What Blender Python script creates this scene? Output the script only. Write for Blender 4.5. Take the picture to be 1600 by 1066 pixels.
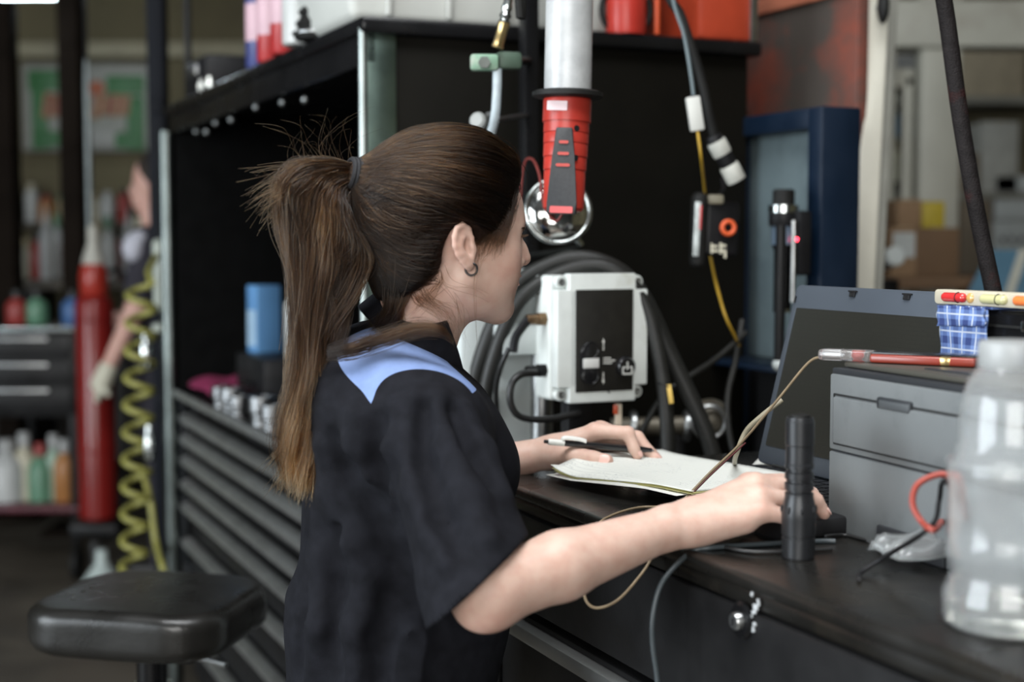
import bpy, bmesh, math, random
import numpy as np
from mathutils import Vector, Matrix, Euler

for _o in list(bpy.data.objects):
    bpy.data.objects.remove(_o, do_unlink=True)
SC = bpy.context.scene
COL = SC.collection
R = math.radians
PI = math.pi
random.seed(7)
RNG = np.random.default_rng(11)

# ------------------------------------------------------------------ camera
CAM_H = 1.45
PITCH = R(4.07)
FPX = 1600 * 50.0 / 36.0
cam_d = bpy.data.cameras.new('camera')
cam_d.lens = 50.0
cam_d.sensor_width = 36.0
cam_d.clip_start = 0.05
cam_d.dof.use_dof = True
cam_d.dof.focus_distance = 1.82
cam_d.dof.aperture_fstop = 2.5
cam_d.dof.aperture_blades = 0
cam = bpy.data.objects.new('camera', cam_d)
COL.objects.link(cam)
cam.location = (0, 0, CAM_H)
cam.rotation_euler = (PI / 2 - PITCH, 0, 0)
SC.camera = cam

# ------------------------------------------------------------------ world, exposure
w = bpy.data.worlds.new('world')
SC.world = w
w.use_nodes = True
w.node_tree.nodes['Background'].inputs[0].default_value = (0.72, 0.86, 1.0, 1)
w.node_tree.nodes['Background'].inputs[1].default_value = 0.06
vs = SC.view_settings
vs.view_transform = 'Standard'
vs.look = 'None'
vs.gamma = 1.0
vs.use_curve_mapping = False
vs.exposure = 1.0
SC.display_settings.display_device = 'sRGB'


def area_light(name, loc, target, sx, sy, power, color=(1, 1, 1)):
    d = bpy.data.lights.new(name, 'AREA')
    d.shape = 'RECTANGLE'
    d.size, d.size_y = sx, sy
    d.energy = power
    d.color = color
    o = bpy.data.objects.new(name, d)
    COL.objects.link(o)
    o.location = loc
    dv = Vector(target) - Vector(loc)
    o.rotation_euler = dv.to_track_quat('-Z', 'Y').to_euler()
    return o


# daylight through the open roller door in the wall on the camera's left
area_light('daylight_door', (-5.9, -1.0, 2.0), (0, -1.0, 1.9), 5.0, 3.4, 310, (0.86, 0.94, 1.0))
# daylight through the door opening in the wall behind the camera
area_light('daylight_entry', (-1.0, -4.9, 2.3), (-0.6, 2.0, 1.5), 4.0, 2.6, 165, (0.98, 0.97, 0.94))

# fluorescent battens over the bench (their fixtures are built with the room)
area_light('bench_batten_light', (-0.35, 0.9, 3.88), (-0.35, 0.9, 0), 2.6, 1.3, 70, (0.96, 0.98, 1.0))

# ------------------------------------------------------------------ placing
FW = Vector((0, math.cos(PITCH), -math.sin(PITCH)))
UP = Vector((0, math.sin(PITCH), math.cos(PITCH)))


def ray(px, py):
    return Vector(((px - 800) / FPX, 0, 0)) + UP * ((533 - py) / FPX) + FW


def P(px, py, Y):
    """the point of the room seen at photo pixel (px, py) that lies Y metres into the room"""
    d = ray(px, py)
    return Vector((0, 0, CAM_H)) + d * (Y / d.y)


def PZ(px, py, z):
    d = ray(px, py)
    return Vector((0, 0, CAM_H)) + d * ((z - CAM_H) / d.z)


BENCH_Z = 1.105
BE0 = PZ(800, 752, BENCH_Z)
BE1 = PZ(1600, 1055, BENCH_Z)
UU = (BE1 - BE0); UU.z = 0; UU.normalize()          # along the bench, towards the camera
VV = Vector((-UU.y, UU.x, 0))                        # into the bench
BROT = math.atan2(UU.y, UU.x)


def B(s, t, z=0.0):
    """bench frame: s along the front edge towards the camera, t into the bench"""
    p = BE0 + UU * s + VV * t
    return Vector((p.x, p.y, z))


def bench_st(p):
    d = Vector(p) - BE0
    return d.dot(UU), d.dot(VV)


def PV(px, py, t):
    """point seen at the pixel on the vertical plane parallel to the bench front, t metres in"""
    d = ray(px, py)
    o = Vector((0, 0, CAM_H))
    k = (t - (o - BE0).dot(VV)) / d.dot(VV)
    return o + d * k


def PU(px, py, s):
    d = ray(px, py)
    o = Vector((0, 0, CAM_H))
    k = (s - (o - BE0).dot(UU)) / d.dot(UU)
    return o + d * k


# ------------------------------------------------------------------ materials
MATS = {}


def mat(name, color, rough=0.5, metal=0.0, var=0.12, scale=18.0, bump=0.0, bscale=120.0, spec=0.5, coat=0.0,
        trans=0.0, ior=1.45, emit=None, estr=0.0, alpha=1.0, sheen=0.0, rvar=0.0, second=None, smask=0.5, sscale=3.0):
    if name in MATS:
        return MATS[name]
    m = bpy.data.materials.new(name)
    m.use_nodes = True
    nt = m.node_tree
    b = nt.nodes['Principled BSDF']
    c = (*color, 1)
    tc = nt.nodes.new('ShaderNodeTexCoord')
    if var > 0 or second is not None:
        n = nt.nodes.new('ShaderNodeTexNoise')
        n.inputs['Scale'].default_value = scale
        n.inputs['Detail'].default_value = 5
        nt.links.new(tc.outputs['Object'], n.inputs['Vector'])
        hv = nt.nodes.new('ShaderNodeValToRGB')
        hv.color_ramp.elements[0].position = 0.3
        hv.color_ramp.elements[1].position = 0.7
        lo, hi = max(0, 1 - var), 1 + var
        hv.color_ramp.elements[0].color = (*[min(1, x * lo) for x in color], 1)
        hv.color_ramp.elements[1].color = (*[min(1, x * hi) for x in color], 1)
        nt.links.new(n.outputs['Fac'], hv.inputs['Fac'])
        out = hv.outputs['Color']
        if second is not None:
            n2 = nt.nodes.new('ShaderNodeTexNoise')
            n2.inputs['Scale'].default_value = sscale
            n2.inputs['Detail'].default_value = 7
            n2.inputs['Roughness'].default_value = 0.65
            nt.links.new(tc.outputs['Object'], n2.inputs['Vector'])
            rp = nt.nodes.new('ShaderNodeValToRGB')
            rp.color_ramp.elements[0].position = smask - 0.09
            rp.color_ramp.elements[1].position = smask + 0.13
            nt.links.new(n2.outputs['Fac'], rp.inputs['Fac'])
            mx = nt.nodes.new('ShaderNodeMix')
            mx.data_type = 'RGBA'
            nt.links.new(rp.outputs['Color'], mx.inputs[0])
            nt.links.new(out, mx.inputs[6])
            mx.inputs[7].default_value = (*second, 1)
            out = mx.outputs[2]
        nt.links.new(out, b.inputs['Base Color'])
        if rvar > 0:
            mr = nt.nodes.new('ShaderNodeMapRange')
            mr.inputs['To Min'].default_value = max(0.02, rough - rvar)
            mr.inputs['To Max'].default_value = min(1, rough + rvar)
            mr.inputs['From Min'].default_value = 0.3
            mr.inputs['From Max'].default_value = 0.7
            nt.links.new(n.outputs['Fac'], mr.inputs['Value'])
            nt.links.new(mr.outputs[0], b.inputs['Roughness'])
    else:
        b.inputs['Base Color'].default_value = c
    if not (rvar > 0 and (var > 0 or second is not None)):
        b.inputs['Roughness'].default_value = rough
    b.inputs['Metallic'].default_value = metal
    b.inputs['IOR'].default_value = ior
    b.inputs['Specular IOR Level'].default_value = spec
    b.inputs['Coat Weight'].default_value = coat
    b.inputs['Coat Roughness'].default_value = 0.15
    b.inputs['Transmission Weight'].default_value = trans
    b.inputs['Alpha'].default_value = alpha
    b.inputs['Sheen Weight'].default_value = sheen
    if emit is not None:
        b.inputs['Emission Color'].default_value = (*emit, 1)
        b.inputs['Emission Strength'].default_value = estr
    if bump > 0:
        nb = nt.nodes.new('ShaderNodeTexNoise')
        nb.inputs['Scale'].default_value = bscale
        nb.inputs['Detail'].default_value = 4
        nt.links.new(tc.outputs['Object'], nb.inputs['Vector'])
        bp = nt.nodes.new('ShaderNodeBump')
        bp.inputs['Strength'].default_value = bump
        bp.inputs['Distance'].default_value = 0.002
        nt.links.new(nb.outputs['Fac'], bp.inputs['Height'])
        nt.links.new(bp.outputs['Normal'], b.inputs['Normal'])
    MATS[name] = m
    return m


# ------------------------------------------------------------------ mesh helpers
def tag(o, label=None, cat=None, group=None, kind=None):
    if label: o['label'] = label
    if cat: o['category'] = cat
    if group: o['group'] = group
    if kind: o['kind'] = kind
    return o


def empty(name, loc=(0, 0, 0), rz=0.0, label=None, cat=None, group=None):
    o = bpy.data.objects.new(name, None)
    COL.objects.link(o)
    o.location = loc
    o.rotation_euler = (0, 0, rz)
    o.empty_display_size = 0.05
    tag(o, label, cat, group)
    return o


class MB:
    """collects primitive shapes into one bmesh"""

    def __init__(self):
        self.bm = bmesh.new()

    def _add(self, verts, faces):
        vs_ = [self.bm.verts.new(v) for v in verts]
        out = []
        for f in faces:
            try:
                out.append(self.bm.faces.new([vs_[i] for i in f]))
            except ValueError:
                pass
        return vs_, out

    def box(self, c, s, rot=None, bev=0.0, seg=2):
        cx, cy, cz = c
        hx, hy, hz = s[0] / 2, s[1] / 2, s[2] / 2
        tmp = bmesh.new()
        bmesh.ops.create_cube(tmp, size=1.0)
        for v in tmp.verts:
            v.co = Vector((v.co.x * 2 * hx, v.co.y * 2 * hy, v.co.z * 2 * hz))
        if bev > 0:
            bmesh.ops.bevel(tmp, geom=list(tmp.edges), offset=min(bev, 0.49 * min(s)), segments=seg, affect='EDGES', profile=0.5)
        M = Matrix.Translation(c)
        if rot is not None:
            M = M @ (rot if isinstance(rot, Matrix) else Euler(rot).to_matrix()).to_4x4()
        tmp.transform(M)
        self._merge(tmp)
        return self

    def _merge(self, tmp):
        me = bpy.data.meshes.new('tmp')
        tmp.to_mesh(me)
        tmp.free()
        self.bm.from_mesh(me)
        bpy.data.meshes.remove(me)

    def lathe(self, prof, c=(0, 0, 0), axis=(0, 0, 1), n=24, sx=1.0, sy=1.0, cap=True):
        """prof: list of (radius, height) from bottom to top, revolved about axis through c"""
        q = Vector((0, 0, 1)).rotation_difference(Vector(axis).normalized()).to_matrix()
        c = Vector(c)
        verts, faces = [], []
        for r, h in prof:
            for k in range(n):
                a = 2 * PI * k / n
                verts.append(c + q @ Vector((r * sx * math.cos(a), r * sy * math.sin(a), h)))
        for i in range(len(prof) - 1):
            for k in range(n):
                a, b_ = i * n + k, i * n + (k + 1) % n
                faces.append((a, b_, b_ + n, a + n))
        if cap:
            faces.append(tuple(range(n - 1, -1, -1)))
            m = (len(prof) - 1) * n
            faces.append(tuple(range(m, m + n)))
        self._add(verts, faces)
        return self

    def cyl(self, a, b_, r, r2=None, n=20, bev=0.0):
        a, b_ = Vector(a), Vector(b_)
        L = (b_ - a).length
        r2 = r if r2 is None else r2
        if bev > 0:
            prof = [(r - bev, 0), (r, bev), (r2, L - bev), (r2 - bev, L)]
        else:
            prof = [(r, 0), (r2, L)]
        return self.lathe(prof, a, b_ - a, n)

    def tube(self, pts, r, n=8, smooth=6, closed=False, rads=None, flat=1.0):
        pts = [Vector(p) for p in pts]
        if smooth > 1:
            pts, rads = catmull(pts, smooth, closed, rads)
        m = len(pts)
        verts, faces = [], []
        up = None
        for i, p in enumerate(pts):
            t = (pts[(i + 1) % m] - pts[i - 1]) if closed else (pts[min(i + 1, m - 1)] - pts[max(i - 1, 0)])
            if t.length < 1e-9:
                t = Vector((0, 0, 1))
            t.normalize()
            if up is None:
                up = t.orthogonal().normalized()
            up = (up - t * up.dot(t))
            if up.length < 1e-6:
                up = t.orthogonal()
            up.normalize()
            sd = t.cross(up)
            rr = rads[i] if rads else r
            for k in range(n):
                a = 2 * PI * k / n
                verts.append(p + up * (rr * math.cos(a)) + sd * (rr * flat * math.sin(a)))
        for i in range(m if closed else m - 1):
            for k in range(n):
                a, b_ = i * n + k, i * n + (k + 1) % n
                j = (i + 1) % m
                faces.append((a, b_, j * n + (k + 1) % n, j * n + k))
        if not closed:
            faces.append(tuple(range(n - 1, -1, -1)))
            faces.append(tuple(range((m - 1) * n, m * n)))
        self._add(verts, faces)
        return self

    def sphere(self, c, r, n=16, sc=(1, 1, 1), rot=None):
        tmp = bmesh.new()
        bmesh.ops.create_uvsphere(tmp, u_segments=n, v_segments=max(6, n * 2 // 3), radius=r)
        M = Matrix.Translation(c)
        if rot is not None:
            M = M @ (rot if isinstance(rot, Matrix) else Euler(rot).to_matrix()).to_4x4()
        M = M @ Matrix.Diagonal((*sc, 1))
        tmp.transform(M)
        self._merge(tmp)
        return self

    def torus(self, c, R_, r, axis=(0, 0, 1), n=28, m=10):
        q = Vector((0, 0, 1)).rotation_difference(Vector(axis).normalized()).to_matrix()
        c = Vector(c)
        return self.tube([c + q @ Vector((R_ * math.cos(2 * PI * k / n), R_ * math.sin(2 * PI * k / n), 0)) for k in range(n)],
                         r, m, 1, True)

    def prism(self, poly, z0, z1, M=None, bev=0.0):
        """poly: list of (x, y), extruded z0..z1"""
        n = len(poly)
        tmp = bmesh.new()
        lo = [tmp.verts.new((x, y, z0)) for x, y in poly]
        hi = [tmp.verts.new((x, y, z1)) for x, y in poly]
        tmp.faces.new(lo[::-1])
        tmp.faces.new(hi)
        for i in range(n):
            tmp.faces.new((lo[i], lo[(i + 1) % n], hi[(i + 1) % n], hi[i]))
        if bev > 0:
            bmesh.ops.bevel(tmp, geom=list(tmp.edges), offset=bev, segments=2, affect='EDGES', profile=0.5)
        if M is not None:
            tmp.transform(M)
        self._merge(tmp)
        return self

    def raw(self, verts, faces):
        self._add(verts, faces)
        return self

    def build(self, name, material, parent=None, smooth=40):
        bmesh.ops.recalc_face_normals(self.bm, faces=list(self.bm.faces))
        me = bpy.data.meshes.new(name)
        self.bm.to_mesh(me)
        self.bm.free()
        o = bpy.data.objects.new(name, me)
        COL.objects.link(o)
        if material is not None:
            me.materials.append(material)
        if smooth:
            me.polygons.foreach_set('use_smooth', [True] * len(me.polygons))
            me.set_sharp_from_angle(angle=R(smooth))
        if parent is not None:
            o.parent = parent
        return o


def catmull(pts, sub, closed=False, rads=None):
    out, ro = [], []
    n = len(pts)
    rng = range(n) if closed else range(n - 1)
    for i in rng:
        if closed:
            p0, p1, p2, p3 = pts[i - 1], pts[i], pts[(i + 1) % n], pts[(i + 2) % n]
        else:
            p0, p1, p2, p3 = pts[max(i - 1, 0)], pts[i], pts[i + 1], pts[min(i + 2, n - 1)]
        for k in range(sub):
            t = k / sub
            t2, t3 = t * t, t * t * t
            out.append(0.5 * ((2 * p1) + (p2 - p0) * t + (2 * p0 - 5 * p1 + 4 * p2 - p3) * t2 + (3 * p1 - p0 - 3 * p2 + p3) * t3))
            if rads:
                ro.append(rads[i] * (1 - t) + rads[(i + 1) % n] * t)
    if not closed:
        out.append(pts[-1])
        if rads:
            ro.append(rads[-1])
    return out, (ro if rads else None)


def rrect(w_, h_, r, n=5):
    pts = []
    for cx, cy, a0 in ((w_ / 2 - r, h_ / 2 - r, 0), (-w_ / 2 + r, h_ / 2 - r, 90), (-w_ / 2 + r, -h_ / 2 + r, 180), (w_ / 2 - r, -h_ / 2 + r, 270)):
        for k in range(n + 1):
            a = R(a0 + 90 * k / n)
            pts.append((cx + r * math.cos(a), cy + r * math.sin(a)))
    return pts


def text_mesh(name, body, size, M, material, parent, depth=0.0006, align='LEFT'):
    c = bpy.data.curves.new('tmp_text', 'FONT')
    c.body = body
    c.size = size
    c.extrude = depth / 2
    c.align_x = align
    o = bpy.data.objects.new('tmp_text', c)
    COL.objects.link(o)
    dg = bpy.context.evaluated_depsgraph_get()
    me = bpy.data.meshes.new_from_object(o.evaluated_get(dg))
    bpy.data.objects.remove(o, do_unlink=True)
    bpy.data.curves.remove(c)
    me.transform(M)
    me.materials.clear()
    me.materials.append(material)
    me.name = name
    t = bpy.data.objects.new(name, me)
    COL.objects.link(t)
    if parent is not None:
        t.parent = parent
    return t


def copy_tree(o, parent=None):
    c = o.copy()
    COL.objects.link(c)
    if parent is not None:
        c.parent = parent
    for ch in list(o.children):
        copy_tree(ch, c)
    return c


def mat_frame(x, y, z, o=(0, 0, 0)):
    M = Matrix((x, y, z)).transposed().to_4x4()
    M.translation = Vector(o)
    return M

# ------------------------------------------------------------------ the workshop shell
def struct(name, mb, m, parent=None, smooth=40):
    o = mb.build(name, m, parent, smooth)
    if parent is None:
        o['kind'] = 'structure'
    return o


concrete = mat('stained_concrete', (.085, .073, .056), .55, var=.3, scale=2.2, bump=.2, bscale=30, rvar=.2, second=(.035, .030, .025), smask=.58, sscale=1.3)
wall_m = mat('olive_tan_wall', (.125, .108, .062), .9, var=.12, scale=1.5, second=(.075, .062, .040), smask=.6, sscale=.9)
wall_dark = mat('dark_side_wall', (.10, .10, .095), .9, var=.15, scale=1.5)
ceil_m = mat('dark_ceiling', (.045, .045, .045), .9, var=.15, scale=2)
trim_m = mat('cream_trim', (.30, .275, .185), .6, var=.1, scale=6, second=(.2, .18, .13), smask=.62, sscale=4)
XL, XR, YB, YF, ZC = -6.0, 6.0, -5.0, 9.2, 4.6
struct('floor', MB().box((0, (YB + YF) / 2, -.05), (XR - XL, YF - YB, .1)), concrete)
struct('ceiling', MB().box((0, (YB + YF) / 2, ZC + .05), (XR - XL, YF - YB, .1)), ceil_m)
struct('wall_back', MB().box((0, YF + .05, ZC / 2), (XR - XL, .1, ZC)), wall_m)
struct('wall_right', MB().box((XR + .05, (YB + YF) / 2, ZC / 2), (.1, YF - YB, ZC)), wall_m)
# left wall with the open roller door (y -3.5 .. 1.5, to 3.7 m)
wl = MB()
wl.box((XL - .05, (YB - 3.5) / 2, ZC / 2), (.1, -3.5 - YB, ZC))
wl.box((XL - .05, (1.5 + YF) / 2, ZC / 2), (.1, YF - 1.5, ZC))
wl.box((XL - .05, -1.0, (3.7 + ZC) / 2), (.1, 5.0, ZC - 3.7))
struct('wall_left', wl, wall_dark)
# wall behind the camera with the entry opening
wf = MB()
wf.box(((XL - 3.) / 2, YB - .05, ZC / 2), (-3. - XL, .1, ZC))
wf.box(((1. + XR) / 2, YB - .05, ZC / 2), (XR - 1., .1, ZC))
wf.box((-1., YB - .05, (3.6 + ZC) / 2), (4.0, .1, ZC - 3.6))
wf.box((-1., YB - .05, .5), (4.0, .1, 1.0))
struct('wall_front', wf, wall_dark)
# pale rail along the back wall
p0, p1 = P(10, 78, YF - .05), P(345, 82, YF - .05)
struct('trim_1', MB().box(((p0.x + p1.x) / 2, YF - .05, p0.z), (p1.x - p0.x + 1.2, .08, .10), bev=.01), trim_m)
# pale partition frame on the right: glazed office front seen past the bench
frame_m = mat('cream_frame_paint', (.34, .335, .285), .5, var=.08, scale=5, second=(.24, .22, .18), smask=.66, sscale=3)
YP = 5.2


def upright(name, px0, px1, py0, py1, Y, dep, m, parent=None):
    a, b = P(px0, py0, Y), P(px1, py1, Y)
    z1, z0 = a.z, b.z
    return MB().box(((a.x + b.x) / 2, Y + dep / 2, (z0 + z1) / 2), (abs(b.x - a.x), dep, z1 - z0), bev=.006).build(name, m, parent)


pz = P(1450, 70, YP).z
wn = empty('window_1', P(1480, 300, YP), 0)
wn['kind'] = 'structure'


def wpart(name, c, s, m, bev=.008, rot=None):
    o = MB().box(c, s, rot=rot, bev=bev).build(name, m)
    o.parent = wn
    o.matrix_parent_inverse = Matrix.Translation(wn.location).inverted()
    return o


for (x0, x1, nm) in ((1436, 1500, 'mullion'), (1372, 1398, 'mullion'), (1690, 1740, 'mullion')):
    a, b = P(x0, 300, YP), P(x1, 300, YP)
    wpart(nm, ((a.x + b.x) / 2, YP + .05, 1.28), (b.x - a.x, .10, 2.56), frame_m, .015)
a, b = P(1372, 30, YP), P(1760, 30, YP)
wpart('header', ((a.x + b.x) / 2, YP + .04, P(0, 38, YP).z), (b.x - a.x, .14, .17), frame_m, .012)
a, b = P(1372, 30, YP), P(1436, 30, YP)
wpart('sash', ((a.x + b.x) / 2, YP + .06, P(0, 120, YP).z), (b.x - a.x, .05, .07), frame_m, .01)
wpart('sash', (P(1432, 0, YP).x - .01, YP + .06, 1.2), (.04, .05, 1.7), frame_m, .01)
glass_m = mat('dusty_glass', (.9, .95, .93), .08, var=0, trans=1.0, ior=1.05)
wpart('pane', ((a.x + b.x) / 2 - .01, YP + .07, 1.45), (b.x - a.x - .06, .006, 1.1), glass_m, 0)
wpart('sill', (P(1570, 0, YP).x, YP + .05, .75), (P(1760, 0, YP).x - P(1372, 0, YP).x, .16, .05), frame_m, .01)

batten_m = mat('batten_enamel', (.6, .6, .58), .5, var=.05)
tube_on = mat('batten_tube', (.9, .95, 1.0), .4, var=0, emit=(.92, .96, 1.0), estr=4.0)
for k, yy in enumerate((0.45, 1.35)):
    bo = empty('batten_light', (-.35, yy, 4.0), 0, ['long fluorescent batten hanging over the camera side of the bench', 'long fluorescent batten hanging over the woman'][k], 'light')
    MB().box((0, 0, .04), (2.6, .16, .07), bev=.012).build('housing', batten_m, bo)
    for dy in (-.045, .045):
        MB().cyl((-1.25, dy, -.012), (1.25, dy, -.012), .013, n=10).build('tube', tube_on, bo)
    for dx in (-1.0, 1.0):
        MB().cyl((dx, 0, .07), (dx, 0, ZC - 4.0), .006, n=6).build('hanger', batten_m, bo)

# ------------------------------------------------------------------ distance-field modelling (one continuous skin)
def npv(v):
    return np.array([v[0], v[1], v[2]], float)


class Field:
    def __init__(self):
        self.ops = []

    def _op(self, op, fn, c, r, k):
        self.ops.append((op, fn, None if c is None else npv(c), r, k))

    def sphere(self, c, r, k=0.01, op='add'):
        c = npv(c)
        self._op(op, lambda p: np.linalg.norm(p - c, axis=-1) - r, c, r, k)

    def cone(self, a, b, ra, rb, k=0.01, op='add'):
        a, b = npv(a), npv(b)
        ba = b - a
        L2 = max(ba @ ba, 1e-12)

        def fn(p):
            pa = p - a
            h = np.clip(pa @ ba / L2, 0, 1)
            return np.linalg.norm(pa - h[..., None] * ba, axis=-1) - (ra + (rb - ra) * h)
        self._op(op, fn, (a + b) / 2, math.sqrt(L2) / 2 + max(ra, rb), k)

    def chain(self, pts, rads, k=0.004, op='add', first=None):
        for i in range(len(pts) - 1):
            self.cone(pts[i], pts[i + 1], rads[i], rads[i + 1], (first if (first is not None and i == 0) else k), op)

    def ell(self, c, r, M, k=0.01, op='add'):
        """ellipsoid, M: 3x3 whose columns are its axes"""
        c, r = npv(c), np.array(r, float)

        def fn(p):
            q = (p - c) @ M
            k0 = np.linalg.norm(q / r, axis=-1)
            k1 = np.linalg.norm(q / (r * r), axis=-1)
            return k0 * (k0 - 1) / np.maximum(k1, 1e-9)
        self._op(op, fn, c, max(r), k)

    def econe(self, a, b, ra, rb, X, k=0.02, op='add', cap=0.04):
        """tapered trunk of elliptic section (ra, rb: (half along X, half across))"""
        a, b = npv(a), npv(b)
        ax = b - a
        L = np.linalg.norm(ax)
        ax = ax / L
        X = npv(X)
        X = X - ax * (X @ ax)
        X /= np.linalg.norm(X)
        Yd = np.cross(ax, X)
        ra, rb = np.array(ra, float), np.array(rb, float)

        def fn(p):
            pa = p - a
            z = pa @ ax
            h = np.clip(z / L, 0, 1)
            rx = ra[0] + (rb[0] - ra[0]) * h
            ry = ra[1] + (rb[1] - ra[1]) * h
            ez = z - h * L
            x, y = pa @ X, pa @ Yd
            k0 = np.sqrt((x / rx) ** 2 + (y / ry) ** 2 + (ez / cap) ** 2)
            k1 = np.sqrt((x / rx ** 2) ** 2 + (y / ry ** 2) ** 2 + (ez / cap ** 2) ** 2)
            return k0 * (k0 - 1) / np.maximum(k1, 1e-9)
        self._op(op, fn, (a + b) / 2, L / 2 + max(ra.max(), rb.max()), k)

    def plane(self, c, n, k=0.002):
        """keep the side the normal points away from"""
        c, n = npv(c), npv(n)
        n = n / np.linalg.norm(n)
        self._op('int', lambda p: (p - c) @ n, None, 0, k)

    def disp(self, fn):
        self._op('disp', fn, None, 0, 0)

    def pick(self, c, rad):
        return [o for o in self.ops if o[2] is None or np.linalg.norm(o[2] - c) < o[3] + rad + o[4] + 0.012]

    def eval(self, p, ops=None):
        ops = self.ops if ops is None else ops
        d = np.full(p.shape[:-1], 1.0)
        for op, fn, c, r, k in ops:
            if op == 'disp':
                d = d + fn(p)
                continue
            e = fn(p)
            if op == 'add':
                if k > 0:
                    h = np.maximum(k - np.abs(d - e), 0) / k
                    d = np.minimum(d, e) - h * h * k * 0.25
                else:
                    d = np.minimum(d, e)
            else:
                if op == 'sub':
                    e = -e
                if k > 0:
                    h = np.maximum(k - np.abs(d - e), 0) / k
                    d = np.maximum(d, e) + h * h * k * 0.25
                else:
                    d = np.maximum(d, e)
        return d


def mesh_field(F, lo, hi, h, block=20):
    """surface nets over the blocks that the surface passes through"""
    lo, hi = np.array(lo, float), np.array(hi, float)
    Bs = block * h
    nb = np.ceil((hi - lo) / Bs).astype(int)
    half = Bs / 2
    rad = half * math.sqrt(3)
    ctr = np.stack(np.meshgrid(*[lo[i] + half + Bs * np.arange(nb[i]) for i in range(3)], indexing='ij'), -1).reshape(-1, 3)
    idx = np.stack(np.meshgrid(*[np.arange(nb[i]) for i in range(3)], indexing='ij'), -1).reshape(-1, 3)
    dc = F.eval(ctr)
    keep = np.abs(dc) < rad * 1.7
    n = block + 1
    g = np.stack(np.meshgrid(*[np.arange(n)] * 3, indexing='ij'), -1)
    stride = np.array([1, 1 << 20, 1 << 40], dtype=np.int64)
    VK, VP, Q = [], [], []
    corners = [(a, b, c) for a in (0, 1) for b in (0, 1) for c in (0, 1)]
    edges = [(i, j) for i in range(8) for j in range(i + 1, 8) if sum(abs(corners[i][q] - corners[j][q]) for q in range(3)) == 1]
    for c, ib in zip(ctr[keep], idx[keep]):
        ops = F.pick(c, rad)
        if not any(o[0] == 'add' for o in ops):
            continue
        base = ib * block
        pts = lo + (g + base) * h
        d = F.eval(pts, ops)
        s = d < 0
        if s.all() or not s.any():
            continue
        cs = np.stack([s[a:a + block, b:b + block, e:e + block] for a, b, e in corners], -1)
        act = cs.any(-1) & ~cs.all(-1)
        ci = np.argwhere(act)
        if len(ci):
            cd = np.stack([d[a:a + block, b:b + block, e:e + block] for a, b, e in corners], -1)[act]
            acc = np.zeros((len(ci), 3))
            cnt = np.zeros(len(ci))
            for i, j in edges:
                di, dj = cd[:, i], cd[:, j]
                x = (di < 0) != (dj < 0)
                t = np.where(x, di / np.where(x, di - dj, 1), 0)
                A, Bc = np.array(corners[i], float), np.array(corners[j], float)
                pt = A + t[:, None] * (Bc - A)
                acc += np.where(x[:, None], pt, 0)
                cnt += x
            pos = lo + (ci + base + acc / cnt[:, None]) * h
            VK.append(((ci + base + 1) * stride).sum(1))
            VP.append(pos)
        for ax in range(3):
            o1, o2 = [(1, 2), (2, 0), (0, 1)][ax]
            sl0 = [slice(0, block)] * 3
            sl1 = [slice(0, block)] * 3
            sl1[ax] = slice(1, block + 1)
            a0, a1 = s[tuple(sl0)], s[tuple(sl1)]
            e = np.argwhere(a0 != a1)
            if not len(e):
                continue
            flip = a0[tuple(e.T)]
            k0 = e + base + 1
            d1 = np.zeros(3, int); d1[o1] = 1
            d2 = np.zeros(3, int); d2[o2] = 1
            q = np.stack([((k0 - d1 - d2) * stride).sum(1), ((k0 - d2) * stride).sum(1), (k0 * stride).sum(1), ((k0 - d1) * stride).sum(1)], 1)
            q[~flip] = q[~flip][:, ::-1]
            Q.append(q)
    VK, VP, Q = np.concatenate(VK), np.concatenate(VP), np.concatenate(Q)
    order = np.argsort(VK)
    VK, VP = VK[order], VP[order]
    qi = np.searchsorted(VK, Q)
    qi = np.minimum(qi, len(VK) - 1)
    ok = (VK[qi] == Q).all(1)
    return VP, qi[ok]


def relax(V, Qs, it=2, lam=0.5):
    n = len(V)
    e = np.concatenate([Qs[:, [0, 1]], Qs[:, [1, 2]], Qs[:, [2, 3]], Qs[:, [3, 0]]])
    deg = np.bincount(e.ravel(), minlength=n).astype(float)
    for _ in range(it):
        acc = np.zeros_like(V)
        for a in range(3):
            acc[:, a] = np.bincount(e[:, 0], V[e[:, 1], a], n) + np.bincount(e[:, 1], V[e[:, 0], a], n)
        V = V + lam * (acc / np.maximum(deg, 1)[:, None] - V)
    return V


def keep_largest(V, Qs, min_share=0.02):
    """drop specks that are not connected to the main surface"""
    n = len(V)
    lab = np.arange(n)
    while True:
        m = lab[Qs].min(1)
        new = lab.copy()
        for i in range(4):
            np.minimum.at(new, Qs[:, i], m)
        new = new[new]
        if (new == lab).all():
            break
        lab = new
    cnt = np.bincount(lab, minlength=n)
    ok = cnt[lab] > min_share * n
    remap = np.cumsum(ok) - 1
    f = ok[Qs].all(1)
    return V[ok], remap[Qs[f]]


def np_object(name, V, Qs, material, parent=None, smooth=True):
    me = bpy.data.meshes.new(name)
    me.vertices.add(len(V))
    me.vertices.foreach_set('co', V.astype(np.float32).ravel())
    m = Qs.shape[1]
    me.loops.add(len(Qs) * m)
    me.loops.foreach_set('vertex_index', Qs.astype(np.int32).ravel())
    me.polygons.add(len(Qs))
    me.polygons.foreach_set('loop_start', np.arange(0, len(Qs) * m, m, dtype=np.int32))
    me.polygons.foreach_set('use_smooth', np.full(len(Qs), smooth))
    me.update(calc_edges=True)
    me.validate()
    if material:
        me.materials.append(material)
    o = bpy.data.objects.new(name, me)
    COL.objects.link(o)
    if parent is not None:
        o.parent = parent
    return o


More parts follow.
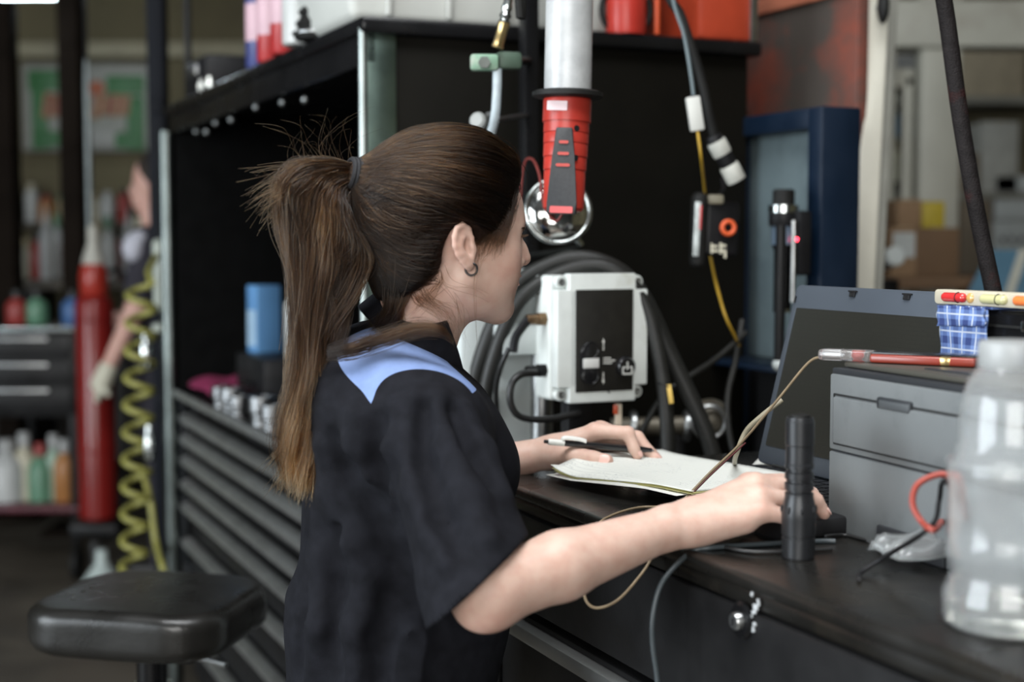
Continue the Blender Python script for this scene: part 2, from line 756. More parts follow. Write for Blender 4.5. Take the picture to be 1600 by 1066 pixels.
def set_tint(o, rgb):
    a = o.data.color_attributes.new('tint', 'FLOAT_COLOR', 'POINT')
    n = len(o.data.vertices)
    buf = np.ones((n, 4), np.float32)
    buf[:, :3] = rgb[:n]
    a.data.foreach_set('color', buf.ravel())


def blob(P_, c, r):
    """soft 0..1 weight around a point"""
    d = np.linalg.norm(P_ - npv(c), axis=1) / r
    return np.clip(1 - d, 0, 1) ** 0.7 if False else np.exp(-(d * 1.5) ** 2)

# ------------------------------------------------------------------ the woman at the bench
TH = R(25)
HXv = np.array([math.sin(TH), -math.cos(TH), 0.0])       # her right
HYv = np.array([math.cos(TH), math.sin(TH), 0.0])        # facing
HZv = np.array([0, 0, 1.0])
tilt = R(2.0)                                             # chin slightly down
HYt = HYv * math.cos(tilt) - HZv * math.sin(tilt)
HZt = HZv * math.cos(tilt) + HYv * math.sin(tilt)
HM = np.stack([HXv, HYt, HZt], 1)
HC = npv(P(695, 388, 1.75))


def H(x, y, z):
    """head point in millimetres: her right, forward, up from between the ears"""
    return HC + HM @ (np.array([x, y, z]) / 1000.0)


TT = R(8)
TX = np.array([math.sin(TT), -math.cos(TT), 0.0])
TY = np.array([math.cos(TT), math.sin(TT), 0.0])
NB = npv(P(657, 540, 1.79))                               # neck base
NT = R(38)
CZ = HZv * math.cos(NT) + TY * math.sin(NT)              # the neck leans forward
CY = TY * math.cos(NT) - HZv * math.sin(NT)
S_R = npv(P(676, 664, 1.635))
S_L = S_R - TX * 0.33
S_L[2] = S_R[2]
E_R = npv(P(770, 922, 1.47))
W_R = npv(P(1080, 812, 1.575))
E_L = np.array([-0.15, 2.11, 1.085])
W_L = npv(P(862, 706, 2.08))
CH = npv(P(632, 700, 1.79))                               # chest centre
WA = npv(P(622, 960, 1.79))                               # waist
HI = npv(P(612, 1130, 1.79))                              # hips

body = Field()
# trunk and limbs under the clothes
body.econe(CH + np.array([0, 0, .02]), WA, (.150, .095), (.125, .088), TX, .02, cap=.08)
body.econe(WA, HI, (.125, .088), (.155, .105), TX, .05, cap=.07)
body.cone(NB - CZ * .06, S_R + np.array([0, 0, .004]), .048, .040, .04)
body.cone(NB - CZ * .06, S_L + np.array([0, 0, .004]), .048, .040, .04)
body.cone(NB - CZ * .05, H(0, -22, -28), .047, .046, .025)
body.cone(H(0, 2, -58), NB + CY * .012 - CZ * .03, .034, .040, .025)
# right arm
body.cone(S_R, E_R, .036, .038, .02)
FM = E_R + (W_R - E_R) * .33
body.cone(E_R, FM, .0365, .0365, .012)
body.cone(FM, W_R + (E_R - W_R) * .12, .0365, .0235, .012)
body.cone(W_R + (E_R - W_R) * .12, W_R, .0235, .0220, .012)
body.sphere(E_R + np.array([-.012, .0, -.012]), .030, .02)
# left arm
body.cone(S_L, E_L, .044, .037, .02)
body.cone(E_L, E_L + (W_L - E_L) * .35, .036, .034, .012)
body.cone(E_L + (W_L - E_L) * .35, W_L, .034, .0225, .012)

# head
body.ell(H(0, -10, 46), (.071, .092, .080), HM, .02)
body.ell(H(0, 38, 44), (.064, .059, .056), HM, .03)
body.ell(H(0, 30, -8), (.060, .054, .056), HM, .03)
body.ell(H(0, 34, -40), (.048, .046, .040), HM, .03)
for sx in (-1, 1):
    body.cone(H(50 * sx, 6, -36), H(20 * sx, 66, -70), .015, .014, .03)
    body.sphere(H(43 * sx, 54, -6), .021, .03)
    body.sphere(H(32 * sx, 55, -34), .020, .03)
    body.cone(H(14 * sx, 87, 30), H(40 * sx, 74, 31), .0095, .0085, .016)
body.ell(H(0, 70, -36), (.027, .024, .026), HM, .018)
body.sphere(H(0, 76, -74), .0155, .02)
body.cone(H(0, 90, 22), H(0, 101, 2), .0080, .0088, .012)
body.cone(H(0, 101, 2), H(0, 107, -9), .0088, .0098, .008)
for sx in (-1, 1):
    body.sphere(H(10.5 * sx, 97, -14.5), .0070, .006)
    body.ell(H(30 * sx, 95, 14), (.016, .0165, .0095), HM, .012, 'sub')
    # lids
    body.sphere(H(31 * sx, 70.5, 14), .0128, .004)
    body.cone(H(20 * sx, 80, 16), H(32 * sx, 82.5, 20), .0028, .003, .004)
    body.cone(H(32 * sx, 82.5, 20), H(44 * sx, 72.5, 15), .003, .0026, .004)
    body.cone(H(20 * sx, 80, 11), H(32 * sx, 81, 7.5), .0025, .0028, .004)
    body.cone(H(32 * sx, 81, 7.5), H(43 * sx, 72.5, 12), .0028, .0025, .004)
    # nostril
    body.sphere(H(5.5 * sx, 102, -20), .0036, .003, 'sub')
# lips
for sx in (-1, 1):
    body.cone(H(0, 97.5, -32.0), H(22 * sx, 80, -37), .0060, .0030, .006)
    body.cone(H(0, 96.0, -42.5), H(21 * sx, 80, -38), .0066, .0030, .006)
    body.cone(H(0, 104, -37.2), H(23 * sx, 86, -37.6), .0028, .0016, .003, 'sub')
body.cone(H(-18, 95, -54), H(18, 95, -54), .0070, .0070, .012, 'sub')


def ear(sx):
    c = np.array([72 * sx, -6, 0.0])
    out = np.array([.985 * sx, .10, 0.05]); out /= np.linalg.norm(out)      # plate normal
    up = np.array([0, -.20, .98])
    up = up - out * (up @ out); up /= np.linalg.norm(up)
    fw = np.cross(up, out) * (1 if sx > 0 else -1)
    fw = fw * (1 if fw[1] > 0 else -1)
    M = HM @ np.stack([fw, up, out], 1)

    def E(f, u, o):
        f, u, o = f * .90, u * .88, o * .95
        q = c + fw * f + up * u + out * o
        return H(*q)
    body.ell(E(0, 5, 4), (.0135, .0238, .0040), M, .004)
    body.ell(E(3, -21, 3), (.0072, .0100, .0040), M, .005)
    body.cone(E(8, -4, -2), H(60 * sx, 2, -4), .009, .012, .008)
    body.ell(E(4.0, 0, 9.5), (.0064, .0115, .0078), M, .003, 'sub')
    rim = [(10, 1, 6), (11.5, 12, 6.5), (9, 25, 6.5), (1, 31.5, 6.5), (-8, 28, 6), (-13.5, 18, 6), (-15, 6, 5.5), (-12.5, -6, 5), (-7, -16, 4.5), (-2, -24, 4)]
    body.chain([E(*q) for q in rim], [.0022, .0028, .0031, .0034, .0035, .0035, .0033, .0030, .0030, .0034], .003)
    anti = [(3, 19, 5.5), (-4, 13, 6), (-8, 4, 6), (-6, -6, 6), (0, -12, 5.5)]
    body.chain([E(*q) for q in anti], [.002, .0024, .0026, .0026, .0026], .004)
    body.cone(E(10, -4, 5), E(9, 2, 5), .0032, .0028, .004)
    return E


EAR = ear(1)
ear(-1)


def finger(pts, rads, k=.0035, first=.008):
    body.chain(pts, rads, k, first=first)


Pn = lambda a, b, Y: npv(P(a, b, Y))
# right hand, palm down over the mouse
RM = {'i': Pn(1170, 756, 1.625), 'm': Pn(1180, 757, 1.604), 'r': Pn(1186, 777, 1.583), 'p': Pn(1188, 800, 1.566)}
for k_, r0, r1 in (('i', .0165, .0118), ('m', .0175, .0125), ('r', .0175, .0118), ('p', .0165, .0105)):
    a = W_R + (RM[k_] - RM['m']) * .35
    body.cone(a, RM[k_], r0, r1, .016)
body.cone(Pn(1105, 822, 1.57), Pn(1165, 816, 1.566), .0165, .0120, .016)
R_F = {
    'i': [RM['i'], Pn(1240, 752, 1.648), Pn(1268, 772, 1.656), Pn(1282, 792, 1.658)],
    'm': [RM['m'], Pn(1244, 760, 1.616), Pn(1275, 782, 1.622), Pn(1288, 803, 1.624)],
    'r': [RM['r'], Pn(1236, 781, 1.590), Pn(1256, 802, 1.596), Pn(1266, 820, 1.598)],
    'p': [RM['p'], Pn(1226, 806, 1.566), Pn(1242, 822, 1.568), Pn(1250, 836, 1.570)],
}
R_R = {'i': (.0115, .0095, .0082, .0070), 'm': (.0120, .0100, .0085, .0072), 'r': (.0115, .0098, .0084, .0072), 'p': (.0105, .0088, .0078, .0066)}
for k_ in R_F:
    finger(R_F[k_], R_R[k_])
finger([Pn(1120, 806, 1.60), Pn(1165, 805, 1.655), Pn(1205, 815, 1.68), Pn(1232, 822, 1.684)], (.016, .0135, .0108, .009), first=.014)

# left hand holding the pen, resting on the paper
LM = {'i': Pn(930, 674, 2.062), 'm': Pn(938, 672, 2.086), 'r': Pn(936, 682, 2.108), 'p': Pn(926, 694, 2.126)}
for k_, r0, r1 in (('i', .0175, .0120), ('m', .0180, .0125), ('r', .0165, .0118), ('p', .0150, .0105)):
    a = W_L + (LM[k_] - LM['m']) * .3
    body.cone(a, LM[k_], r0, r1, .016)
L_F = {
    'i': [LM['i'], Pn(981, 677, 2.050), Pn(990, 700, 2.046), Pn(996, 712, 2.045)],
    'm': [LM['m'], Pn(996, 684, 2.076), Pn(1014, 706, 2.066), Pn(1026, 718, 2.060)],
    'r': [LM['r'], Pn(996, 690, 2.104), Pn(1018, 709, 2.096), Pn(1031, 719, 2.090)],
    'p': [LM['p'], Pn(972, 698, 2.130), Pn(995, 712, 2.132), Pn(1008, 720, 2.132)],
}
L_R = {'i': (.0118, .0102, .0086, .0072), 'm': (.0120, .0100, .0085, .0074), 'r': (.0112, .0095, .0082, .007), 'p': (.010, .0085, .0075, .0065)}
for k_ in L_F:
    finger(L_F[k_], L_R[k_])
L_T = [Pn(874, 708, 2.064), Pn(897, 713, 2.040), Pn(926, 718, 2.024), Pn(947, 721, 2.018)]
finger(L_T, (.0175, .0148, .0125, .0108), first=.016)

V, Qd = mesh_field(body, (-.42, 1.35, .84), (.46, 2.28, 1.64), .0027)
V, Qd = keep_largest(V, Qd)
V = relax(V, Qd, 1, .35)

skin = bpy.data.materials.new('skin')
skin.use_nodes = True
nt = skin.node_tree
bs = nt.nodes['Principled BSDF']
at = nt.nodes.new('ShaderNodeAttribute'); at.attribute_name = 'tint'
nz = nt.nodes.new('ShaderNodeTexNoise'); nz.inputs['Scale'].default_value = 55; nz.inputs['Detail'].default_value = 6
tcs = nt.nodes.new('ShaderNodeTexCoord')
nt.links.new(tcs.outputs['Object'], nz.inputs['Vector'])
mxs = nt.nodes.new('ShaderNodeMix'); mxs.data_type = 'RGBA'; mxs.blend_type = 'MULTIPLY'
mrs = nt.nodes.new('ShaderNodeValToRGB')
mrs.color_ramp.elements[0].color = (.90, .82, .80, 1); mrs.color_ramp.elements[1].color = (1.0, 1.0, 1.0, 1)
mrs.color_ramp.elements[0].position = .3; mrs.color_ramp.elements[1].position = .62
nt.links.new(nz.outputs['Fac'], mrs.inputs['Fac'])
mxs.inputs[0].default_value = 1.0
nt.links.new(at.outputs['Color'], mxs.inputs[6]); nt.links.new(mrs.outputs['Color'], mxs.inputs[7])
nt.links.new(mxs.outputs[2], bs.inputs['Base Color'])
bs.inputs['Roughness'].default_value = .48
bs.inputs['Specular IOR Level'].default_value = .35
bs.inputs['Subsurface Weight'].default_value = .12
bs.inputs['Subsurface Radius'].default_value = (1.0, .35, .2)
bs.inputs['Subsurface Scale'].default_value = .006
nb = nt.nodes.new('ShaderNodeTexNoise'); nb.inputs['Scale'].default_value = 420; nb.inputs['Detail'].default_value = 3
nt.links.new(tcs.outputs['Object'], nb.inputs['Vector'])
bp = nt.nodes.new('ShaderNodeBump'); bp.inputs['Strength'].default_value = .12; bp.inputs['Distance'].default_value = .0008
nt.links.new(nb.outputs['Fac'], bp.inputs['Height']); nt.links.new(bp.outputs['Normal'], bs.inputs['Normal'])

person = np_object('person', V, Qd, skin)
tag(person, 'woman with a brown ponytail in a black work shirt, writing at the black bench', 'person')
SK = np.array([.57, .395, .322])
tint = np.tile(SK, (len(V), 1))


def dab(c, r, col, amt):
    global tint
    wgt = (blob(V, c, r) * amt)[:, None]
    tint = tint * (1 - wgt) + np.array(col) * wgt


RED = (.56, .27, .21)
for sx in (-1, 1):
    dab(H(46 * sx, 58, -16), .032, (.60, .26, .20), .60)
    dab(H(66 * sx, -8, 8), .03, RED, .30)
dab(H(0, 104, -10), .014, RED, .4)
dab(E_R + np.array([0, -.02, -.03]), .045, RED, .35)
for m_ in list(RM.values()) + list(LM.values()):
    dab(m_, .016, RED, .45)
for fs in (R_F, L_F):
    for q in fs.values():
        dab(q[1], .010, RED, .40); dab(q[3], .011, RED, .40)
dab(L_T[2], .012, RED, .35); dab(L_T[3], .012, RED, .3)
# lips
q = (V - HC) @ HM * 1000
lip = np.exp(-((q[:, 2] + 37.5) / 7.0) ** 4) * (q[:, 1] > 74) * np.clip((25 - np.abs(q[:, 0])) / 4, 0, 1)
tint = tint * (1 - .75 * lip[:, None]) + np.array([.50, .20, .18]) * .75 * lip[:, None]
set_tint(person, tint)

# eyes
eye_m = mat('eye_white', (.75, .72, .70), .15, var=.05, coat=.6)
iris_m = mat('iris', (.10, .07, .04), .15, var=.3, scale=200, coat=.6)
for sx in (-1, 1):
    ey = MB().sphere(H(31 * sx, 72, 14), .0120, 20).build('eye', eye_m, person)
    c = H(31 * sx, 72, 14)
    MB().sphere(c + HYt * .0078, .0064, 16, rot=Matrix(HM.tolist()), sc=(1, .75, 1)).build('iris', iris_m, ey)
# nails
nail_m = mat('nail', (.66, .42, .36), .28, var=.05)


def nail(a, b, side, r, name='fingernail'):
    """nail on the outer side of the finger end a->b"""
    a, b = npv(a), npv(b)
    ax = (b - a) / np.linalg.norm(b - a)
    n = npv(side); n = n - ax * (n @ ax); n /= np.linalg.norm(n)
    s = np.cross(ax, n)
    c = b + n * (r * .92) - ax * (r * .15)
    M = Matrix(np.stack([ax, s, n], 1).tolist())
    MB().sphere(Vector(c), 1.0, 14, sc=(r * .85, r * .72, r * .16), rot=M).build(name, nail_m, person)


CAMV = np.array([0, -1, .25])
nail(L_T[2], L_T[3], CAMV + np.array([.25, 0, .15]), .0108)
nail(L_F['i'][2], L_F['i'][3], np.array([.75, -.6, .3]), .0072)
nail(L_F['m'][2], L_F['m'][3], np.array([.5, -.3, .7]), .0074)
nail(R_F['m'][2], R_F['m'][3], np.array([.7, -.2, .6]), .0072)
nail(R_F['i'][2], R_F['i'][3], np.array([.7, 0, .6]), .0070)

# earring
ec = EAR(4.5, -27, 4.5)
MB().torus(Vector(ec) + Vector((0, 0, -.002)), .0072, .00135, axis=HXv * .75 + HYv * -.55, n=28, m=8).build('earring', mat('black_steel', (.02, .018, .018), .3, metal=.6, var=0), person)

# ------------------------------------------------------------------ her shirt
def sines(seed, n, fmin, fmax, aniso=(1, 1, 1)):
    g = np.random.default_rng(seed)
    ws = [(g.normal(size=3) * np.array(aniso), g.uniform(fmin, fmax), g.uniform(0, 6.28), g.uniform(.5, 1)) for _ in range(n)]
    ws = [(d / np.linalg.norm(d) * f, ph, am) for d, f, ph, am in ws]

    def fn(p):
        s = 0
        for d, ph, am in ws:
            s = s + am * np.sin(p @ d + ph)
        return s / n
    return fn


shirt = Field()
shirt.econe(CH + np.array([-.004, 0, .035]), WA + np.array([0, 0, .0]), (.175, .120), (.160, .128), TX, .03, cap=.085)
shirt.econe(WA, HI + np.array([-.01, 0, -.06]), (.160, .128), (.185, .140), TX, .06, cap=.03)
shirt.ell(CH + TY * .075 + TX * .06 + np.array([0, 0, -.02]), (.062, .055, .06), np.eye(3), .05)
shirt.ell(CH + TY * .075 - TX * .06 + np.array([0, 0, -.02]), (.062, .055, .06), np.eye(3), .05)
shirt.cone(NB - CZ * .062, S_R + np.array([-.010, .02, -.004]), .060, .053, .05)
shirt.cone(NB - CZ * .062, S_L + np.array([-.010, -.02, -.004]), .060, .053, .05)
shirt.cone(CH + np.array([-.045, -.08, .075]), CH + np.array([-.045, .08, .075]), .068, .068, .06)
# sleeves
HEM = npv(P(750, 904, 1.492))
AXR = (HEM - S_R) / np.linalg.norm(HEM - S_R)
shirt.cone(S_R + np.array([0, .012, -.012]), HEM, .056, .066, .05)
shirt.cone(HEM, HEM + AXR * .09, .066, .072, .01)
HEL = S_L + (E_L - S_L) * .80
shirt.cone(S_L + np.array([0, -.012, -.012]), HEL, .056, .066, .05)
# folds of the near sleeve and the back: soft ridges and valleys laid on the cloth
CAMP = np.array([0, 0, CAM_H])


def on_cloth(px, py):
    d = npv(ray(px, py).normalized())
    p = CAMP + d * 1.25
    for _ in range(50):
        p = p + d * float(shirt.eval(p[None])[0]) * .8
        if p[1] > 2.1:
            break
    return p, d


# (pixels along the fold, width, +1 ridge / -1 valley)
FOLD = [
    ([(622, 640), (608, 700), (604, 760), (618, 830), (640, 880)], .014, 1),
    ([(650, 625), (640, 690), (652, 760), (676, 830), (700, 880)], .012, 1),
    ([(668, 640), (668, 720), (690, 800), (716, 850)], .011, -1),
    ([(690, 625), (706, 700), (738, 780), (765, 845)], .013, 1),
    ([(712, 640), (738, 700), (768, 760)], .011, -1),
    ([(728, 640), (755, 705), (785, 775)], .012, 1),
    ([(590, 660), (586, 730), (596, 800), (622, 880), (640, 950)], .018, -1),
    ([(560, 650), (556, 700), (575, 755), (598, 790)], .014, 1),
    ([(520, 690), (540, 730), (575, 790), (600, 850)], .015, -1),
    ([(505, 700), (520, 770), (550, 850), (575, 940)], .016, 1),
    ([(500, 780), (505, 870), (500, 980), (490, 1060)], .016, 1),
    ([(530, 830), (535, 920), (530, 1050)], .014, -1),
    ([(570, 900), (562, 980), (560, 1060)], .016, 1),
    ([(610, 930), (600, 1000), (598, 1062)], .014, -1),
    ([(650, 990), (640, 1062)], .015, 1),
    ([(478, 850), (474, 960), (462, 1060)], .012, -1),
]
laid = []
for pts, r, sg in FOLD:
    laid.append(([on_cloth(*q) for q in pts], r, sg))
for hits, r, sg in laid:
    n = len(hits)
    rr = [r * (.45 + .55 * math.sin(PI * (i + .35) / (n - .3))) for i in range(n)]
    if sg > 0:
        shirt.chain([h + d * rad * .30 for (h, d), rad in zip(hits, rr)], rr, .022)
    else:
        shirt.chain([h - d * rad * .70 for (h, d), rad in zip(hits, rr)], rr, .018, 'sub')
w1 = sines(3, 9, 22, 45, (1, 1, .35))
w2 = sines(5, 9, 60, 110, (1, 1, .5))
fade = lambda p: np.clip((1.30 - p[..., 2]) / .06, .15, 1)
shirt.disp(lambda p: (.0040 * w1(p) + .0012 * w2(p)) * fade(p))
hn = np.array([.67, -.10, -.74])
hn = hn / np.linalg.norm(hn)
hc = npv(P(750, 907, 1.475))
# open sleeve end: hollow, then cut along the hem
shirt.cone(HEM - AXR * .035, HEM + AXR * .14, .046, .062, .004, 'sub')


def cut_right(p):
    d = (p - hc) @ hn
    return np.where((p[..., 1] < 1.612) & (p[..., 2] < 1.18) & (p[..., 0] > S_R[0] - .12), d, -1.0)


shirt._op('int', cut_right, None, 0, .0)
ln = (E_L - S_L) / np.linalg.norm(E_L - S_L)
shirt.plane(np.array([0, 0, HI[2] - .10]), (0, 0, -1))
# neck opening
shirt.cone(NB - CZ * .03, NB + CZ * .10, .054, .085, .006, 'sub')

Vs, Qs = mesh_field(shirt, (-.42, 1.38, HI[2] - .13), (.16, 2.28, 1.40), .004)
Vs, Qs = keep_largest(Vs, Qs)

cloth = mat('black_twill', (.0078, .0082, .0110), .88, var=.25, scale=60, bump=.35, bscale=900, spec=.14)
blue = mat('blue_twill', (.165, .235, .43), .85, var=.08, scale=60, bump=.3, bscale=900, spec=.2)
so = np_object('shirt', Vs, Qs, cloth, person)

# cut the shoulder panels out of the shirt along its seams
from mathutils.bvhtree import BVHTree
bm = bmesh.new()
bm.from_mesh(so.data)
bvh = BVHTree.FromBMesh(bm)                               # the whole shirt, before it is cut


def on_shirt(px, py):
    hit = bvh.ray_cast(Vector((0, 0, CAM_H)), ray(px, py).normalized())
    return hit[0] if hit[0] is not None else P(px, py, 1.66)


s1, s2, s3 = on_shirt(580, 631), on_shirt(655, 577), on_shirt(716, 594)
n1_ = (s2 - s1).cross(s3 - s1).normalized()
if n1_.dot(Vector(TX)) < 0: n1_ = -n1_
a1 = on_shirt(536, 580)
nY = (a1 - s1).cross(Vector((1.0, 0, -.35))).normalized()
if nY.z < 0: nY = -nY
TXv = Vector(TX)
mir = lambda n_: n_ - 2 * TXv * n_.dot(TXv)
mirp = lambda p_: p_ - 2 * TXv * (p_ - Vector(NB)).dot(TXv)
planes = [(s1, n1_), (mirp(s1), mir(n1_)), (s1, nY), (mirp(s1), mir(nY))]
for c, n in planes:
    top = [g_ for g_ in bm.verts if g_.co.z > 1.15]
    ed = {e for v_ in top for e in v_.link_edges}
    fa = {f for v_ in top for f in v_.link_faces}
    bmesh.ops.bisect_plane(bm, geom=list(top) + list(ed) + list(fa), plane_co=c, plane_no=n.normalized(), dist=1e-6)


zc = on_shirt(726, 622)
bmesh.ops.bisect_plane(bm, geom=[g_ for g_ in bm.verts if g_.co.z > 1.15] + [e for e in bm.edges if e.verts[0].co.z > 1.15] + [f for f in bm.faces if f.verts[0].co.z > 1.15], plane_co=zc, plane_no=Vector((.3, 0, -1)).normalized(), dist=1e-6)


def in_yoke(p):
    if p.z < 1.15: return False
    if (p - planes[0][0]).dot(planes[0][1]) > 0: return False
    if (p - planes[1][0]).dot(planes[1][1]) > 0: return False
    if (p - zc).dot(Vector((.3, 0, -1))) > 0: return False
    q = 2 if (p - Vector(NB)).dot(TXv) > 0 else 3
    return (p - planes[q][0]).dot(planes[q][1]) > 0


sel = [f for f in bm.faces if in_yoke(f.calc_center_median())]
bm2 = bm.copy()
bm.faces.ensure_lookup_table(); bm2.faces.ensure_lookup_table()
ids = {f.index for f in sel} if all(f.index >= 0 for f in sel) else set()
bm.faces.index_update(); bm2.faces.index_update()
ids = {f.index for f in sel}
bmesh.ops.delete(bm, geom=sel, context='FACES')
bmesh.ops.delete(bm2, geom=[f for f in bm2.faces if f.index not in ids], context='FACES')
bm.to_mesh(so.data); bm.free()
ym = bpy.data.meshes.new('yoke')
bm2.to_mesh(ym); bm2.free()
ym.materials.append(blue)
ym.polygons.foreach_set('use_smooth', [True] * len(ym.polygons))
yo = bpy.data.objects.new('shoulder_panel', ym)
COL.objects.link(yo); yo.parent = person
yo['label'] = 'light blue shoulder panel'

# collar: a folded band round the neck, open at the front
def collar():
    nA, prof = 60, 7
    verts, faces = [], []
    for i in range(nA + 1):
        t = -1 + 2 * i / nA                      # -1..1, 0 at the nape
        a = PI - t * R(163)                      # angle from the front
        ca, sa = math.cos(a), math.sin(a)
        fr = (1 + ca) / 2                        # 1 at the front, 0 at the nape
        ctr = NB
        rad = .070
        topz = .036 * (1 - fr ** 2.2) + .042 * (1 - fr) ** 1.3 - .006 * fr
        leaf = .056 + .022 * fr ** 3 + .030 * (1 - fr) ** 1.3
        d = CY * ca + TX * sa
        base = ctr + d * (rad - .001) + CZ * (topz - .075)
        top = ctr + d * (rad - .003) + CZ * topz
        o1 = ctr + d * (rad + .004) + CZ * (topz + .001)
        o2 = ctr + d * (rad + .010) + CZ * (topz - leaf * .45)
        o3 = ctr + d * (rad + .022 + .010 * fr ** 3) + CZ * (topz - leaf)
        o4 = o3 + CZ * -.002 - d * .003
        o5 = ctr + d * (rad + .006) + CZ * (topz - leaf * .45)
        verts += [base, top, o1, o2, o3, o4, o5]
    for i in range(nA):
        for k in range(prof - 1):
            a_ = i * prof + k
            faces.append((a_, a_ + 1, a_ + 1 + prof, a_ + prof))
    m = MB().raw([Vector(v_) for v_ in verts], faces)
    o = m.build('collar', cloth, person, smooth=60)
    md = o.modifiers.new('thickness', 'SOLIDIFY'); md.thickness = .0022; md.offset = 0
    return o


collar()
# stitched hem band of the near sleeve
# trousers, belt line down, and shoes (below the frame)
tr = Field()
hipz = HI[2]
for sg in (1, -1):
    hipj = HI + TX * sg * .085 + np.array([0, 0, -.04])
    knee = np.array([hipj[0] + .02, hipj[1], .48])
    ank = np.array([hipj[0] - .01, hipj[1], .09])
    tr.cone(hipj, knee, .098, .068, .03)
    tr.cone(knee, ank, .068, .058, .02)
tr.econe(HI + np.array([0, 0, .04]), HI + np.array([0, 0, -.07]), (.150, .110), (.172, .118), TX, .04, cap=.04)
tr.disp(lambda p: .004 * w1(p))
Vt, Qt = mesh_field(tr, (-.45, 1.45, .02), (.15, 2.15, hipz + .12), .009)
Vt, Qt = keep_largest(Vt, Qt)
np_object('trousers', Vt, Qt, mat('black_trouser_cloth', (.015, .016, .02), .85, var=.2, scale=50, spec=.2), person)
shoe_m = mat('black_boot_leather', (.02, .018, .017), .45, var=.2)
for sg in (1, -1):
    hipj = HI + TX * sg * .085
    c = Vector((hipj[0] - .01, hipj[1], 0))
    f = Field()
    f.cone(c + Vector((0, 0, .12)), c + Vector((0, 0, .05)), .052, .048, .02)
    f.cone(c + Vector((-.03, 0, .042)), c + Vector((.15, .02, .036)), .042, .036, .03)
    f.plane(c, (0, 0, -1))
    Vb, Qb = mesh_field(f, npv(c) + np.array([-.12, -.12, -.02]), npv(c) + np.array([.24, .12, .2]), .007)
    np_object('boot', Vb, Qb, shoe_m, person)

# ------------------------------------------------------------------ her hair
def hair_material(name, cols, rough=.27):
    m = bpy.data.materials.new(name)
    m.use_nodes = True
    nt = m.node_tree
    nt.nodes.remove(nt.nodes['Principled BSDF'])
    out = nt.nodes['Material Output']
    hb = nt.nodes.new('ShaderNodeBsdfHairPrincipled')
    hb.parametrization = 'COLOR'
    hi = nt.nodes.new('ShaderNodeHairInfo')
    rp = nt.nodes.new('ShaderNodeValToRGB')
    el = rp.color_ramp.elements
    el[0].position = cols[0][0]; el[0].color = (*cols[0][1], 1)
    el[1].position = cols[-1][0]; el[1].color = (*cols[-1][1], 1)
    for p, c in cols[1:-1]:
        e = el.new(p); e.color = (*c, 1)
    nt.links.new(hi.outputs['Intercept'], rp.inputs['Fac'])
    hs = nt.nodes.new('ShaderNodeHueSaturation')
    mr = nt.nodes.new('ShaderNodeMapRange')
    mr.inputs['To Min'].default_value = .7; mr.inputs['To Max'].default_value = 1.3
    nt.links.new(hi.outputs['Random'], mr.inputs['Value'])
    at_ = nt.nodes.new('ShaderNodeAttribute'); at_.attribute_name = 'shade'
    mu = nt.nodes.new('ShaderNodeMath'); mu.operation = 'MULTIPLY'
    nt.links.new(mr.outputs[0], mu.inputs[0]); nt.links.new(at_.outputs['Fac'], mu.inputs[1])
    nt.links.new(mu.outputs[0], hs.inputs['Value'])
    nt.links.new(rp.outputs['Color'], hs.inputs['Color'])
    nt.links.new(hs.outputs['Color'], hb.inputs['Color'])
    hb.inputs['Roughness'].default_value = rough
    hb.inputs['Radial Roughness'].default_value = .55
    hb.inputs['Coat'].default_value = 0.0
    hb.inputs['IOR'].default_value = 1.38
    nt.links.new(hb.outputs[0], out.inputs['Surface'])
    return m


def hair_curves(name, strands, rads, material, parent, shade=None):
    """strands: (n, m, 3) array; rads: (n,) root radius"""
    n, m = strands.shape[:2]
    hc_ = bpy.data.hair_curves.new(name)
    hc_.add_curves([m] * n)
    hc_.attributes['position'].data.foreach_set('vector', strands.astype(np.float32).ravel())
    ra = hc_.attributes.get('radius') or hc_.attributes.new('radius', 'FLOAT', 'POINT')
    taper = np.linspace(1, .35, m) * np.clip(.35 + np.linspace(0, 6, m), 0, 1)
    ra.data.foreach_set('value', (rads[:, None] * taper[None]).astype(np.float32).ravel())
    sh = hc_.attributes.new('shade', 'FLOAT', 'CURVE')
    sh.data.foreach_set('value', (np.ones(n) if shade is None else shade).astype(np.float32))
    hc_.materials.append(material)
    o = bpy.data.objects.new(name, hc_)
    COL.objects.link(o)
    o.parent = parent
    return o


HB = np.random.default_rng(5)
HCAP_C = np.array([0, 6, 44.0])
HCAP_R = np.array([83, 123, 104.0])
TIE = np.array([0, -118, 82.0])                             # where the band sits, head mm


def hsurf(d):
    """point of the hair surface in direction d (head mm), fuller at the crown"""
    d = d / np.linalg.norm(d, axis=-1, keepdims=True)
    r = 1 / np.sqrt(((d / HCAP_R) ** 2).sum(-1, keepdims=True))
    return HCAP_C + d * r, r


# scalp cap that carries the strands: skull offset with the hairline cut
cap = Field()
cap.ell(H(*(HCAP_C - np.array([0, 0, 0]))), HCAP_R / 1000 - .0035, HM, .01)
cap.cone(H(0, -88, 72), H(*(TIE + np.array([0, 4, -1]))), .040, .013, .04)
cap.ell(H(0, -40, -22), (.060, .052, .062), HM, .03)
cap.plane(H(0, 94, 60), HM @ np.array([0, .60, -.80]), .010)     # forehead hairline
cap.plane(H(0, 47, 20), HM @ np.array([0, .93, -.37]), .010)    # temple and sideburn
cap.plane(H(0, -60, -70), HM @ np.array([0, .35, -.94]), .012)   # nape
for sx in (-1, 1):
    cap.ell(H(76 * sx, -8, -14), (.040, .022, .043), HM, .008, 'sub')
    cap.ell(H(60 * sx, 6, -60), (.05, .050, .045), HM, .01, 'sub')
Vc, Qc = mesh_field(cap, H(0, 0, 30) - .19, H(0, 0, 30) + .19, .004)
Vc, Qc = keep_largest(Vc, Qc)
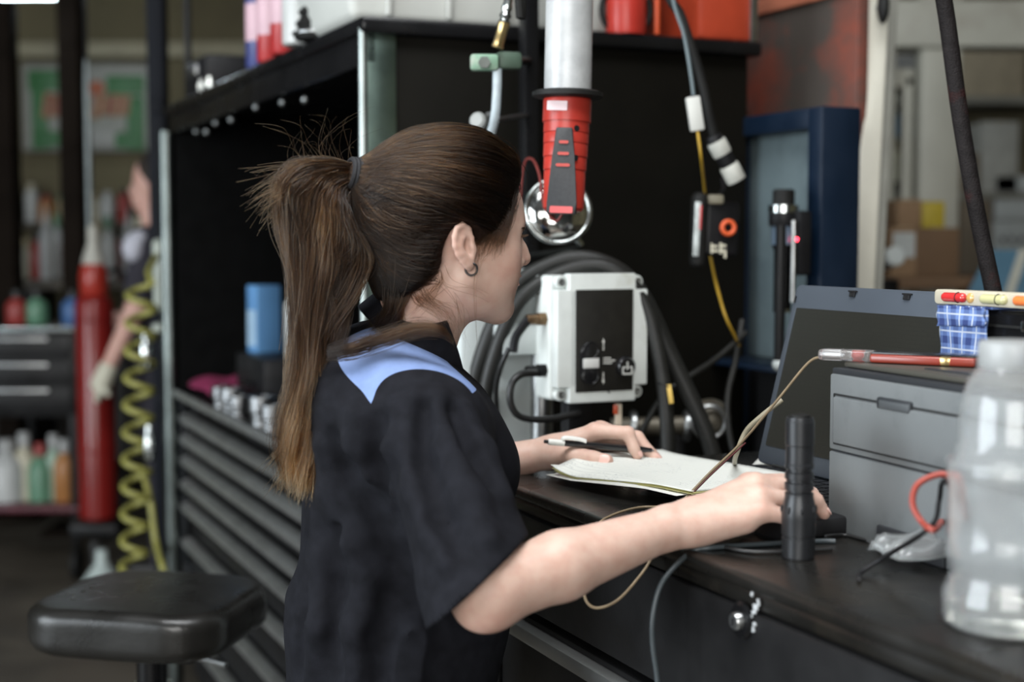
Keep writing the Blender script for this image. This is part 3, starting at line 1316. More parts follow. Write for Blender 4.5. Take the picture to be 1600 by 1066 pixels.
cap_m = mat('dark_brown_hair', (.012, .006, .004), .8, var=.4, scale=140, bump=.4, bscale=300, spec=.1)
cap_o = np_object('hair', Vc, Qc, cap_m, person)
cap_o['label'] = 'dark brown hair pulled back'

# strands combed from the hairline over the head to the band
M1 = 18
N1 = 9000
g = HB
# roots: random vertices of the cap surface
idx = g.integers(0, len(Vc), N1)
root = (Vc[idx] - HC) @ HM * 1000
tie_d = TIE - HCAP_C
u0 = root - HCAP_C
fwd = root[:, 1] > -108
root, u0 = root[fwd], u0[fwd]
n1 = len(root)
t = np.linspace(0, 1, M1)
a = u0 / np.linalg.norm(u0, axis=1, keepdims=True)
b = tie_d / np.linalg.norm(tie_d)
om = np.arccos(np.clip(a @ b, -1, .9999))[:, None]
sl = (np.sin((1 - t)[None] * om) / np.sin(om))[..., None] * a[:, None] + (np.sin(t[None] * om) / np.sin(om))[..., None] * b[None, None]
# let the strands sag on the side: bend the path down a little in the middle
sag = g.normal(0.0, .05, n1)
low = np.clip((60 - root[:, 2]) / 80, -.2, 1)
sl[..., 2] -= (np.sin(PI * t)[None] ** 1.2) * (.10 + .14 * low + sag)[:, None] * (np.abs(a[:, 0]) > .25)[:, None]
over = ((root[:, 1] > 2) & (root[:, 2] < 48) & (np.abs(root[:, 0]) > 35)).astype(float)
sl[..., 2] += (np.sin(PI * t)[None] ** .8) * (over * g.uniform(.26, .40, n1))[:, None]
sl /= np.linalg.norm(sl, axis=-1, keepdims=True)
r_in = np.linalg.norm(u0, axis=1)
surf, r_s = hsurf(sl)
r_t = np.linalg.norm(tie_d)
lift = g.normal(2.4, 1.6, n1)[:, None] * np.sin(PI * np.clip(t * 1.05, 0, 1))[None] ** .6
# radius: root's own radius blending to the hair surface, then running in to the tie
w_ = np.clip(t * 3.2, 0, 1)[None]
rr = r_in[:, None] * (1 - w_) + (r_s[..., 0]) * w_ + lift
e_ = np.clip((t - .66) / .34, 0, 1)[None] ** 1.4
rr = rr * (1 - e_) + r_t * e_
rr = np.maximum(rr, r_s[..., 0] * (1 - e_) * .0)
st = HCAP_C + sl * rr[..., None]
# pinch together at the band
tgt = TIE + np.stack([np.clip(g.normal(0, 6, n1), -11, 11), np.zeros(n1), np.clip(g.normal(0, 6, n1), -11, 11)], 1)
pin = (np.clip((t - .72) / .28, 0, 1) ** 1.6)[None, :, None]
st = st * (1 - pin) + tgt[:, None] * pin
wav = np.stack([np.sin(t[None] * g.uniform(4, 11, n1)[:, None] + g.uniform(0, 6.3, n1)[:, None]) for _ in range(3)], -1)
st = st + wav * (g.uniform(.2, 1.3, n1)[:, None, None]) * np.sin(PI * t)[None, :, None]
W1 = HC + (st / 1000) @ HM.T
# keep every strand on or above the scalp cap
rad_dir = (sl @ HM.T)
want = np.clip(g.normal(1.8, .9, n1), .4, 4)[:, None] / 1000
for _ in range(3):
    dd = cap.eval(W1.reshape(-1, 3)).reshape(W1.shape[:2])
    W1 = W1 + rad_dir * np.clip(want - dd, 0, .03)[..., None]
hm_cap = hair_material('brown_hair_strands', [(0, (.0060, .0026, .0010)), (.5, (.014, .0060, .0020)), (1, (.024, .0105, .0034))])
# leave the ears free
hq = (W1 - HC) @ HM * 1000
on_ear = ((np.abs(hq[..., 0]) > 48) & (np.abs(hq[..., 1] + 5) < 18) & (hq[..., 2] < 27) & (hq[..., 2] > -45)).any(1)
W1, root, n1 = W1[~on_ear], root[~on_ear], int((~on_ear).sum())
# streaks: strands that start side by side share a tone
sv = sines(21, 8, .05, .22)(root) * 2.2
hair_curves('combed_hair', W1, g.uniform(.00022, .00042, n1), hm_cap, person, np.exp(np.clip(sv, -1, 1.5) * 1.7 - .15) * np.exp(g.normal(0, .45, n1)))

# the band
tie_w = H(*TIE)
tie_ax = HM @ np.array([0, -.985, .17])
band_m = mat('black_elastic', (.012, .012, .014), .8, var=.3, scale=300)
bandm = MB()
for k in range(4):
    bandm.torus(Vector(tie_w + tie_ax * (-.006 + .0042 * k)), .0205 - .0006 * k, .0034, axis=tie_ax, n=26, m=8)
bandm.build('hair_tie', band_m, person)

# ponytail
YT = tie_w[1]
OUT = [(560, 258, 0), (515, 250, -.004), (466, 256, -.012), (436, 288, -.02), (440, 360, -.02), (458, 450, -.02), (462, 560, -.015), (452, 660, -.01), (438, 745, 0)]
INN = [(560, 290, 0), (546, 316, .0), (556, 352, .0), (575, 405, .0), (562, 455, .005), (534, 530, .005), (520, 612, .005), (504, 690, .0), (492, 782, 0)]
Ow = np.array([npv(P(x, y, YT + d)) for x, y, d in OUT])
Iw = np.array([npv(P(x, y, YT + d)) for x, y, d in INN])


def resample(pts, ts):
    """pts (n, k, 3) at uniform parameter, sampled at ts (n, m): Catmull-Rom"""
    n, k = pts.shape[:2]
    x = np.clip(ts, 0, 1) * (k - 1)
    i = np.minimum(x.astype(int), k - 2)
    f = (x - i)[..., None]
    gi = lambda j: np.take_along_axis(pts, np.clip(j, 0, k - 1)[..., None].repeat(3, -1), 1)
    p0, p1, p2, p3 = gi(i - 1), gi(i), gi(i + 1), gi(i + 2)
    return .5 * (2 * p1 + (p2 - p0) * f + (2 * p0 - 5 * p1 + 4 * p2 - p3) * f ** 2 + (3 * p1 - p0 - 3 * p2 + p3) * f ** 3)


N2, M2 = 5200, 26
mixv = g.beta(1.05, 1.05, N2)
# strands gather in locks
nl = 70
lock_c = g.random(nl)
lock_d = g.uniform(-1, 1, nl)
li = g.integers(0, nl, N2)
mixv = np.clip(mixv * .16 + lock_c[li] * .84 + g.normal(0, .02, N2), 0, 1)
ctrl = Ow[None] * (1 - mixv)[:, None, None] + Iw[None] * mixv[:, None, None]
kk = ctrl.shape[1]
spread = np.array([.2, .55, .9, 1, 1, 1, .95, .85, .75])
dep = (lock_d[li] * .9 + g.normal(0, .12, N2))[:, None] * spread[None] * .036
ctrl[..., 1] += dep
ctrl += g.normal(0, .0022, ctrl.shape) * spread[None, :, None]
lock_j = g.normal(0, .009, (nl, kk, 3)) * np.linspace(0, 1, kk)[None, :, None]
ctrl += lock_j[li]
length = np.clip(g.normal(.90, .07, N2), .4, 1.0)
short = (g.random(N2) < .13) & (mixv < .5)
length[short] = g.uniform(.30, .46, short.sum())
ts = np.linspace(0, 1, M2)[None] * length[:, None]
st2 = resample(ctrl, ts)
# layered ends flick outwards
tt = np.linspace(0, 1, M2)[None, :, None]
flick = np.stack([-g.uniform(.01, .05, N2), g.normal(0, .012, N2), -g.uniform(-.02, .02, N2)], 1)
amt = np.where(short, 1.0, g.uniform(0, .32, N2))
st2 += flick[:, None] * amt[:, None, None] * np.clip((tt - .55) / .45, 0, 1) ** 2
st2 += np.sin(tt * g.uniform(6, 16, N2)[:, None, None] + g.uniform(0, 6.3, (N2, 1, 3))) * .0013 * np.clip(tt * 3, 0, 1)
hm_tail = hair_material('ponytail_strands', [(0, (.014, .0060, .0020)), (.25, (.024, .0105, .0032)), (.55, (.034, .0155, .0062)), (.8, (.055, .0260, .0100)), (1, (.105, .047, .0150))])
lock_s = np.exp(g.normal(-.2, .75, nl))
hair_curves('ponytail', st2, g.uniform(.00028, .00052, N2), hm_tail, person, lock_s[li] * np.exp(g.normal(0, .5, N2)))

# loose strands: flyaways above the band, wisps at the nape, temple and collar
loose = []


def wisp(pts, n, jit, Y0=None):
    for _ in range(n):
        c = np.array([npv(P(x, y, Yd)) for x, y, Yd in pts])
        c = c + HB.normal(0, jit, (1, 3)) * .4 + HB.normal(0, jit, c.shape) * np.linspace(.2, 1, len(pts))[:, None]
        loose.append(resample(c[None], np.linspace(0, HB.uniform(.7, 1), 20)[None])[0])


Yt = YT
for _ in range(34):
    x0 = HB.uniform(455, 560)
    y0 = 262 + HB.uniform(-8, 8)
    dx, dy = HB.normal(-18, 30), -HB.uniform(20, 85)
    wisp([(x0, y0, Yt), (x0 + dx * .2 - 8, y0 + dy * .45, Yt), (x0 + dx * .7, y0 + dy * .85, Yt - .01), (x0 + dx * 1.5 + 6, y0 + dy, Yt - .015)], 1, .004)
wisp([(560, 262, Yt), (500, 235, Yt), (540, 190, Yt), (600, 172, Yt)], 2, .004)
for _ in range(40):
    y0 = HB.uniform(255, 345)
    wisp([(470, 262 + (y0 - 255) * .3, Yt), (440, y0 * .6 + 115, Yt), (420 - HB.uniform(0, 30), y0 + HB.uniform(-25, 25), Yt - .01)], 1, .004)
for _ in range(30):
    y0 = HB.uniform(660, 770)
    wisp([(465, y0 - 60, Yt), (452, y0 - 20, Yt), (425 - HB.uniform(0, 20), y0 + HB.uniform(-25, 15), Yt - .01)], 1, .004)
# nape wisps falling on the neck
wisp([(672, 425, 1.70), (705, 455, 1.70), (722, 500, 1.712), (718, 552, 1.72)], 14, .006)
wisp([(650, 430, 1.705), (668, 468, 1.70), (700, 490, 1.70), (716, 540, 1.715)], 30, .006)
wisp([(640, 425, 1.715), (650, 462, 1.70), (676, 482, 1.692), (705, 510, 1.695)], 45, .006)
wisp([(690, 415, 1.70), (688, 440, 1.695), (664, 468, 1.70), (640, 490, 1.71)], 40, .006)
wisp([(690, 420, 1.69), (700, 445, 1.69), (745, 452, 1.685), (778, 475, 1.70)], 4, .004)
wisp([(748, 395, 1.69), (742, 440, 1.675), (744, 490, 1.68), (746, 545, 1.69)], 3, .0015)
wisp([(785, 375, 1.70), (765, 395, 1.685), (752, 410, 1.68), (744, 440, 1.68)], 4, .002)
loose = np.array(loose)
hair_curves('loose_hair', loose, HB.uniform(.00010, .00020, len(loose)), hm_tail, person)

# lock that lies over the collar
lk = []
lay = []
for x, y, Yd in [(512, 560, 1.700), (550, 556, 1.692), (600, 536, 1.674), (650, 517, 1.659), (688, 517, 1.660), (709, 536, 1.672)]:
    hp_ = bvh.ray_cast(Vector((0, 0, CAM_H)), ray(x, y + 12).normalized())[0]
    tgt_ = min(Yd, hp_.y - .014) if hp_ is not None else Yd
    lay.append(npv(P(x, y, tgt_)) - npv(P(x, y, Yd)))
lay = np.array(lay)
for _ in range(300):
    f, f2 = HB.normal(0, .30), HB.normal(0, .5)
    c = np.array([npv(P(x, y + f * sp, Yd + f2 * sp * .00035)) for x, y, Yd, sp in
                  [(512, 552, 1.700, 14), (550, 546, 1.692, 18), (600, 530, 1.674, 20), (650, 514, 1.659, 18), (688, 516, 1.660, 12), (709, 536, 1.672, 5)]])
    c = c + lay
    c += HB.normal(0, .0012, c.shape)
    lk.append(resample(c[None], np.linspace(0, HB.uniform(.72, 1), 20)[None])[0])
for _ in range(480):
    x0 = HB.uniform(752, 806)
    dd_ = HB.uniform(-6, 8)
    c = np.array([npv(P(*q_)) for q_ in [(x0 + 4, 312 + HB.uniform(-14, 10), 1.709), (x0 - 6, 345, 1.698), (x0 - 16, 376, 1.690), (x0 - 24 + dd_, 392 + HB.uniform(-10, 18), 1.688)]])
    c += HB.normal(0, .0012, c.shape)
    lk.append(resample(c[None], np.linspace(0, HB.uniform(.6, 1), 20)[None])[0])
for _ in range(2000):
    f = HB.random()
    x0 = HB.uniform(575, 690)
    c = np.array([npv(P(x0, 300 + HB.uniform(0, 110), 1.72)), npv(P(x0 * .5 + 310, 430, 1.715)), npv(P(600 + (x0 - 575) * .3, 478, 1.715)), npv(P(590 + (x0 - 575) * .25 + HB.normal(0, 12), 500 + HB.uniform(0, 40), 1.73))])
    c[:, 1] += HB.normal(0, .012)
    lk.append(resample(c[None], np.linspace(0, 1, 20)[None])[0])
lk = np.array(lk)
hair_curves('collar_hair', lk, HB.uniform(.00015, .00028, len(lk)), hm_cap, person)

# brows and lashes, rooted on the skin
FACE = body.pick(H(0, 80, 20), .07)


def on_face(x, z):
    """x, z arrays in head mm -> points of the face seen from straight ahead"""
    p = HC + (np.stack([x, np.full(len(x), 125.0), z], 1) / 1000) @ HM.T
    for _ in range(40):
        p = p - HYt * (body.eval(p, FACE) * .75)[:, None]
    return p


br = []
for sx in (-1, 1):
    n_ = 190
    f = HB.random(n_)
    x, z = 12 + 38 * f, 27 + 4 * np.sin(PI * np.minimum(1, f * 1.1)) + HB.normal(0, 1.5, n_)
    ks = [on_face((x + 5 * q_) * sx, z + (1.8 - 2.6 * f) * q_) + HYt * (.0006 + .0006 * math.sin(PI * q_)) for q_ in (0, .35, .7, 1.0)]
    br.append(resample(np.stack(ks, 1), np.tile(np.linspace(0, 1, 6), (n_, 1))))
    n_ = 50
    f = HB.random(n_)
    p0 = on_face((21 + 22 * f) * sx, 18.5 - 3 * np.abs(f - .4))
    L_ = HB.uniform(.007, .010, n_)
    dl = np.stack([(.2 + .6 * f) * sx, np.ones(n_), np.full(n_, -.25)], 1) @ HM.T
    s_ = np.linspace(0, 1, 6)
    br.append(p0[:, None] + dl[:, None] * (L_[:, None] * s_)[..., None] + HZt * (.5 * L_[:, None] * s_ * s_)[..., None])
br = np.concatenate(br)
hair_curves('eyebrow', br, HB.uniform(.00016, .00028, len(br)), hair_material('brow_hair', [(0, (.012, .006, .003)), (1, (.016, .008, .004))]), person)

# ------------------------------------------------------------------ placing helpers for things
def wb(mb, name, m, root, smooth=40):
    """build a part from world-space shapes under an empty that has its own place"""
    o = mb.build(name, m, None, smooth)
    attach(o, root)
    return o


def attach(o, root):
    M = Matrix.LocRotScale(root.location, root.rotation_euler, root.scale)
    q = root
    while q.parent is not None:
        q = q.parent
        M = Matrix.LocRotScale(q.location, q.rotation_euler, q.scale) @ M if q.type == 'EMPTY' else M
    o.parent = root
    o.matrix_parent_inverse = M.inverted()
    return o


def sub(mb, name, m, part, smooth=40):
    """sub-part: shares the frame of its part"""
    o = mb.build(name, m, part, smooth)
    if part.parent is not None:
        o.matrix_parent_inverse = Matrix.Identity(4)
    return o


def bthing(name, s, t, z, label, cat, group=None, rz=0.0):
    return empty(name, B(s, t, z), BROT + rz, label, cat, group)


black_metal = mat('black_powder_coat', (.0095, .0095, .010), .42, var=.25, scale=9, bump=.08, bscale=400, rvar=.12, spec=.25)
black_gloss = mat('black_gloss_steel', (.0065, .0065, .007), .24, var=.2, scale=6, rvar=.08, spec=.3)
black_plastic = mat('black_plastic', (.009, .009, .010), .45, var=.2, scale=30, spec=.25)
rubber = mat('black_rubber', (.010, .010, .0095), .6, var=.25, scale=30, spec=.25)
chrome = mat('chrome', (.50, .53, .52), .20, metal=1.0, var=.15, scale=20)
steel = mat('brushed_steel', (.42, .43, .43), .32, metal=1.0, var=.15, scale=25)
alu = mat('aluminium_pull', (.50, .51, .50), .45, metal=1.0, var=.12, scale=14)
brass = mat('brass', (.55, .40, .18), .28, metal=1.0, var=.15, scale=40)
bronze = mat('brown_bronze', (.26, .17, .10), .35, metal=1.0, var=.2, scale=60)
white_p = mat('white_enamel', (.52, .56, .55), .35, var=.06, scale=8, second=(.32, .32, .29), smask=.70, sscale=9)
red_p = mat('red_plastic', (.36, .026, .018), .38, var=.12, scale=14)
yellow_p = mat('yellow_plastic', (.62, .42, .03), .45, var=.12, scale=14)
top_m = mat('worn_black_worktop', (.010, .0095, .0085), .30, var=.35, scale=7, bump=.05, bscale=200, rvar=.12, second=(.020, .0165, .012), smask=.63, sscale=5)
BZ = BENCH_Z

# ------------------------------------------------------------------ the bench she works at
bench = bthing('workbench', -.105, 0, 0, 'long black steel workbench with drawers that the woman leans over', 'workbench')
L = 1.72
wt = MB().box((L / 2, .370, BZ - .009), (L, .764, .018), bev=.006, seg=3).box((L / 2, .370, BZ - .027), (L - .004, .752, .018), bev=.004).build('worktop', top_m, bench)
MB().box((L / 2, .382, .60), (L - .03, .70, .935), bev=.004).build('carcass', black_metal, bench)
MB().box((L / 2 + .055, .006, BZ - .104), (L - .13, .030, .132), bev=.005).build('front_rail', black_metal, bench)
for xx in (.035, L - .035):
    MB().box((xx, .014, BZ - .53), (.055, .040, .985), bev=.006).build('corner_post', black_gloss, bench)
zt = BZ - .178
for hgt in (.165, .165, .23, .27):
    for c0, c1 in ((.072, .87), (.88, L - .07)):
        d = MB().box(((c0 + c1) / 2, .014, zt - hgt / 2), (c1 - c0, .032, hgt - .010), bev=.004).build('drawer', black_metal, bench)
        MB().box(((c0 + c1) / 2, -.012, zt - .022), (c1 - c0 - .01, .024, .022), bev=.006).build('pull', alu, d)
    zt -= hgt
lk = bench_st(PV(1172, 968, 0))
lx = lk[0] + .105
lz = PV(1172, 968, 0).z
lo_ = MB().lathe([(.020, 0), (.020, .002), (.0165, .005), (.0145, .005)], (lx, -.009, lz), (0, -1, 0), 24).build('lock', black_gloss, bench)
MB().lathe([(.0095, 0), (.0095, .010), (.008, .012)], (lx, -.009, lz), (0, -1, 0), 20).build('cylinder', steel, lo_)
MB().box((lx, -.0215, lz), (.0016, .002, .008)).build('keyway', black_plastic, lo_)
paint = mat('chipped_paint', (.45, .47, .48), .6, var=.1)
ch = MB()
for k in range(7):
    ch.box((lx + .022 + random.uniform(-.006, .008), -.0100, lz + .008 + k * .006 - .012), (random.uniform(.003, .008), .0012, random.uniform(.003, .008)), rot=(0, random.uniform(-.6, .6), 0))
ch.build('paint_chip', paint, bench)
for xx in (.10, L - .10):
    for yy in (.09, .66):
        wv = MB().cyl((xx - .02, yy, .055), (xx + .02, yy, .055), .055, n=20, bev=.008).build('caster', rubber, bench)
        MB().box((xx, yy, .115), (.06, .09, .03), bev=.005).build('caster_plate', steel, wv)

# ------------------------------------------------------------------ tall tool workstation behind
HS = -.665
HL = 1.875
HT = 1.855
HD = .80
ws = bthing('tool_workstation', HS, 0, 0, 'tall black tool workstation with aluminium drawer pulls and open hutch behind the woman', 'tool cabinet')
inner = mat('black_interior', (.003, .003, .003), .9, var=.2, spec=.05)
panel_m = mat('olive_black_panel', (.0050, .0045, .0033), .6, var=.25, scale=5, bump=.1, bscale=300, spec=.08)
MB().box((-HL / 2, .43, .52), (HL - .02, .74, .90), bev=.004).build('carcass', black_metal, ws)
MB().box((-HL / 2, .41, .98), (HL, .80, .035), bev=.008).build('worktop', black_gloss, ws)
MB().box((-.012, .43, HT / 2 + .05), (.024, HD, HT - .1), bev=.003).build('end_panel', panel_m, ws)
MB().box((-HL + .03, .41, 1.42), (.02, .80, .85), bev=.003).build('far_panel', inner, ws)
MB().box((-HL / 2, HD + .02, 1.42), (HL - .04, .02, .85), bev=.003).build('back_panel', inner, ws)
MB().box((-HL / 2, .42, HT - .015), (HL + .05, HD + .06, .03), bev=.008).build('hutch_top', black_gloss, ws)
MB().box((-HL / 2, .012, HT - .055), (HL + .02, .022, .06), bev=.004).build('hutch_rail', black_gloss, ws)
mir = mat('green_tinted_trim', (.36, .49, .43), .28, metal=1.0, var=.35, scale=9)
ep = MB().box((.004, .030, 1.42), (.012, .062, .855), bev=.004).build('edge_trim', mir, ws)
MB().cyl((.004, -.002, 1.0), (.004, -.002, HT - .02), .009, n=12).build('edge_bead', mat('pale_bead', (.26, .29, .28), .40, metal=1.0, var=.15), ep)
MB().box((.006, .335, 1.42), (.018, .016, .85), bev=.003).build('panel_rib', black_gloss, ws)
MB().cyl((-HL + .015, -.012, .08), (-HL + .015, -.012, HT - .08), .024, n=20).build('corner_tube', mat('smoked_chrome', (.11, .125, .12), .32, metal=1.0, var=.3, scale=9), ws)
zs = [.925, .861, .796, .723, .652, .543, .413, .260, .11]
for k in range(8):
    z1, z0 = zs[k], zs[k + 1]
    d = MB().box((-HL / 2, .050, (z0 + z1) / 2), (HL - .07, .024, z1 - z0 - .008), bev=.004).build('drawer', black_metal, ws)
    MB().box((-HL / 2, .022, z1 - .016), (HL - .075, .034, .024), rot=(.35, 0, 0), bev=.006).build('pull', alu, d)
MB().box((-HL / 2, -.002, .985), (HL - .04, .012, .022), bev=.004).build('worktop_edge', alu, ws)
for k, (hx, hz) in enumerate([(-1.55, 1.79), (-1.30, 1.795), (-1.12, 1.79), (-.86, 1.80), (-.62, 1.79), (-.44, 1.78), (-1.42, 1.78)]):
    MB().sphere((hx, .015, hz - .035), .010, 10).build('hook_knob', mat('dull_knob', (.20, .21, .21), .4, metal=1.0, var=.1), ws)
for hx in (-1.62, -1.38, -.98, -.7, -.5, -.3):
    MB().tube([(hx, .79, 1.70), (hx, .74, 1.69), (hx, .73, 1.66), (hx, .74, 1.64)], .004, 6).build('tool_hook', steel, ws)

# things in the hutch
bp0 = P(413, 548, 4.02)
st_ = bench_st(bp0)
bc = bthing('tool_case', st_[0] + .11, st_[1] - .07, .9975, 'black plastic tool case inside the hutch under the blue carton', 'tool case')
MB().box((.0, .08, .0675), (.32, .16, .135), bev=.010).build('shell', black_plastic, bc)
MB().box((.0, .08, .085), (.323, .163, .004), bev=.001).build('seam', rubber, bc)
MB().tube([(-.05, .002, .06), (-.05, -.016, .06), (.05, -.016, .06), (.05, .002, .06)], .006, 8, 3).build('handle', black_gloss, bc)
cz0 = 1.1325
bp0 = P(413, 548, 4.02)
st_ = bench_st(bp0)
bl = empty('blue_carton', (bp0.x, bp0.y, cz0), BROT + .25, 'light blue carton standing inside the black hutch left of the ponytail', 'carton')
blue_c = mat('light_blue_card', (.09, .22, .42), .5, var=.08, scale=10)
MB().box((0, 0, .095), (.060, .075, .19), bev=.003).build('box', blue_c, bl)
MB().box((0, -.0385, .07), (.05, .0015, .10), bev=.0).build('label', mat('pale_blue_print', (.26, .38, .50), .5, var=.1), bl)
MB().box((-.0305, 0, .10), (.0015, .05, .12)).build('side_print', mat('pale_side_print', (.30, .42, .50), .4, var=.1), bl)


def spray_can(name, loc, r, h, body_m, cap_m, label, cat='spray can', group=None, band=None):
    root = empty(name, loc, 0, label, cat, group)
    MB().lathe([(r * .92, 0), (r, .004), (r, h * .74), (r * .95, h * .77), (r * .62, h * .83), (r * .55, h * .85)], n=18).build('can', body_m, root)
    MB().lathe([(r * .60, h * .845), (r * .60, h * .97), (r * .5, h)], n=16).build('cap', cap_m, root)
    if band is not None:
        MB().lathe([(r * 1.012, h * .25), (r * 1.012, h * .60)], n=18, cap=False).build('label_band', band, root)
    return root


def bottle(name, loc, r, h, body_m, cap_m, label, cat='bottle', group=None, spout=False):
    root = empty(name, loc, 0, label, cat, group)
    MB().lathe([(r * .9, 0), (r, .006), (r, h * .52), (r * .86, h * .62), (r * .42, h * .72), (r * .36, h * .76)], n=18).build('body', body_m, root)
    if spout:
        MB().lathe([(r * .48, h * .74), (r * .48, h * .80), (r * .30, h * .84), (r * .09, h)], n=14).build('spout', cap_m, root)
    else:
        MB().lathe([(r * .46, h * .75), (r * .46, h * .93), (r * .38, h * .95)], n=14).build('cap', cap_m, root)
    return root


whitecan = mat('white_can', (.42, .43, .42), .35, var=.06)
greycap = mat('grey_cap', (.30, .31, .32), .4, var=.06)
spray_can('spray_can', P(461, 548, 3.85).xy.to_3d() + Vector((0, 0, cz0)), .027, .19, whitecan, chrome, 'white spray can with a silver cap beside the light blue carton')
mag = mat('magenta_cloth', (.16, .010, .048), .8, var=.3, scale=20, bump=.5, bscale=60)


def rag(name, c, sx, sy, h, m, label, cat, seed, rz=0.0, n=16):
    g_ = np.random.default_rng(seed)
    f = sines(seed, 7, 1.5, 4.0)
    V_, F_ = [], []
    for i in range(n):
        for j in range(n):
            x, y = (i / (n - 1) - .5), (j / (n - 1) - .5)
            e = max(0, 1 - (2 * max(abs(x), abs(y))) ** 4)
            z = h * (.35 + .5 * e + .6 * float(f(np.array([x * 4, y * 4, seed * .7]))) * (.3 + .7 * e))
            V_.append(Vector((x * sx * (1 + .1 * math.sin(9 * y + seed)), y * sy * (1 + .1 * math.sin(8 * x + seed)), max(.001, z))))
    for i in range(n - 1):
        for j in range(n - 1):
            a = i * n + j
            F_.append((a, a + n, a + n + 1, a + 1))
    mb = MB().raw(V_, F_)
    o = mb.build(name, m, None, 80)
    md = o.modifiers.new('thickness', 'SOLIDIFY'); md.thickness = .004; md.offset = 1
    o.location = c
    o.rotation_euler = (0, 0, rz)
    tag(o, label, cat)
    return o


q = B(HS - 1.62, .11, .9975)
rag('magenta_rag', q, .36, .16, .05, mag, 'crumpled magenta cloth on the workstation top by the chrome corner tube', 'cloth', 4, BROT)
sock = mat('dull_socket_steel', (.22, .225, .23), .35, metal=1.0, var=.3, scale=30)
for k, (ds, dt, r, h) in enumerate([(-1.32, .045, .030, .055), (-1.22, .05, .034, .06), (-1.12, .045, .028, .05), (-.90, .05, .036, .07), (-.80, .05, .030, .06)]):
    c = B(HS + ds, dt - .02, .9975)
    ro = empty('socket', c, k * .7, ['steel socket next to the magenta cloth, smallest end of the row', 'fat steel socket second from the magenta cloth', 'short steel socket in the middle of the row on the workstation', 'tall steel socket beside the ponytail on the workstation', 'steel socket nearest the ponytail on the workstation'][k], 'socket', 'sockets along the workstation edge')
    MB().lathe([(r * .8, 0), (r * .8, h * .4), (r, h * .5), (r, h), (r * .72, h), (r * .72, h * .6)], n=16).build('shell', sock, ro)
    MB().lathe([(r * .82, h * .18), (r * .84, h * .22), (r * .82, h * .26)], n=16, cap=False).build('knurl', black_metal, ro)

# things on top of the hutch
TOPZ = HT
white_sheet = mat('white_bag', (.46, .47, .44), .6, var=.05, scale=5, bump=.3, bscale=30)


def pillow_box(name, c, s, rz, m, label, cat, part=None, bev=.03):
    o = empty(name, c, rz, label, cat)
    MB().box((0, 0, s[2] / 2), s, bev=bev, seg=4).build('body', m, o)
    return o


wbx = bthing('white_crate', HS - .12, .35, TOPZ, 'big white plastic crate on top of the black workstation', 'crate')
MB().lathe([(.5, 0), (.53, .012), (.60, .28), (.62, .285), (.62, .31), (.59, .31)], n=4, sx=1, sy=1).bm.free()
cr = MB()
Mx = Matrix.Translation((0, 0, 0))
for (z0, z1, wx, wy, wx2, wy2) in ((.0, .26, .34, .62, .38, .68), (.26, .30, .41, .71, .41, .71)):
    v8 = [(-wx / 2, -wy / 2, z0), (wx / 2, -wy / 2, z0), (wx / 2, wy / 2, z0), (-wx / 2, wy / 2, z0), (-wx2 / 2, -wy2 / 2, z1), (wx2 / 2, -wy2 / 2, z1), (wx2 / 2, wy2 / 2, z1), (-wx2 / 2, wy2 / 2, z1)]
    cr.raw([Vector(v) for v in v8], [(3, 2, 1, 0), (4, 5, 6, 7), (0, 1, 5, 4), (1, 2, 6, 5), (2, 3, 7, 6), (3, 0, 4, 7)])
bmesh.ops.bevel(cr.bm, geom=list(cr.bm.edges), offset=.018, segments=3, affect='EDGES', profile=.5)
cr.build('tub', white_sheet, wbx)
for k in range(5):
    MB().box((.188, -.24 + .12 * k, .13), (.012, .012, .24), rot=(0, .075, 0), bev=.004).build('rib', white_sheet, wbx)
redc = mat('red_can', (.32, .02, .02), .35, var=.1)
pink_lab = mat('pink_label', (.48, .32, .36), .45, var=.08)
navy = mat('navy_can', (.04, .05, .16), .35, var=.1)
for k, (px, Y, r, h, bm_, cm_, bd, lab) in enumerate([
        (408, 3.42, .036, .25, navy, redc, pink_lab, 'dark blue spray can with pale label, leftmost on the workstation top'),
        (425, 3.30, .034, .24, redc, redc, pink_lab, 'red spray can with pink label beside the dark blue can'),
        (448, 3.16, .036, .26, redc, whitecan, pink_lab, 'red and white spray can in the middle of the workstation top'),
        (474, 3.02, .044, .22, whitecan, redc, None, 'wide white can with a red lid next to the white crate')]):
    p = PZ(px, 100, TOPZ)
    q = P(px, 100, Y)
    spray_can('aerosol_can', Vector((q.x, q.y, TOPZ)), r, h, bm_, cm_, lab, 'spray can', 'cans on the workstation top', bd)
kb = empty('rubber_bellows', (P(497, 95, 2.93).x, P(497, 95, 2.93).y, TOPZ), 0, 'black ribbed rubber bellows between the cans and the white crate', 'bellows')
MB().lathe([(.046, 0), (.05, .01), (.040, .022), (.046, .032), (.034, .046), (.040, .056), (.026, .070), (.030, .082), (.018, .095), (.018, .12), (.012, .125)], n=22).build('boot', rubber, kb)
MB().torus((0, 0, .012), .049, .004).build('clamp', steel, kb)
db = bthing('parts_bin', HS - 1.62, .11, TOPZ, 'black parts bin at the far end of the workstation top', 'bin')
MB().box((0, 0, .055), (.30, .17, .11), bev=.01).build('body', black_plastic, db)
MB().box((0, -.088, .075), (.10, .008, .03), bev=.003).build('label_holder', steel, db)
rs = empty('red_screwdriver', B(HS - 1.22, .06, TOPZ + .012), BROT + .5, 'red handled screwdriver lying before the cans on the workstation top', 'screwdriver')
MB().lathe([(.010, 0), (.013, .02), (.011, .05), (.013, .09), (.008, .10)], axis=(1, 0, 0), n=12).build('handle', red_p, rs)
MB().cyl((.10, 0, 0), (.23, 0, 0), .0035, n=8).build('shaft', steel, rs)
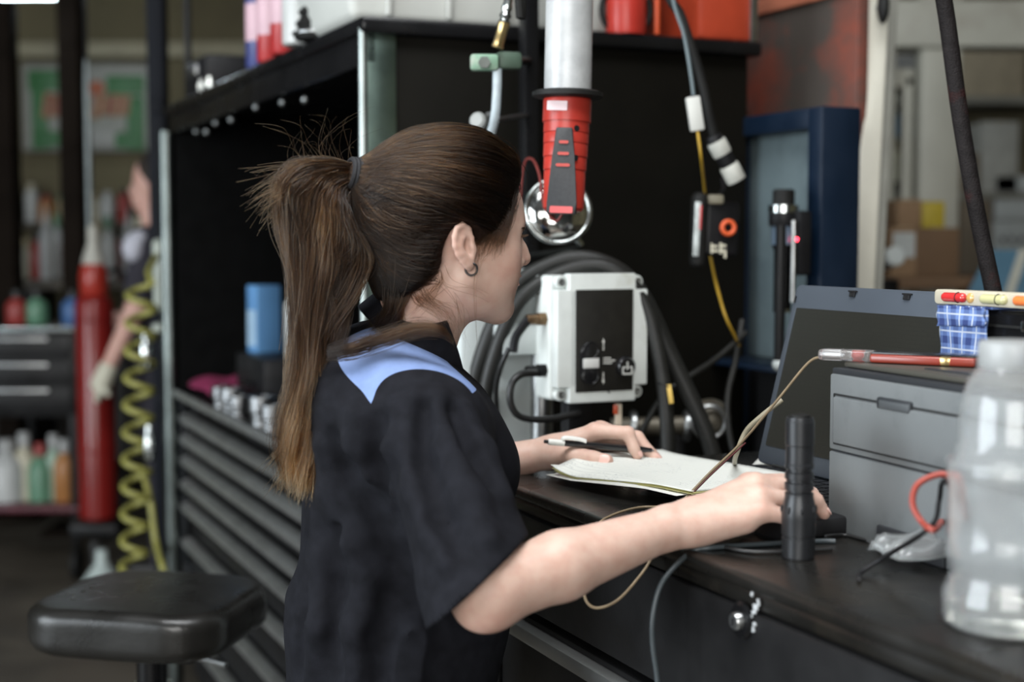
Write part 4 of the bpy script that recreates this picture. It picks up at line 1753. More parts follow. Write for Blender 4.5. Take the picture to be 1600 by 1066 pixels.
for k, (px, py, Y) in enumerate([(318, 118, 4.02), (327, 108, 3.98), (402, 92, 3.45), (421, 78, 3.36), (314, 132, 4.05)]):
    q = P(px, py, Y)
    bo = empty('steel_bolt', (q.x, q.y, TOPZ), 0, ['steel bolt standing by the parts bin', 'shorter bright bolt close behind the parts bin', 'steel bolt below the dark blue can', 'steel bolt below the red can', 'steel bolt at the far end of the workstation top'][k], 'bolt', 'bolts along the workstation top')
    MB().lathe([(.012, 0), (.012, .010), (.006, .010), (.006, .045)], n=6).build('shank', chrome, bo)
    MB().lathe([(.010, .022), (.010, .032)], n=6).build('nut', chrome, bo)

rb = bthing('red_toolbox', HS - .10, .86, TOPZ, 'red steel toolbox behind the white crate on the workstation', 'toolbox')
rb.location = B(HS - .16, .75, TOPZ)
wbx.location = B(HS - .21, .30, TOPZ)
MB().box((0, .02, .09), (.34, .13, .18), bev=.012).build('body', mat('orange_red_paint', (.36, .045, .018), .4, var=.1), rb)
MB().box((.172, .085, .10), (.006, .018, .20), bev=.002).build('corner', steel, rb)
MB().tube([(-.06, .02, .18), (-.05, .02, .215), (.05, .02, .215), (.06, .02, .18)], .007, 8).build('handle', steel, rb)

# ------------------------------------------------------------------ red work light and orange strap on the panel top
rl = bthing('red_work_light', HS - .10, .60, TOPZ, 'red round work light on the workstation top above the dark panel', 'work light')
rl.location = P(978, 52, 2.86); rl.location.z = TOPZ
MB().lathe([(.038, 0), (.040, .01), (.040, .085), (.036, .10)], n=24).build('housing', mat('red_lamp_shell', (.40, .030, .02), .35, var=.1), rl)
MB().torus((.0, 0, .05), .050, .006, axis=(.9, -.2, 0)).build('guard', rubber, rl)
osx = P(1026, 54, 2.86)
osr = empty('orange_tool', (osx.x, osx.y, TOPZ), 0, 'thin orange scraper handle standing by the red work light', 'scraper')
MB().box((0, 0, .045), (.011, .02, .09), bev=.004).build('handle', mat('orange_plastic', (.5, .065, .015), .4, var=.08), osr)
MB().box((0, 0, .105), (.004, .03, .035), bev=.001).build('blade', steel, osr)

# ------------------------------------------------------------------ machine column with the control box
YB_ = 2.45
colr = empty('machine_stand', (P(800, 600, 2.47).x, 2.47, 0), BROT, 'white steel machine column behind the control box, left of the hoses', 'machine')
pw = lambda x, y, Y: P(x, y, Y)
cx = 0.0
MB().box((0, 0, .70), (.085, .105, 1.40), bev=.006).build('post', white_p, colr)
MB().box((.005, -.085, .72), (.06, .05, 1.22), bev=.005).build('side_channel', white_p, colr)
MB().box((0, .02, .012), (.18, .20, .024), bev=.004).build('foot_plate', black_metal, colr)
MB().cyl((.047, .035, 1.02), (.047, .035, 1.27), .020, n=18, bev=.003).build('cylinder', steel, colr)
MB().cyl((.047, .035, .30), (.047, .035, 1.02), .013, n=14).build('rod', black_gloss, colr)
MB().box((.044, -.060, 1.245), (.006, .020, .055)).build('warning_tape', mat('warning_yellow', (.70, .55, .04), .5, var=.1), colr)
MB().box((.046, -.075, 1.17), (.02, .05, .055), bev=.004).build('bracket', steel, colr)
lab = MB().box((.0345, -.088, 1.105), (.003, .042, .095), bev=.0005).build('label', mat('label_white', (.68, .70, .70), .4, var=.05), colr)
MB().box((.0365, -.088, 1.140), (.0015, .042, .020)).build('label_header', mat('label_blue', (.05, .13, .38), .4, var=.05), lab)
text_mesh('lettering', 'NOTICE', .0105, mat_frame((0, 1, 0), (0, 0, 1), (1, 0, 0), (.0376, -.1075, 1.1365)), mat('lettering_white', (.8, .8, .8), .5, var=0), lab)
ll = MB()
for k in range(7):
    ll.box((.0362, -.088 - .002 * (k % 3), 1.122 - .0085 * k), (.0008, .034 - .004 * (k % 3), .0024))
ll.build('small_print', mat('label_grey', (.33, .34, .35), .5, var=0), lab)
MB().box((.0362, -.088, 1.060), (.0008, .042, .003)).build('green_line', mat('label_green', (.05, .22, .15), .5, var=0), lab)

# mast that rises beside the column
ms = P(826, 300, 2.66)
mast = empty('steel_mast', (ms.x, ms.y, 0), BROT, 'black square steel mast rising behind the hanging inspection lamp', 'mast')
MB().box((0, 0, 1.20), (.030, .030, 2.40), bev=.004).build('tube', black_gloss, mast)
MB().box((0, 0, .01), (.16, .16, .02), bev=.003).build('foot', black_metal, mast)
MB().box((.10, -.06, 2.38), (.30, .025, .025), bev=.004).build('arm', black_gloss, mast)

# control box
cb0 = P(870, 632, 2.30)
cb = empty('control_box', (cb0.x, cb0.y, cb0.z), BROT, 'white control box with a black front panel and rocker switch', 'control box')
# local: x towards the camera, y across the front (left to right), z up
Wc, Hc_, Dc = .165, .212, .088
cream = mat('white_cast_box', (.68, .71, .68), .42, var=.08, scale=18, second=(.46, .45, .36), smask=.66, sscale=14)
MB().box((-Dc / 2 - .014, Wc / 2, Hc_ / 2), (Dc - .028, Wc, Hc_ - .006), bev=.007, seg=3).build('housing', cream, cb)
lid = MB()
lid.box((-.008, Wc / 2, Hc_ / 2), (.024, Wc + .002, Hc_ - .052), bev=.003)
lid.box((-.008, Wc / 2, Hc_ / 2), (.024, Wc - .042, Hc_), bev=.003)
lid.build('lid', cream, cb)
for yy in (.012, Wc - .012):
    for zz in (.014, Hc_ - .014):
        sc = MB().lathe([(.0105, 0), (.0105, .010), (.0095, .012)], (-.020, yy, zz), (1, 0, 0), 16).build('corner_boss', cream, cb)
        MB().lathe([(.0062, 0), (.0062, .003), (.0032, .003), (.0032, .0005)], (-.008, yy, zz), (1, 0, 0), 12).build('screw', steel, sc)
pn = MB().box((.0048, Wc / 2 + .002, Hc_ / 2 - .004), (.003, .106, .168), bev=.001).build('panel', mat('black_anodised', (.012, .011, .009), .45, var=.2, scale=60), cb)
# rocker: black oval with a white centre
rk = MB().prism(rrect(.036, .070, .0175, 8), 0, .006, mat_frame((0, 1, 0), (0, 0, 1), (1, 0, 0), (.006, .056, .066)), bev=.0012).build('rocker_switch', mat('rocker_gloss', (.010, .010, .011), .15, var=0, coat=.5), cb)
MB().box((.0125, .056, .066), (.002, .029, .016), bev=.0006).build('indicator', mat('rocker_white', (.62, .62, .60), .4, var=.05), rk)
MB().torus((.0115, .056, .087), .0135, .0012, axis=(1, 0, 0)).build('upper_ring', mat('rocker_gloss', (.01, .01, .01), .15), rk)
MB().torus((.0115, .056, .045), .0135, .0012, axis=(1, 0, 0)).build('lower_ring', mat('rocker_gloss', (.01, .01, .01), .15), rk)
kn = MB().lathe([(.0170, 0), (.0170, .006), (.0145, .009)], (.006, .122, .058), (1, 0, 0), 24).build('selector', mat('rocker_gloss', (.01, .01, .01), .15), cb)
wt_ = mat('panel_print', (.62, .62, .58), .5, var=0)
sy = MB()
for (y_, z_, w_2, h_2) in ((-.0085, -.002, .002, .012), (.0085, -.002, .002, .012), (0, -.0075, .019, .002), (0, .006, .002, .013), (-.006, .0035, .006, .002), (.006, .0035, .006, .002)):
    sy.box((.0152, .122 + y_, .058 + z_ - .004), (.0006, w_2, h_2))
sy.build('selector_symbol', wt_, kn)
ar = MB()
for (zc_, sg) in ((.093, 1), (.043, -1)):
    ar.box((.0067, .0815, zc_), (.0005, .0018, .014))
    ar.raw([Vector((.0068, .0815 - .003, zc_ + sg * .006)), Vector((.0068, .0815 + .003, zc_ + sg * .006)), Vector((.0068, .0815, zc_ + sg * .013))], [(0, 1, 2)])
ar.build('arrow', wt_, pn)
tl = MB()
for k, w_2 in enumerate((.014, .022, .016)):
    tl.box((.0067, .0815 + w_2 / 2, .073 - .0042 * k), (.0004, w_2, .0018))
tl.build('small_print', wt_, pn)
# fittings
for (zz, nm, m_) in ((.137, 'brass_fitting', bronze), (.052, 'cable_gland', black_gloss)):
    f = MB().lathe([(.0115, 0), (.0115, .014)], (-.045, 0, zz), (0, -1, 0), 6).build(nm, m_, cb)
    MB().lathe([(.0085, .014), (.0085, .030), (.0075, .034)], (-.045, 0, zz), (0, -1, 0), 16).build('nut', m_, f)
for zz in (.142, .100):
    f = MB().lathe([(.0085, 0), (.0085, .010), (.0065, .012)], (-.045, Wc, zz), (0, 1, 0), 12).build('brass_plug', bronze, cb)
MB().box((-.055, Wc / 2 - .02, -.045), (.03, .045, .10), bev=.004).build('mount', black_metal, cb)
MB().box((-.105, .0, .10), (.05, .12, .05), bev=.004).build('bracket', white_p, cb)
MB().tube([(-.045, -.030, .137), (-.045, -.052, .110), (-.040, -.060, .085)], .0075, 8, 5).build('plug', black_plastic, cb)
wbp = lambda pts: [P(*q_) for q_ in pts]
# cables and hoses, each one thing
def hose(name, pts, r, m, label, cat='hose', n=10, sub_=7, world=True):
    o = MB().tube([P(*q_) if len(q_) == 3 and not isinstance(q_, Vector) else q_ for q_ in pts], r, n, sub_).build(name, m, None, 80)
    tag(o, label, cat)
    return o


hose_m = mat('black_hose', (.014, .014, .0125), .5, var=.2, scale=40, bump=.1, bscale=300)
FZ = lambda x, Y: P(x, 375 + 2222 * (CAM_H - .03) / Y, Y)
hose('black_cable', [(838, 583, 2.27), (815, 585, 2.25), (800, 600, 2.24), (798, 630, 2.24), (815, 652, 2.25), (860, 655, 2.28), (905, 645, 2.33)], .0058, mat('black_cable_skin', (.018, .018, .018), .4), 'black cable looping from the gland under the control box', 'cable')
hose('thin_black_cable', [(795, 545, 2.26), (782, 575, 2.27), (775, 610, 2.30), (778, 660, 2.35), (785, 760, 2.38)], .0042, mat('black_cable_skin', (.018, .018, .018), .4), 'thin black cable dropping from the brass fitting plug', 'cable')
hose('thick_black_hose', [(737, 800, 2.42), (736, 660, 2.42), (752, 560, 2.40), (800, 455, 2.40), (870, 410, 2.40), (935, 408, 2.40), (995, 450, 2.41), (1050, 560, 2.42), (1108, 690, 2.42), (1130, 800, 2.42)], .0145, hose_m, 'thick black hose arching over the top of the control box')
hose('inner_black_hose', [(752, 800, 2.38), (754, 660, 2.37), (770, 565, 2.36), (812, 470, 2.36), (880, 425, 2.37), (950, 418, 2.37), (1005, 470, 2.37), (1030, 560, 2.37), (1042, 660, 2.37), (1046, 800, 2.37)], .0125, hose_m, 'second black hose running inside the thick one round the control box')
hose('gauge_hose', [(1165, 520, 2.60), (1120, 560, 2.55), (1075, 590, 2.50), (1035, 620, 2.48), (1000, 680, 2.48)], .0055, hose_m, 'thin dark hose slanting behind the right of the control box')
hose('black_lead', [(1160, 500, 2.62), (1150, 560, 2.60), (1137, 620, 2.58), (1140, 680, 2.56), (1160, 760, 2.55)], .0060, hose_m, 'black lead hanging between the laptop and the hoses', 'cable')
pipe = empty('pipe_assembly', P(1040, 665, 2.62), 0, 'grey pipe with flanges and a round valve behind the pen', 'pipe')
pipe_m = mat('dirty_pipe', (.12, .105, .08), .45, metal=.4, var=.3, scale=20)
wb(MB().cyl(P(955, 668, 2.62), P(1140, 662, 2.62), .017, n=18), 'pipe', pipe_m, pipe)
for px in (985, 1035, 1068):
    wb(MB().cyl(P(px, 666, 2.62), P(px + 10, 666, 2.62), .030, n=20, bev=.003), 'flange', steel, pipe)
wb(MB().sphere(P(1110, 655, 2.61), .038, 18), 'valve', pipe_m, pipe)
wb(MB().torus(P(1108, 660, 2.57), .030, .005, axis=(0, 1, .1)), 'handwheel', steel, pipe)
wb(MB().box(P(1050, 668, 2.63) + Vector((0, .02, -.55)), (.05, .04, 1.10), bev=.005), 'stand', black_metal, pipe)
tg = empty('orange_tag', P(968, 650, 2.36), 0, 'small orange and white tag hanging under the control box', 'tag')
wb(MB().box(P(966, 648, 2.36), (.012, .003, .036), bev=.001), 'plate', mat('tag_cream', (.62, .52, .40), .5), tg)
wb(MB().box(P(962, 640, 2.357), (.008, .003, .016), bev=.001), 'orange_end', mat('orange_plastic', (.75, .10, .02), .4), tg)
wb(MB().tube([P(966, 634, 2.36), P(964, 622, 2.36), P(950, 612, 2.33)], .0012, 5), 'string', black_plastic, tg)
yt = empty('yellow_tag', P(1046, 615, 2.36), 0, 'small yellow cable tag on the inner black hose', 'tag')
wb(MB().box(P(1047, 616, 2.352), (.008, .002, .032), rot=(0, -.15, 0), bev=.0006), 'plate', mat('tag_yellow', (.62, .42, .10), .5), yt)
wb(MB().torus(P(1040, 602, 2.365), .0140, .0012, axis=(.3, 0, 1)), 'tie', black_plastic, yt)

# round inspection mirror under the lamp
mc = P(872, 330, 2.42)
mr_ = empty('inspection_mirror', mc, 0, 'round chrome inspection mirror under the red lamp handle', 'mirror')
ax = Vector((.12, -1, .18)).normalized()
wb(MB().torus(mc, .0545, .0050, axis=ax, n=40), 'rim', chrome, mr_)
wb(MB().lathe([(.054, 0), (.050, .006), (.036, .013), (.018, .017), (.001, .018)], mc - ax * .002, ax, 40), 'glass', mat('mirror_glass', (.62, .62, .60), .09, metal=1.0, var=.5, scale=28), mr_)
wb(MB().lathe([(.054, 0), (.045, .014), (.020, .022), (.001, .023)], mc, -ax, 32), 'back', black_metal, mr_)
wb(MB().tube([mc - ax * .02, mc + Vector((.01, .05, -.03)), P(905, 385, 2.46), P(826, 400, 2.65)], .006, 8), 'arm', chrome, mr_)

# hanging inspection lamp
la, lb = P(893, -150, 2.16), P(887, 146, 2.16)
lamp = empty('inspection_lamp', lb, 0, 'hanging inspection lamp with red handle, black collar and clear tube', 'lamp')
axl = (la - lb).normalized()
tube_m = mat('frosted_tube', (.40, .41, .41), .30, var=.12, scale=30, second=(.28, .285, .29), smask=.58, sscale=12)
wb(MB().cyl(lb, la, .0355, n=32), 'tube', tube_m, lamp)
wb(MB().cyl(la, la + axl * .03, .040, n=28, bev=.004), 'end_cap', black_plastic, lamp)
wb(MB().tube([la + axl * .03, la + axl * .07, la + axl * .085 + Vector((.02, 0, 0)), la + axl * .10], .004, 8), 'hook', steel, lamp)
wb(MB().lathe([(.046, 0), (.0535, .003), (.0535, .009), (.045, .012)], lb - axl * .008, axl, 36), 'collar', rubber, lamp)
red_h = mat('red_handle', (.36, .030, .020), .36, var=.10, scale=20)
hb_ = lb - axl * .008
p_end = P(880, 330, 2.15)
ad = (p_end - hb_).normalized()
LH = (p_end - hb_).length
hd = wb(MB().lathe([(.0355, 0), (.0365, .004), (.0365, .036), (.0345, .0362), (.0345, .052), (.0330, .0522), (.0340, .0538), (.0340, .068), (.0325, .0682), (.0335, .070), (.0335, .088), (.0315, .0882), (.0325, .090),
                   (.0325, .108), (.0305, .1082), (.0315, .110), (.0310, LH - .004), (.027, LH)], hb_, ad, 36), 'handle', red_h, lamp)
fwdv = Vector((-.12, -1, 0)).normalized()
fwdv = (fwdv - ad * fwdv.dot(ad)).normalized()
sdv = ad.cross(fwdv)
swc = hb_ + ad * .110 + fwdv * .030
poly = [(-.012, .062), (.012, .062), (.0165, .02), (.022, -.05), (.022, -.066), (-.022, -.066), (-.022, -.05), (-.0165, .02)]
sw = MB().prism(poly, -.006, .008, mat_frame(-sdv, -ad, fwdv, swc - ad * .0), bev=.002)
swo = sw.build('switch', mat('grey_black_grip', (.030, .031, .033), .55, var=.15, scale=200), None)
attach(swo, lamp)
for k, w_2 in enumerate((.014, .017, .021)):
    c = swc - ad * (.040 - .017 * k) + fwdv * .0085
    o = MB().prism(rrect(w_2, .0045, .002, 3), 0, .001, mat_frame(-sdv, -ad, fwdv, c)).build('red_bar', red_p, None)
    attach(o, lamp)
rb_ = MB().prism(rrect(.034, .010, .002, 3), 0, .003, mat_frame(-sdv, -ad, fwdv, swc + ad * .060 + fwdv * .006)).build('switch_foot', mat('pink_red', (.60, .10, .10), .4), None)
attach(rb_, lamp)
o = MB().prism(rrect(.030, .014, .001, 3), 0, .0012, mat_frame(-sdv, -ad, fwdv, hb_ + ad * .016 + fwdv * .0362 + sdv * .012)).build('maker_label', mat('pale_label', (.66, .52, .54), .5), None)
attach(o, lamp)
for k in (.048, .092):
    c = hb_ + ad * k + (fwdv * .85 - sdv * .52).normalized() * .0335
    wb(MB().cyl(c, c + (fwdv * .85 - sdv * .52).normalized() * .001, .0046, n=14), 'screw_hole', black_plastic, lamp)
hose('red_lamp_cord', [(880, 332, 2.15), (868, 345, 2.16), (850, 320, 2.20), (842, 270, 2.30), (830, 248, 2.38), (818, 262, 2.42), (812, 340, 2.45), (812, 420, 2.47)], .0022, mat('dark_red_cord', (.18, .03, .025), .5), 'thin dark red cord curling from the lamp handle', 'cable')
hose('lamp_cable', [la + axl * .10, la + axl * .25, Vector((la.x + .02, la.y + .02, 2.0)), Vector((la.x + .03, la.y + .05, ZC))], .004, black_plastic, 'black cable carrying the inspection lamp from the ceiling', 'cable')

# air line with brass coupling and green clamp
air = empty('air_line', P(775, 110, 2.28), 0, 'clear air hose with a brass quick coupling left of the inspection lamp', 'air hose')
wb(MB().tube([P(777, 108, 2.28), P(776, 150, 2.28), P(772, 190, 2.29), P(760, 235, 2.32), P(752, 320, 2.36), P(755, 420, 2.41)], .0075, 12), 'hose', mat('clear_hose', (.62, .70, .74), .12, trans=.45, ior=1.4, var=.15, scale=40), air)
a0, a1 = P(777, 75, 2.28), P(787, 38, 2.28)
wb(MB().lathe([(.0095, 0), (.0095, .004), (.0085, .006), (.0085, .030), (.0095, .034), (.0095, .042)], a0, a1 - a0, 8), 'coupling', brass, air)
a2 = P(799, -25, 2.28)
wb(MB().lathe([(.008, 0), (.010, .004), (.007, .008), (.010, .014), (.007, .020), (.009, .026), (.007, .034), (.007, .07)], a1, a2 - a1, 14), 'plug', chrome, air)
wb(MB().tube([a2, P(806, -60, 2.28), P(818, -200, 2.3), Vector((P(818, -200, 2.3).x, 2.4, ZC))], .007, 8), 'supply', rubber, air)
gc = empty('green_clamp', P(776, 95, 2.29), 0, 'green clamp holding the clear air hose to the black mast', 'clamp')
green_m = mat('worn_green_paint', (.15, .26, .18), .5, var=.2, scale=20, second=(.35, .34, .30), smask=.60, sscale=40)
wb(MB().box(P(757, 98, 2.275), (.045, .02, .026), bev=.005), 'jaw', green_m, gc)
wb(MB().box(P(795, 95, 2.30), (.040, .022, .028), rot=(0, 0, .3), bev=.006), 'body', mat('dark_green_paint', (.07, .11, .08), .5, var=.2), gc)
wb(MB().cyl(P(810, 95, 2.32), P(826, 95, 2.65), .007, n=10), 'arm', black_metal, gc)
wb(MB().lathe([(.010, 0), (.010, .008)], P(757, 98, 2.265), (0, -1, 0), 6), 'bolt', mat('dark_bolt', (.10, .11, .10), .5, metal=.6, var=.2), gc)
va = empty('white_valve', P(752, 190, 2.34), 0, 'small white valve with a steel nut above the woman', 'valve')
wb(MB().lathe([(.012, 0), (.014, .004), (.014, .016), (.010, .020)], P(752, 192, 2.33), (-.4, -1, .2), 16), 'body', mat('dull_white_valve', (.30, .31, .30), .5, var=.1), va)
wb(MB().lathe([(.009, 0), (.009, .014)], P(762, 184, 2.34), (1, -.4, .2), 6), 'nut', steel, va)
wb(MB().cyl(P(760, 190, 2.34), P(824, 180, 2.65), .005, n=8), 'stem', steel, va)

# ------------------------------------------------------------------ right of the workstation: cable, meters, blue rack
hose('hanging_black_cable', [Vector((P(985, -500, 2.52).x, 2.52, ZC)), Vector((P(1000, -400, 2.52).x, 2.52, 2.6)), (1030, -90, 2.52), (1066, 30, 2.52), (1092, 110, 2.53), (1108, 180, 2.54), (1118, 222, 2.55)], .0085, rubber, 'thick black cable hanging down past the dark panel', 'cable')
cc = empty('cable_connector', P(1130, 245, 2.55), 0, 'black cable connector with two white bands hanging beside the yellow wire', 'connector')
c0, c1 = P(1114, 212, 2.55), P(1152, 284, 2.56)
dx = c1 - c0
Lc = dx.length
wb(MB().lathe([(.013, 0), (.015, .006), (.015, Lc * .95), (.012, Lc)], c0, dx, 20), 'body', black_plastic, cc)
wb(MB().lathe([(.0165, Lc * .12), (.0175, Lc * .15), (.0175, Lc * .38), (.0165, Lc * .41)], c0, dx, 20), 'band', mat('off_white_tape', (.42, .42, .38), .6, var=.15, scale=40), cc)
wb(MB().lathe([(.0170, Lc * .64), (.018, Lc * .67), (.018, Lc * .95), (.017, Lc * .98)], c0, dx, 20), 'band', mat('off_white_tape', (.6, .6, .55), .6), cc)
hose('grey_signal_cable', [Vector((P(990, -500, 2.50).x, 2.50, ZC)), Vector((P(1005, -400, 2.50).x, 2.50, 2.6)), (1040, -90, 2.50), (1070, 60, 2.50), (1080, 120, 2.50), (1084, 152, 2.50)], .0035, mat('grey_cable', (.10, .13, .14), .45), 'thin grey cable running beside the thick black one to the white tag', 'cable')
tgw = empty('white_cable_tag', P(1087, 178, 2.50), 0, 'white rectangular cable sleeve above the yellow wire', 'cable tag')
wb(MB().box(P(1086, 178, 2.50), (.025, .012, .060), rot=(0, -.16, 0), bev=.003), 'sleeve', mat('white_sleeve', (.46, .46, .43), .5, var=.05), tgw)
wb(MB().box(P(1083, 154, 2.50), (.012, .008, .012), rot=(0, -.16, 0), bev=.002), 'boot', black_plastic, tgw)
hose('yellow_wire', [(1090, 205, 2.50), (1096, 250, 2.50), (1102, 305, 2.62), (1108, 380, 2.66), (1116, 430, 2.63), (1132, 490, 2.56), (1148, 525, 2.57), (1155, 540, 2.60)], .0026, mat('yellow_wire_skin', (.36, .22, .02), .5, var=.1), 'thin yellow wire hanging from the white cable sleeve', 'wire')

dv = empty('black_tester', P(1120, 360, 2.60), 0, 'black handheld tester with an orange ring hanging on the dark panel', 'tester')
wb(MB().box(P(1122, 358, 2.61), (.066, .045, .100), rot=(0, .03, .25), bev=.008, seg=3), 'body', black_plastic, dv)
wb(MB().box(P(1091, 360, 2.585), (.026, .040, .138), rot=(0, .03, .1), bev=.012, seg=4), 'grip', rubber, dv)
wb(MB().box(P(1089, 358, 2.562), (.011, .004, .098), rot=(0, .04, .1), bev=.002), 'scale', mat('pale_scale', (.50, .54, .53), .5, var=.3, scale=80), dv)
wb(MB().box(P(1094.5, 340, 2.562), (.004, .004, .044), rot=(0, .04, .1), bev=.001), 'red_line', mat('red_print', (.50, .06, .06), .5, var=.05), dv)
wb(MB().torus(P(1138, 356, 2.582), .0115, .0045, axis=(.2, -1, 0)), 'ring', mat('orange_ring', (.62, .10, .03), .45, var=.1), dv)
wb(MB().box(P(1117, 312, 2.59), (.030, .03, .018), bev=.005), 'top_clip', mat('olive_clip', (.17, .155, .11), .5), dv)
lt = MB()
for k, (px, py, wz, hz) in enumerate([(1112, 388, .004, .018), (1117, 385, .010, .004), (1118, 392, .010, .004), (1126, 388, .004, .020), (1131, 384, .008, .004), (1131, 392, .008, .004), (1133, 398, .004, .012)]):
    lt.box(P(px, py, 2.578), (wz, .002, hz))
wb(lt, 'lettering', mat('cream_print', (.52, .49, .38), .5, var=0), dv)
wb(MB().tube([P(1122, 306, 2.60), P(1130, 295, 2.62), P(1128, 280, 2.68)], .003, 6), 'loop', black_plastic, dv)

# blue rack
tb = .816
blue_steel = mat('dark_blue_steel', (.0025, .009, .022), .42, var=.15, scale=8, rvar=.1)
bl0 = PV(1283, 165, tb)
rk_s, _ = bench_st(bl0)
rk_ = bthing('blue_rack', rk_s, tb, 0, 'dark blue steel rack frame with a pale back panel beside the window post', 'rack')
zr = bl0.z
MB().box((-.022, .048, zr / 2), (.046, .092, zr), bev=.005).build('upright', blue_steel, rk_)
MB().box((-.335, .048, zr / 2), (.046, .092, zr), bev=.005).build('upright', blue_steel, rk_)
MB().box((-.18, .030, zr - .020), (.30, .050, .040), bev=.004).build('top_rail', blue_steel, rk_)
MB().box((-.18, .030, .85), (.30, .050, .040), bev=.004).build('lower_rail', blue_steel, rk_)
MB().box((-.18, .056, 1.02), (.29, .010, .34), bev=.002).build('lower_panel', black_metal, rk_)
MB().box((-.18, .055, (zr + 1.20) / 2), (.29, .010, zr - 1.21), bev=.002).build('back_panel', mat('pale_blue_panel', (.11, .145, .155), .5, var=.15, scale=6, second=(.07, .095, .105), smask=.6, sscale=7), rk_)
MB().box((-.18, -.02, 1.20), (.30, .10, .012), bev=.003).build('shelf', blue_steel, rk_)

# pump sprayer / torch hanging on the rack
sp = empty('torch_lamp', PV(1222, 480, tb - .06), BROT, 'black and steel torch standing upright in front of the pale rack panel', 'torch')
spb = PV(1222, 488, tb - .06)
sp.location = spb
hgt = PV(1222, 296, tb - .06).z - spb.z
MB().lathe([(.016, 0), (.017, .004), (.017, hgt * .50), (.022, hgt * .56), (.022, hgt * .70)], n=22).build('barrel', black_gloss, sp)
MB().lathe([(.0225, hgt * .55), (.0225, hgt * .72)], n=22, cap=False).build('sleeve', mat('steel_blue_sleeve', (.22, .30, .40), .3, metal=.6), sp)
MB().lathe([(.026, hgt * .70), (.028, hgt * .72), (.028, hgt * .80), (.024, hgt * .82)], n=22).build('collar', black_plastic, sp)
MB().lathe([(.0285, hgt * .81), (.0285, hgt * .87)], n=22).build('ring', chrome, sp)
MB().lathe([(.021, hgt * .87), (.021, hgt * .985), (.018, hgt)], n=22).build('head', rubber, sp)
MB().lathe([(.0175, 0), (.0175, .006)], n=22).build('foot_ring', chrome, sp)
# charger with the red light
cg = empty('charger', PV(1248, 400, tb - .05), BROT, 'black wall charger with a glowing red indicator on the blue rack', 'charger')
cg.location = PV(1252, 430, tb - .02)
zch = PV(1250, 330, tb - .02).z - cg.location.z
MB().box((0, -.018, zch / 2), (.075, .030, zch), bev=.006).build('body', black_plastic, cg)
led = PV(1247, 374, tb - .05)
led_l = Matrix.LocRotScale(cg.location, cg.rotation_euler, None).inverted() @ led
MB().sphere((led_l.x, -.034, led_l.z), .0035, 12).build('indicator', mat('red_led', (.6, .02, .03), .4, var=0, emit=(1.0, .04, .07), estr=9.0), cg)
MB().cyl((.030, -.04, -.05), (.030, -.04, zch * .85), .005, n=10).build('rod', steel, cg)
cr2 = empty('steel_rod', PV(1218, 520, tb - .1), BROT, 'dark rod with a pale tip below the torch', 'rod')
MB().cyl((0, 0, -.06), (0, 0, .20), .010, n=12).build('rod', black_metal, cr2)
MB().sphere((0, 0, -.06), .013, 12).build('tip', white_p, cr2)

# red machine panel behind
hp = 1.02
ra, rb2 = PV(1075, 23, hp), PV(1337, 200, hp)
s0, _ = bench_st(ra); s1_, _ = bench_st(rb2)
rp = bthing('red_machine', s0, hp, 0, 'large orange red machine cabinet with dark reflections painted on its panel, behind the blue rack', 'machine')
Lr = s1_ - s0
redpan = mat('orange_red_painted_reflections', (.24, .052, .030), .30, var=.2, scale=3, rvar=.1, second=(.060, .052, .046), smask=.38, sscale=2.6)  # dark reflections on the gloss, painted into the colour as grey-brown noise patches
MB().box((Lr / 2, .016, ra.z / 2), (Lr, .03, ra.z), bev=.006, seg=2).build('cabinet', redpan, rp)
MB().box((Lr / 2, -.004, ra.z - .03), (Lr - .02, .012, .035), bev=.004).build('top_lip', mat('salmon_lip', (.42, .15, .09), .4, var=.15), rp)
MB().box((Lr / 2, -.003, .95), (Lr - .06, .010, .05), bev=.003).build('lower_lip', black_metal, rp)
tu = MB()
for k, (px, col) in enumerate([(1110, 0), (1150, 1)]):
    q = PV(px, 8, hp + .016)
    bottle('oil_can', Vector((q.x, q.y, ra.z)), .014, .10, whitecan if col else greycap, greycap, ['grey oil can on the red machine above the hanging cable', 'white oil can on the red machine above the dark panel corner'][k], 'can', 'cans on the red machine')

# cream post right of the rack
pt_, pb_ = P(1366, 0, 3.0), P(1344, 425, 2.95)
pdir = (pb_ - pt_)
po = empty('cream_post', (pb_ + pdir * 2.0).xy.to_3d(), 0, 'cream painted steel post leaning slightly, right of the red machine', 'post')
a_ = pt_ - pdir * .8
b_ = pt_ + pdir * ((pt_.z) / (-pdir.z))
po.location = (b_.x, b_.y, 0)
post_m = mat('cream_post_paint', (.60, .58, .50), .4, var=.08, scale=8, second=(.46, .42, .34), smask=.68, sscale=10)
vd = (a_ - b_)
Mp = mat_frame(Vector((1, .15, 0)).normalized(), vd.normalized().cross(Vector((1, .15, 0)).normalized()).normalized(), vd.normalized(), b_)
po_m = MB().prism(rrect(.050, .050, .006, 3), 0, vd.length, Mp)
wb(po_m, 'tube', post_m, po)
wb(MB().box((b_.x, b_.y, .008), (.14, .14, .016), bev=.003), 'foot', post_m, po)
wb(MB().prism(rrect(.022, .03, .004, 3), vd.length * .1, vd.length, mat_frame(Vector((1, .15, 0)).normalized(), vd.normalized().cross(Vector((1, .15, 0)).normalized()).normalized(), vd.normalized(), b_ + Vector((.042, .03, 0)))), 'side_strip', mat('grey_strip', (.26, .26, .23), .5, var=.1), po)
bg = empty('black_reel', P(1381, 14, 2.9), 0, 'dark rounded bracket at the top of the cream post', 'bracket')
wb(MB().sphere(P(1380, 10, 2.93), .022, 14, sc=(.55, .9, 1.6)), 'body', rubber, bg)
wb(MB().cyl(P(1380, 12, 2.93), P(1368, 12, 2.99), .006), 'pin', steel, bg)

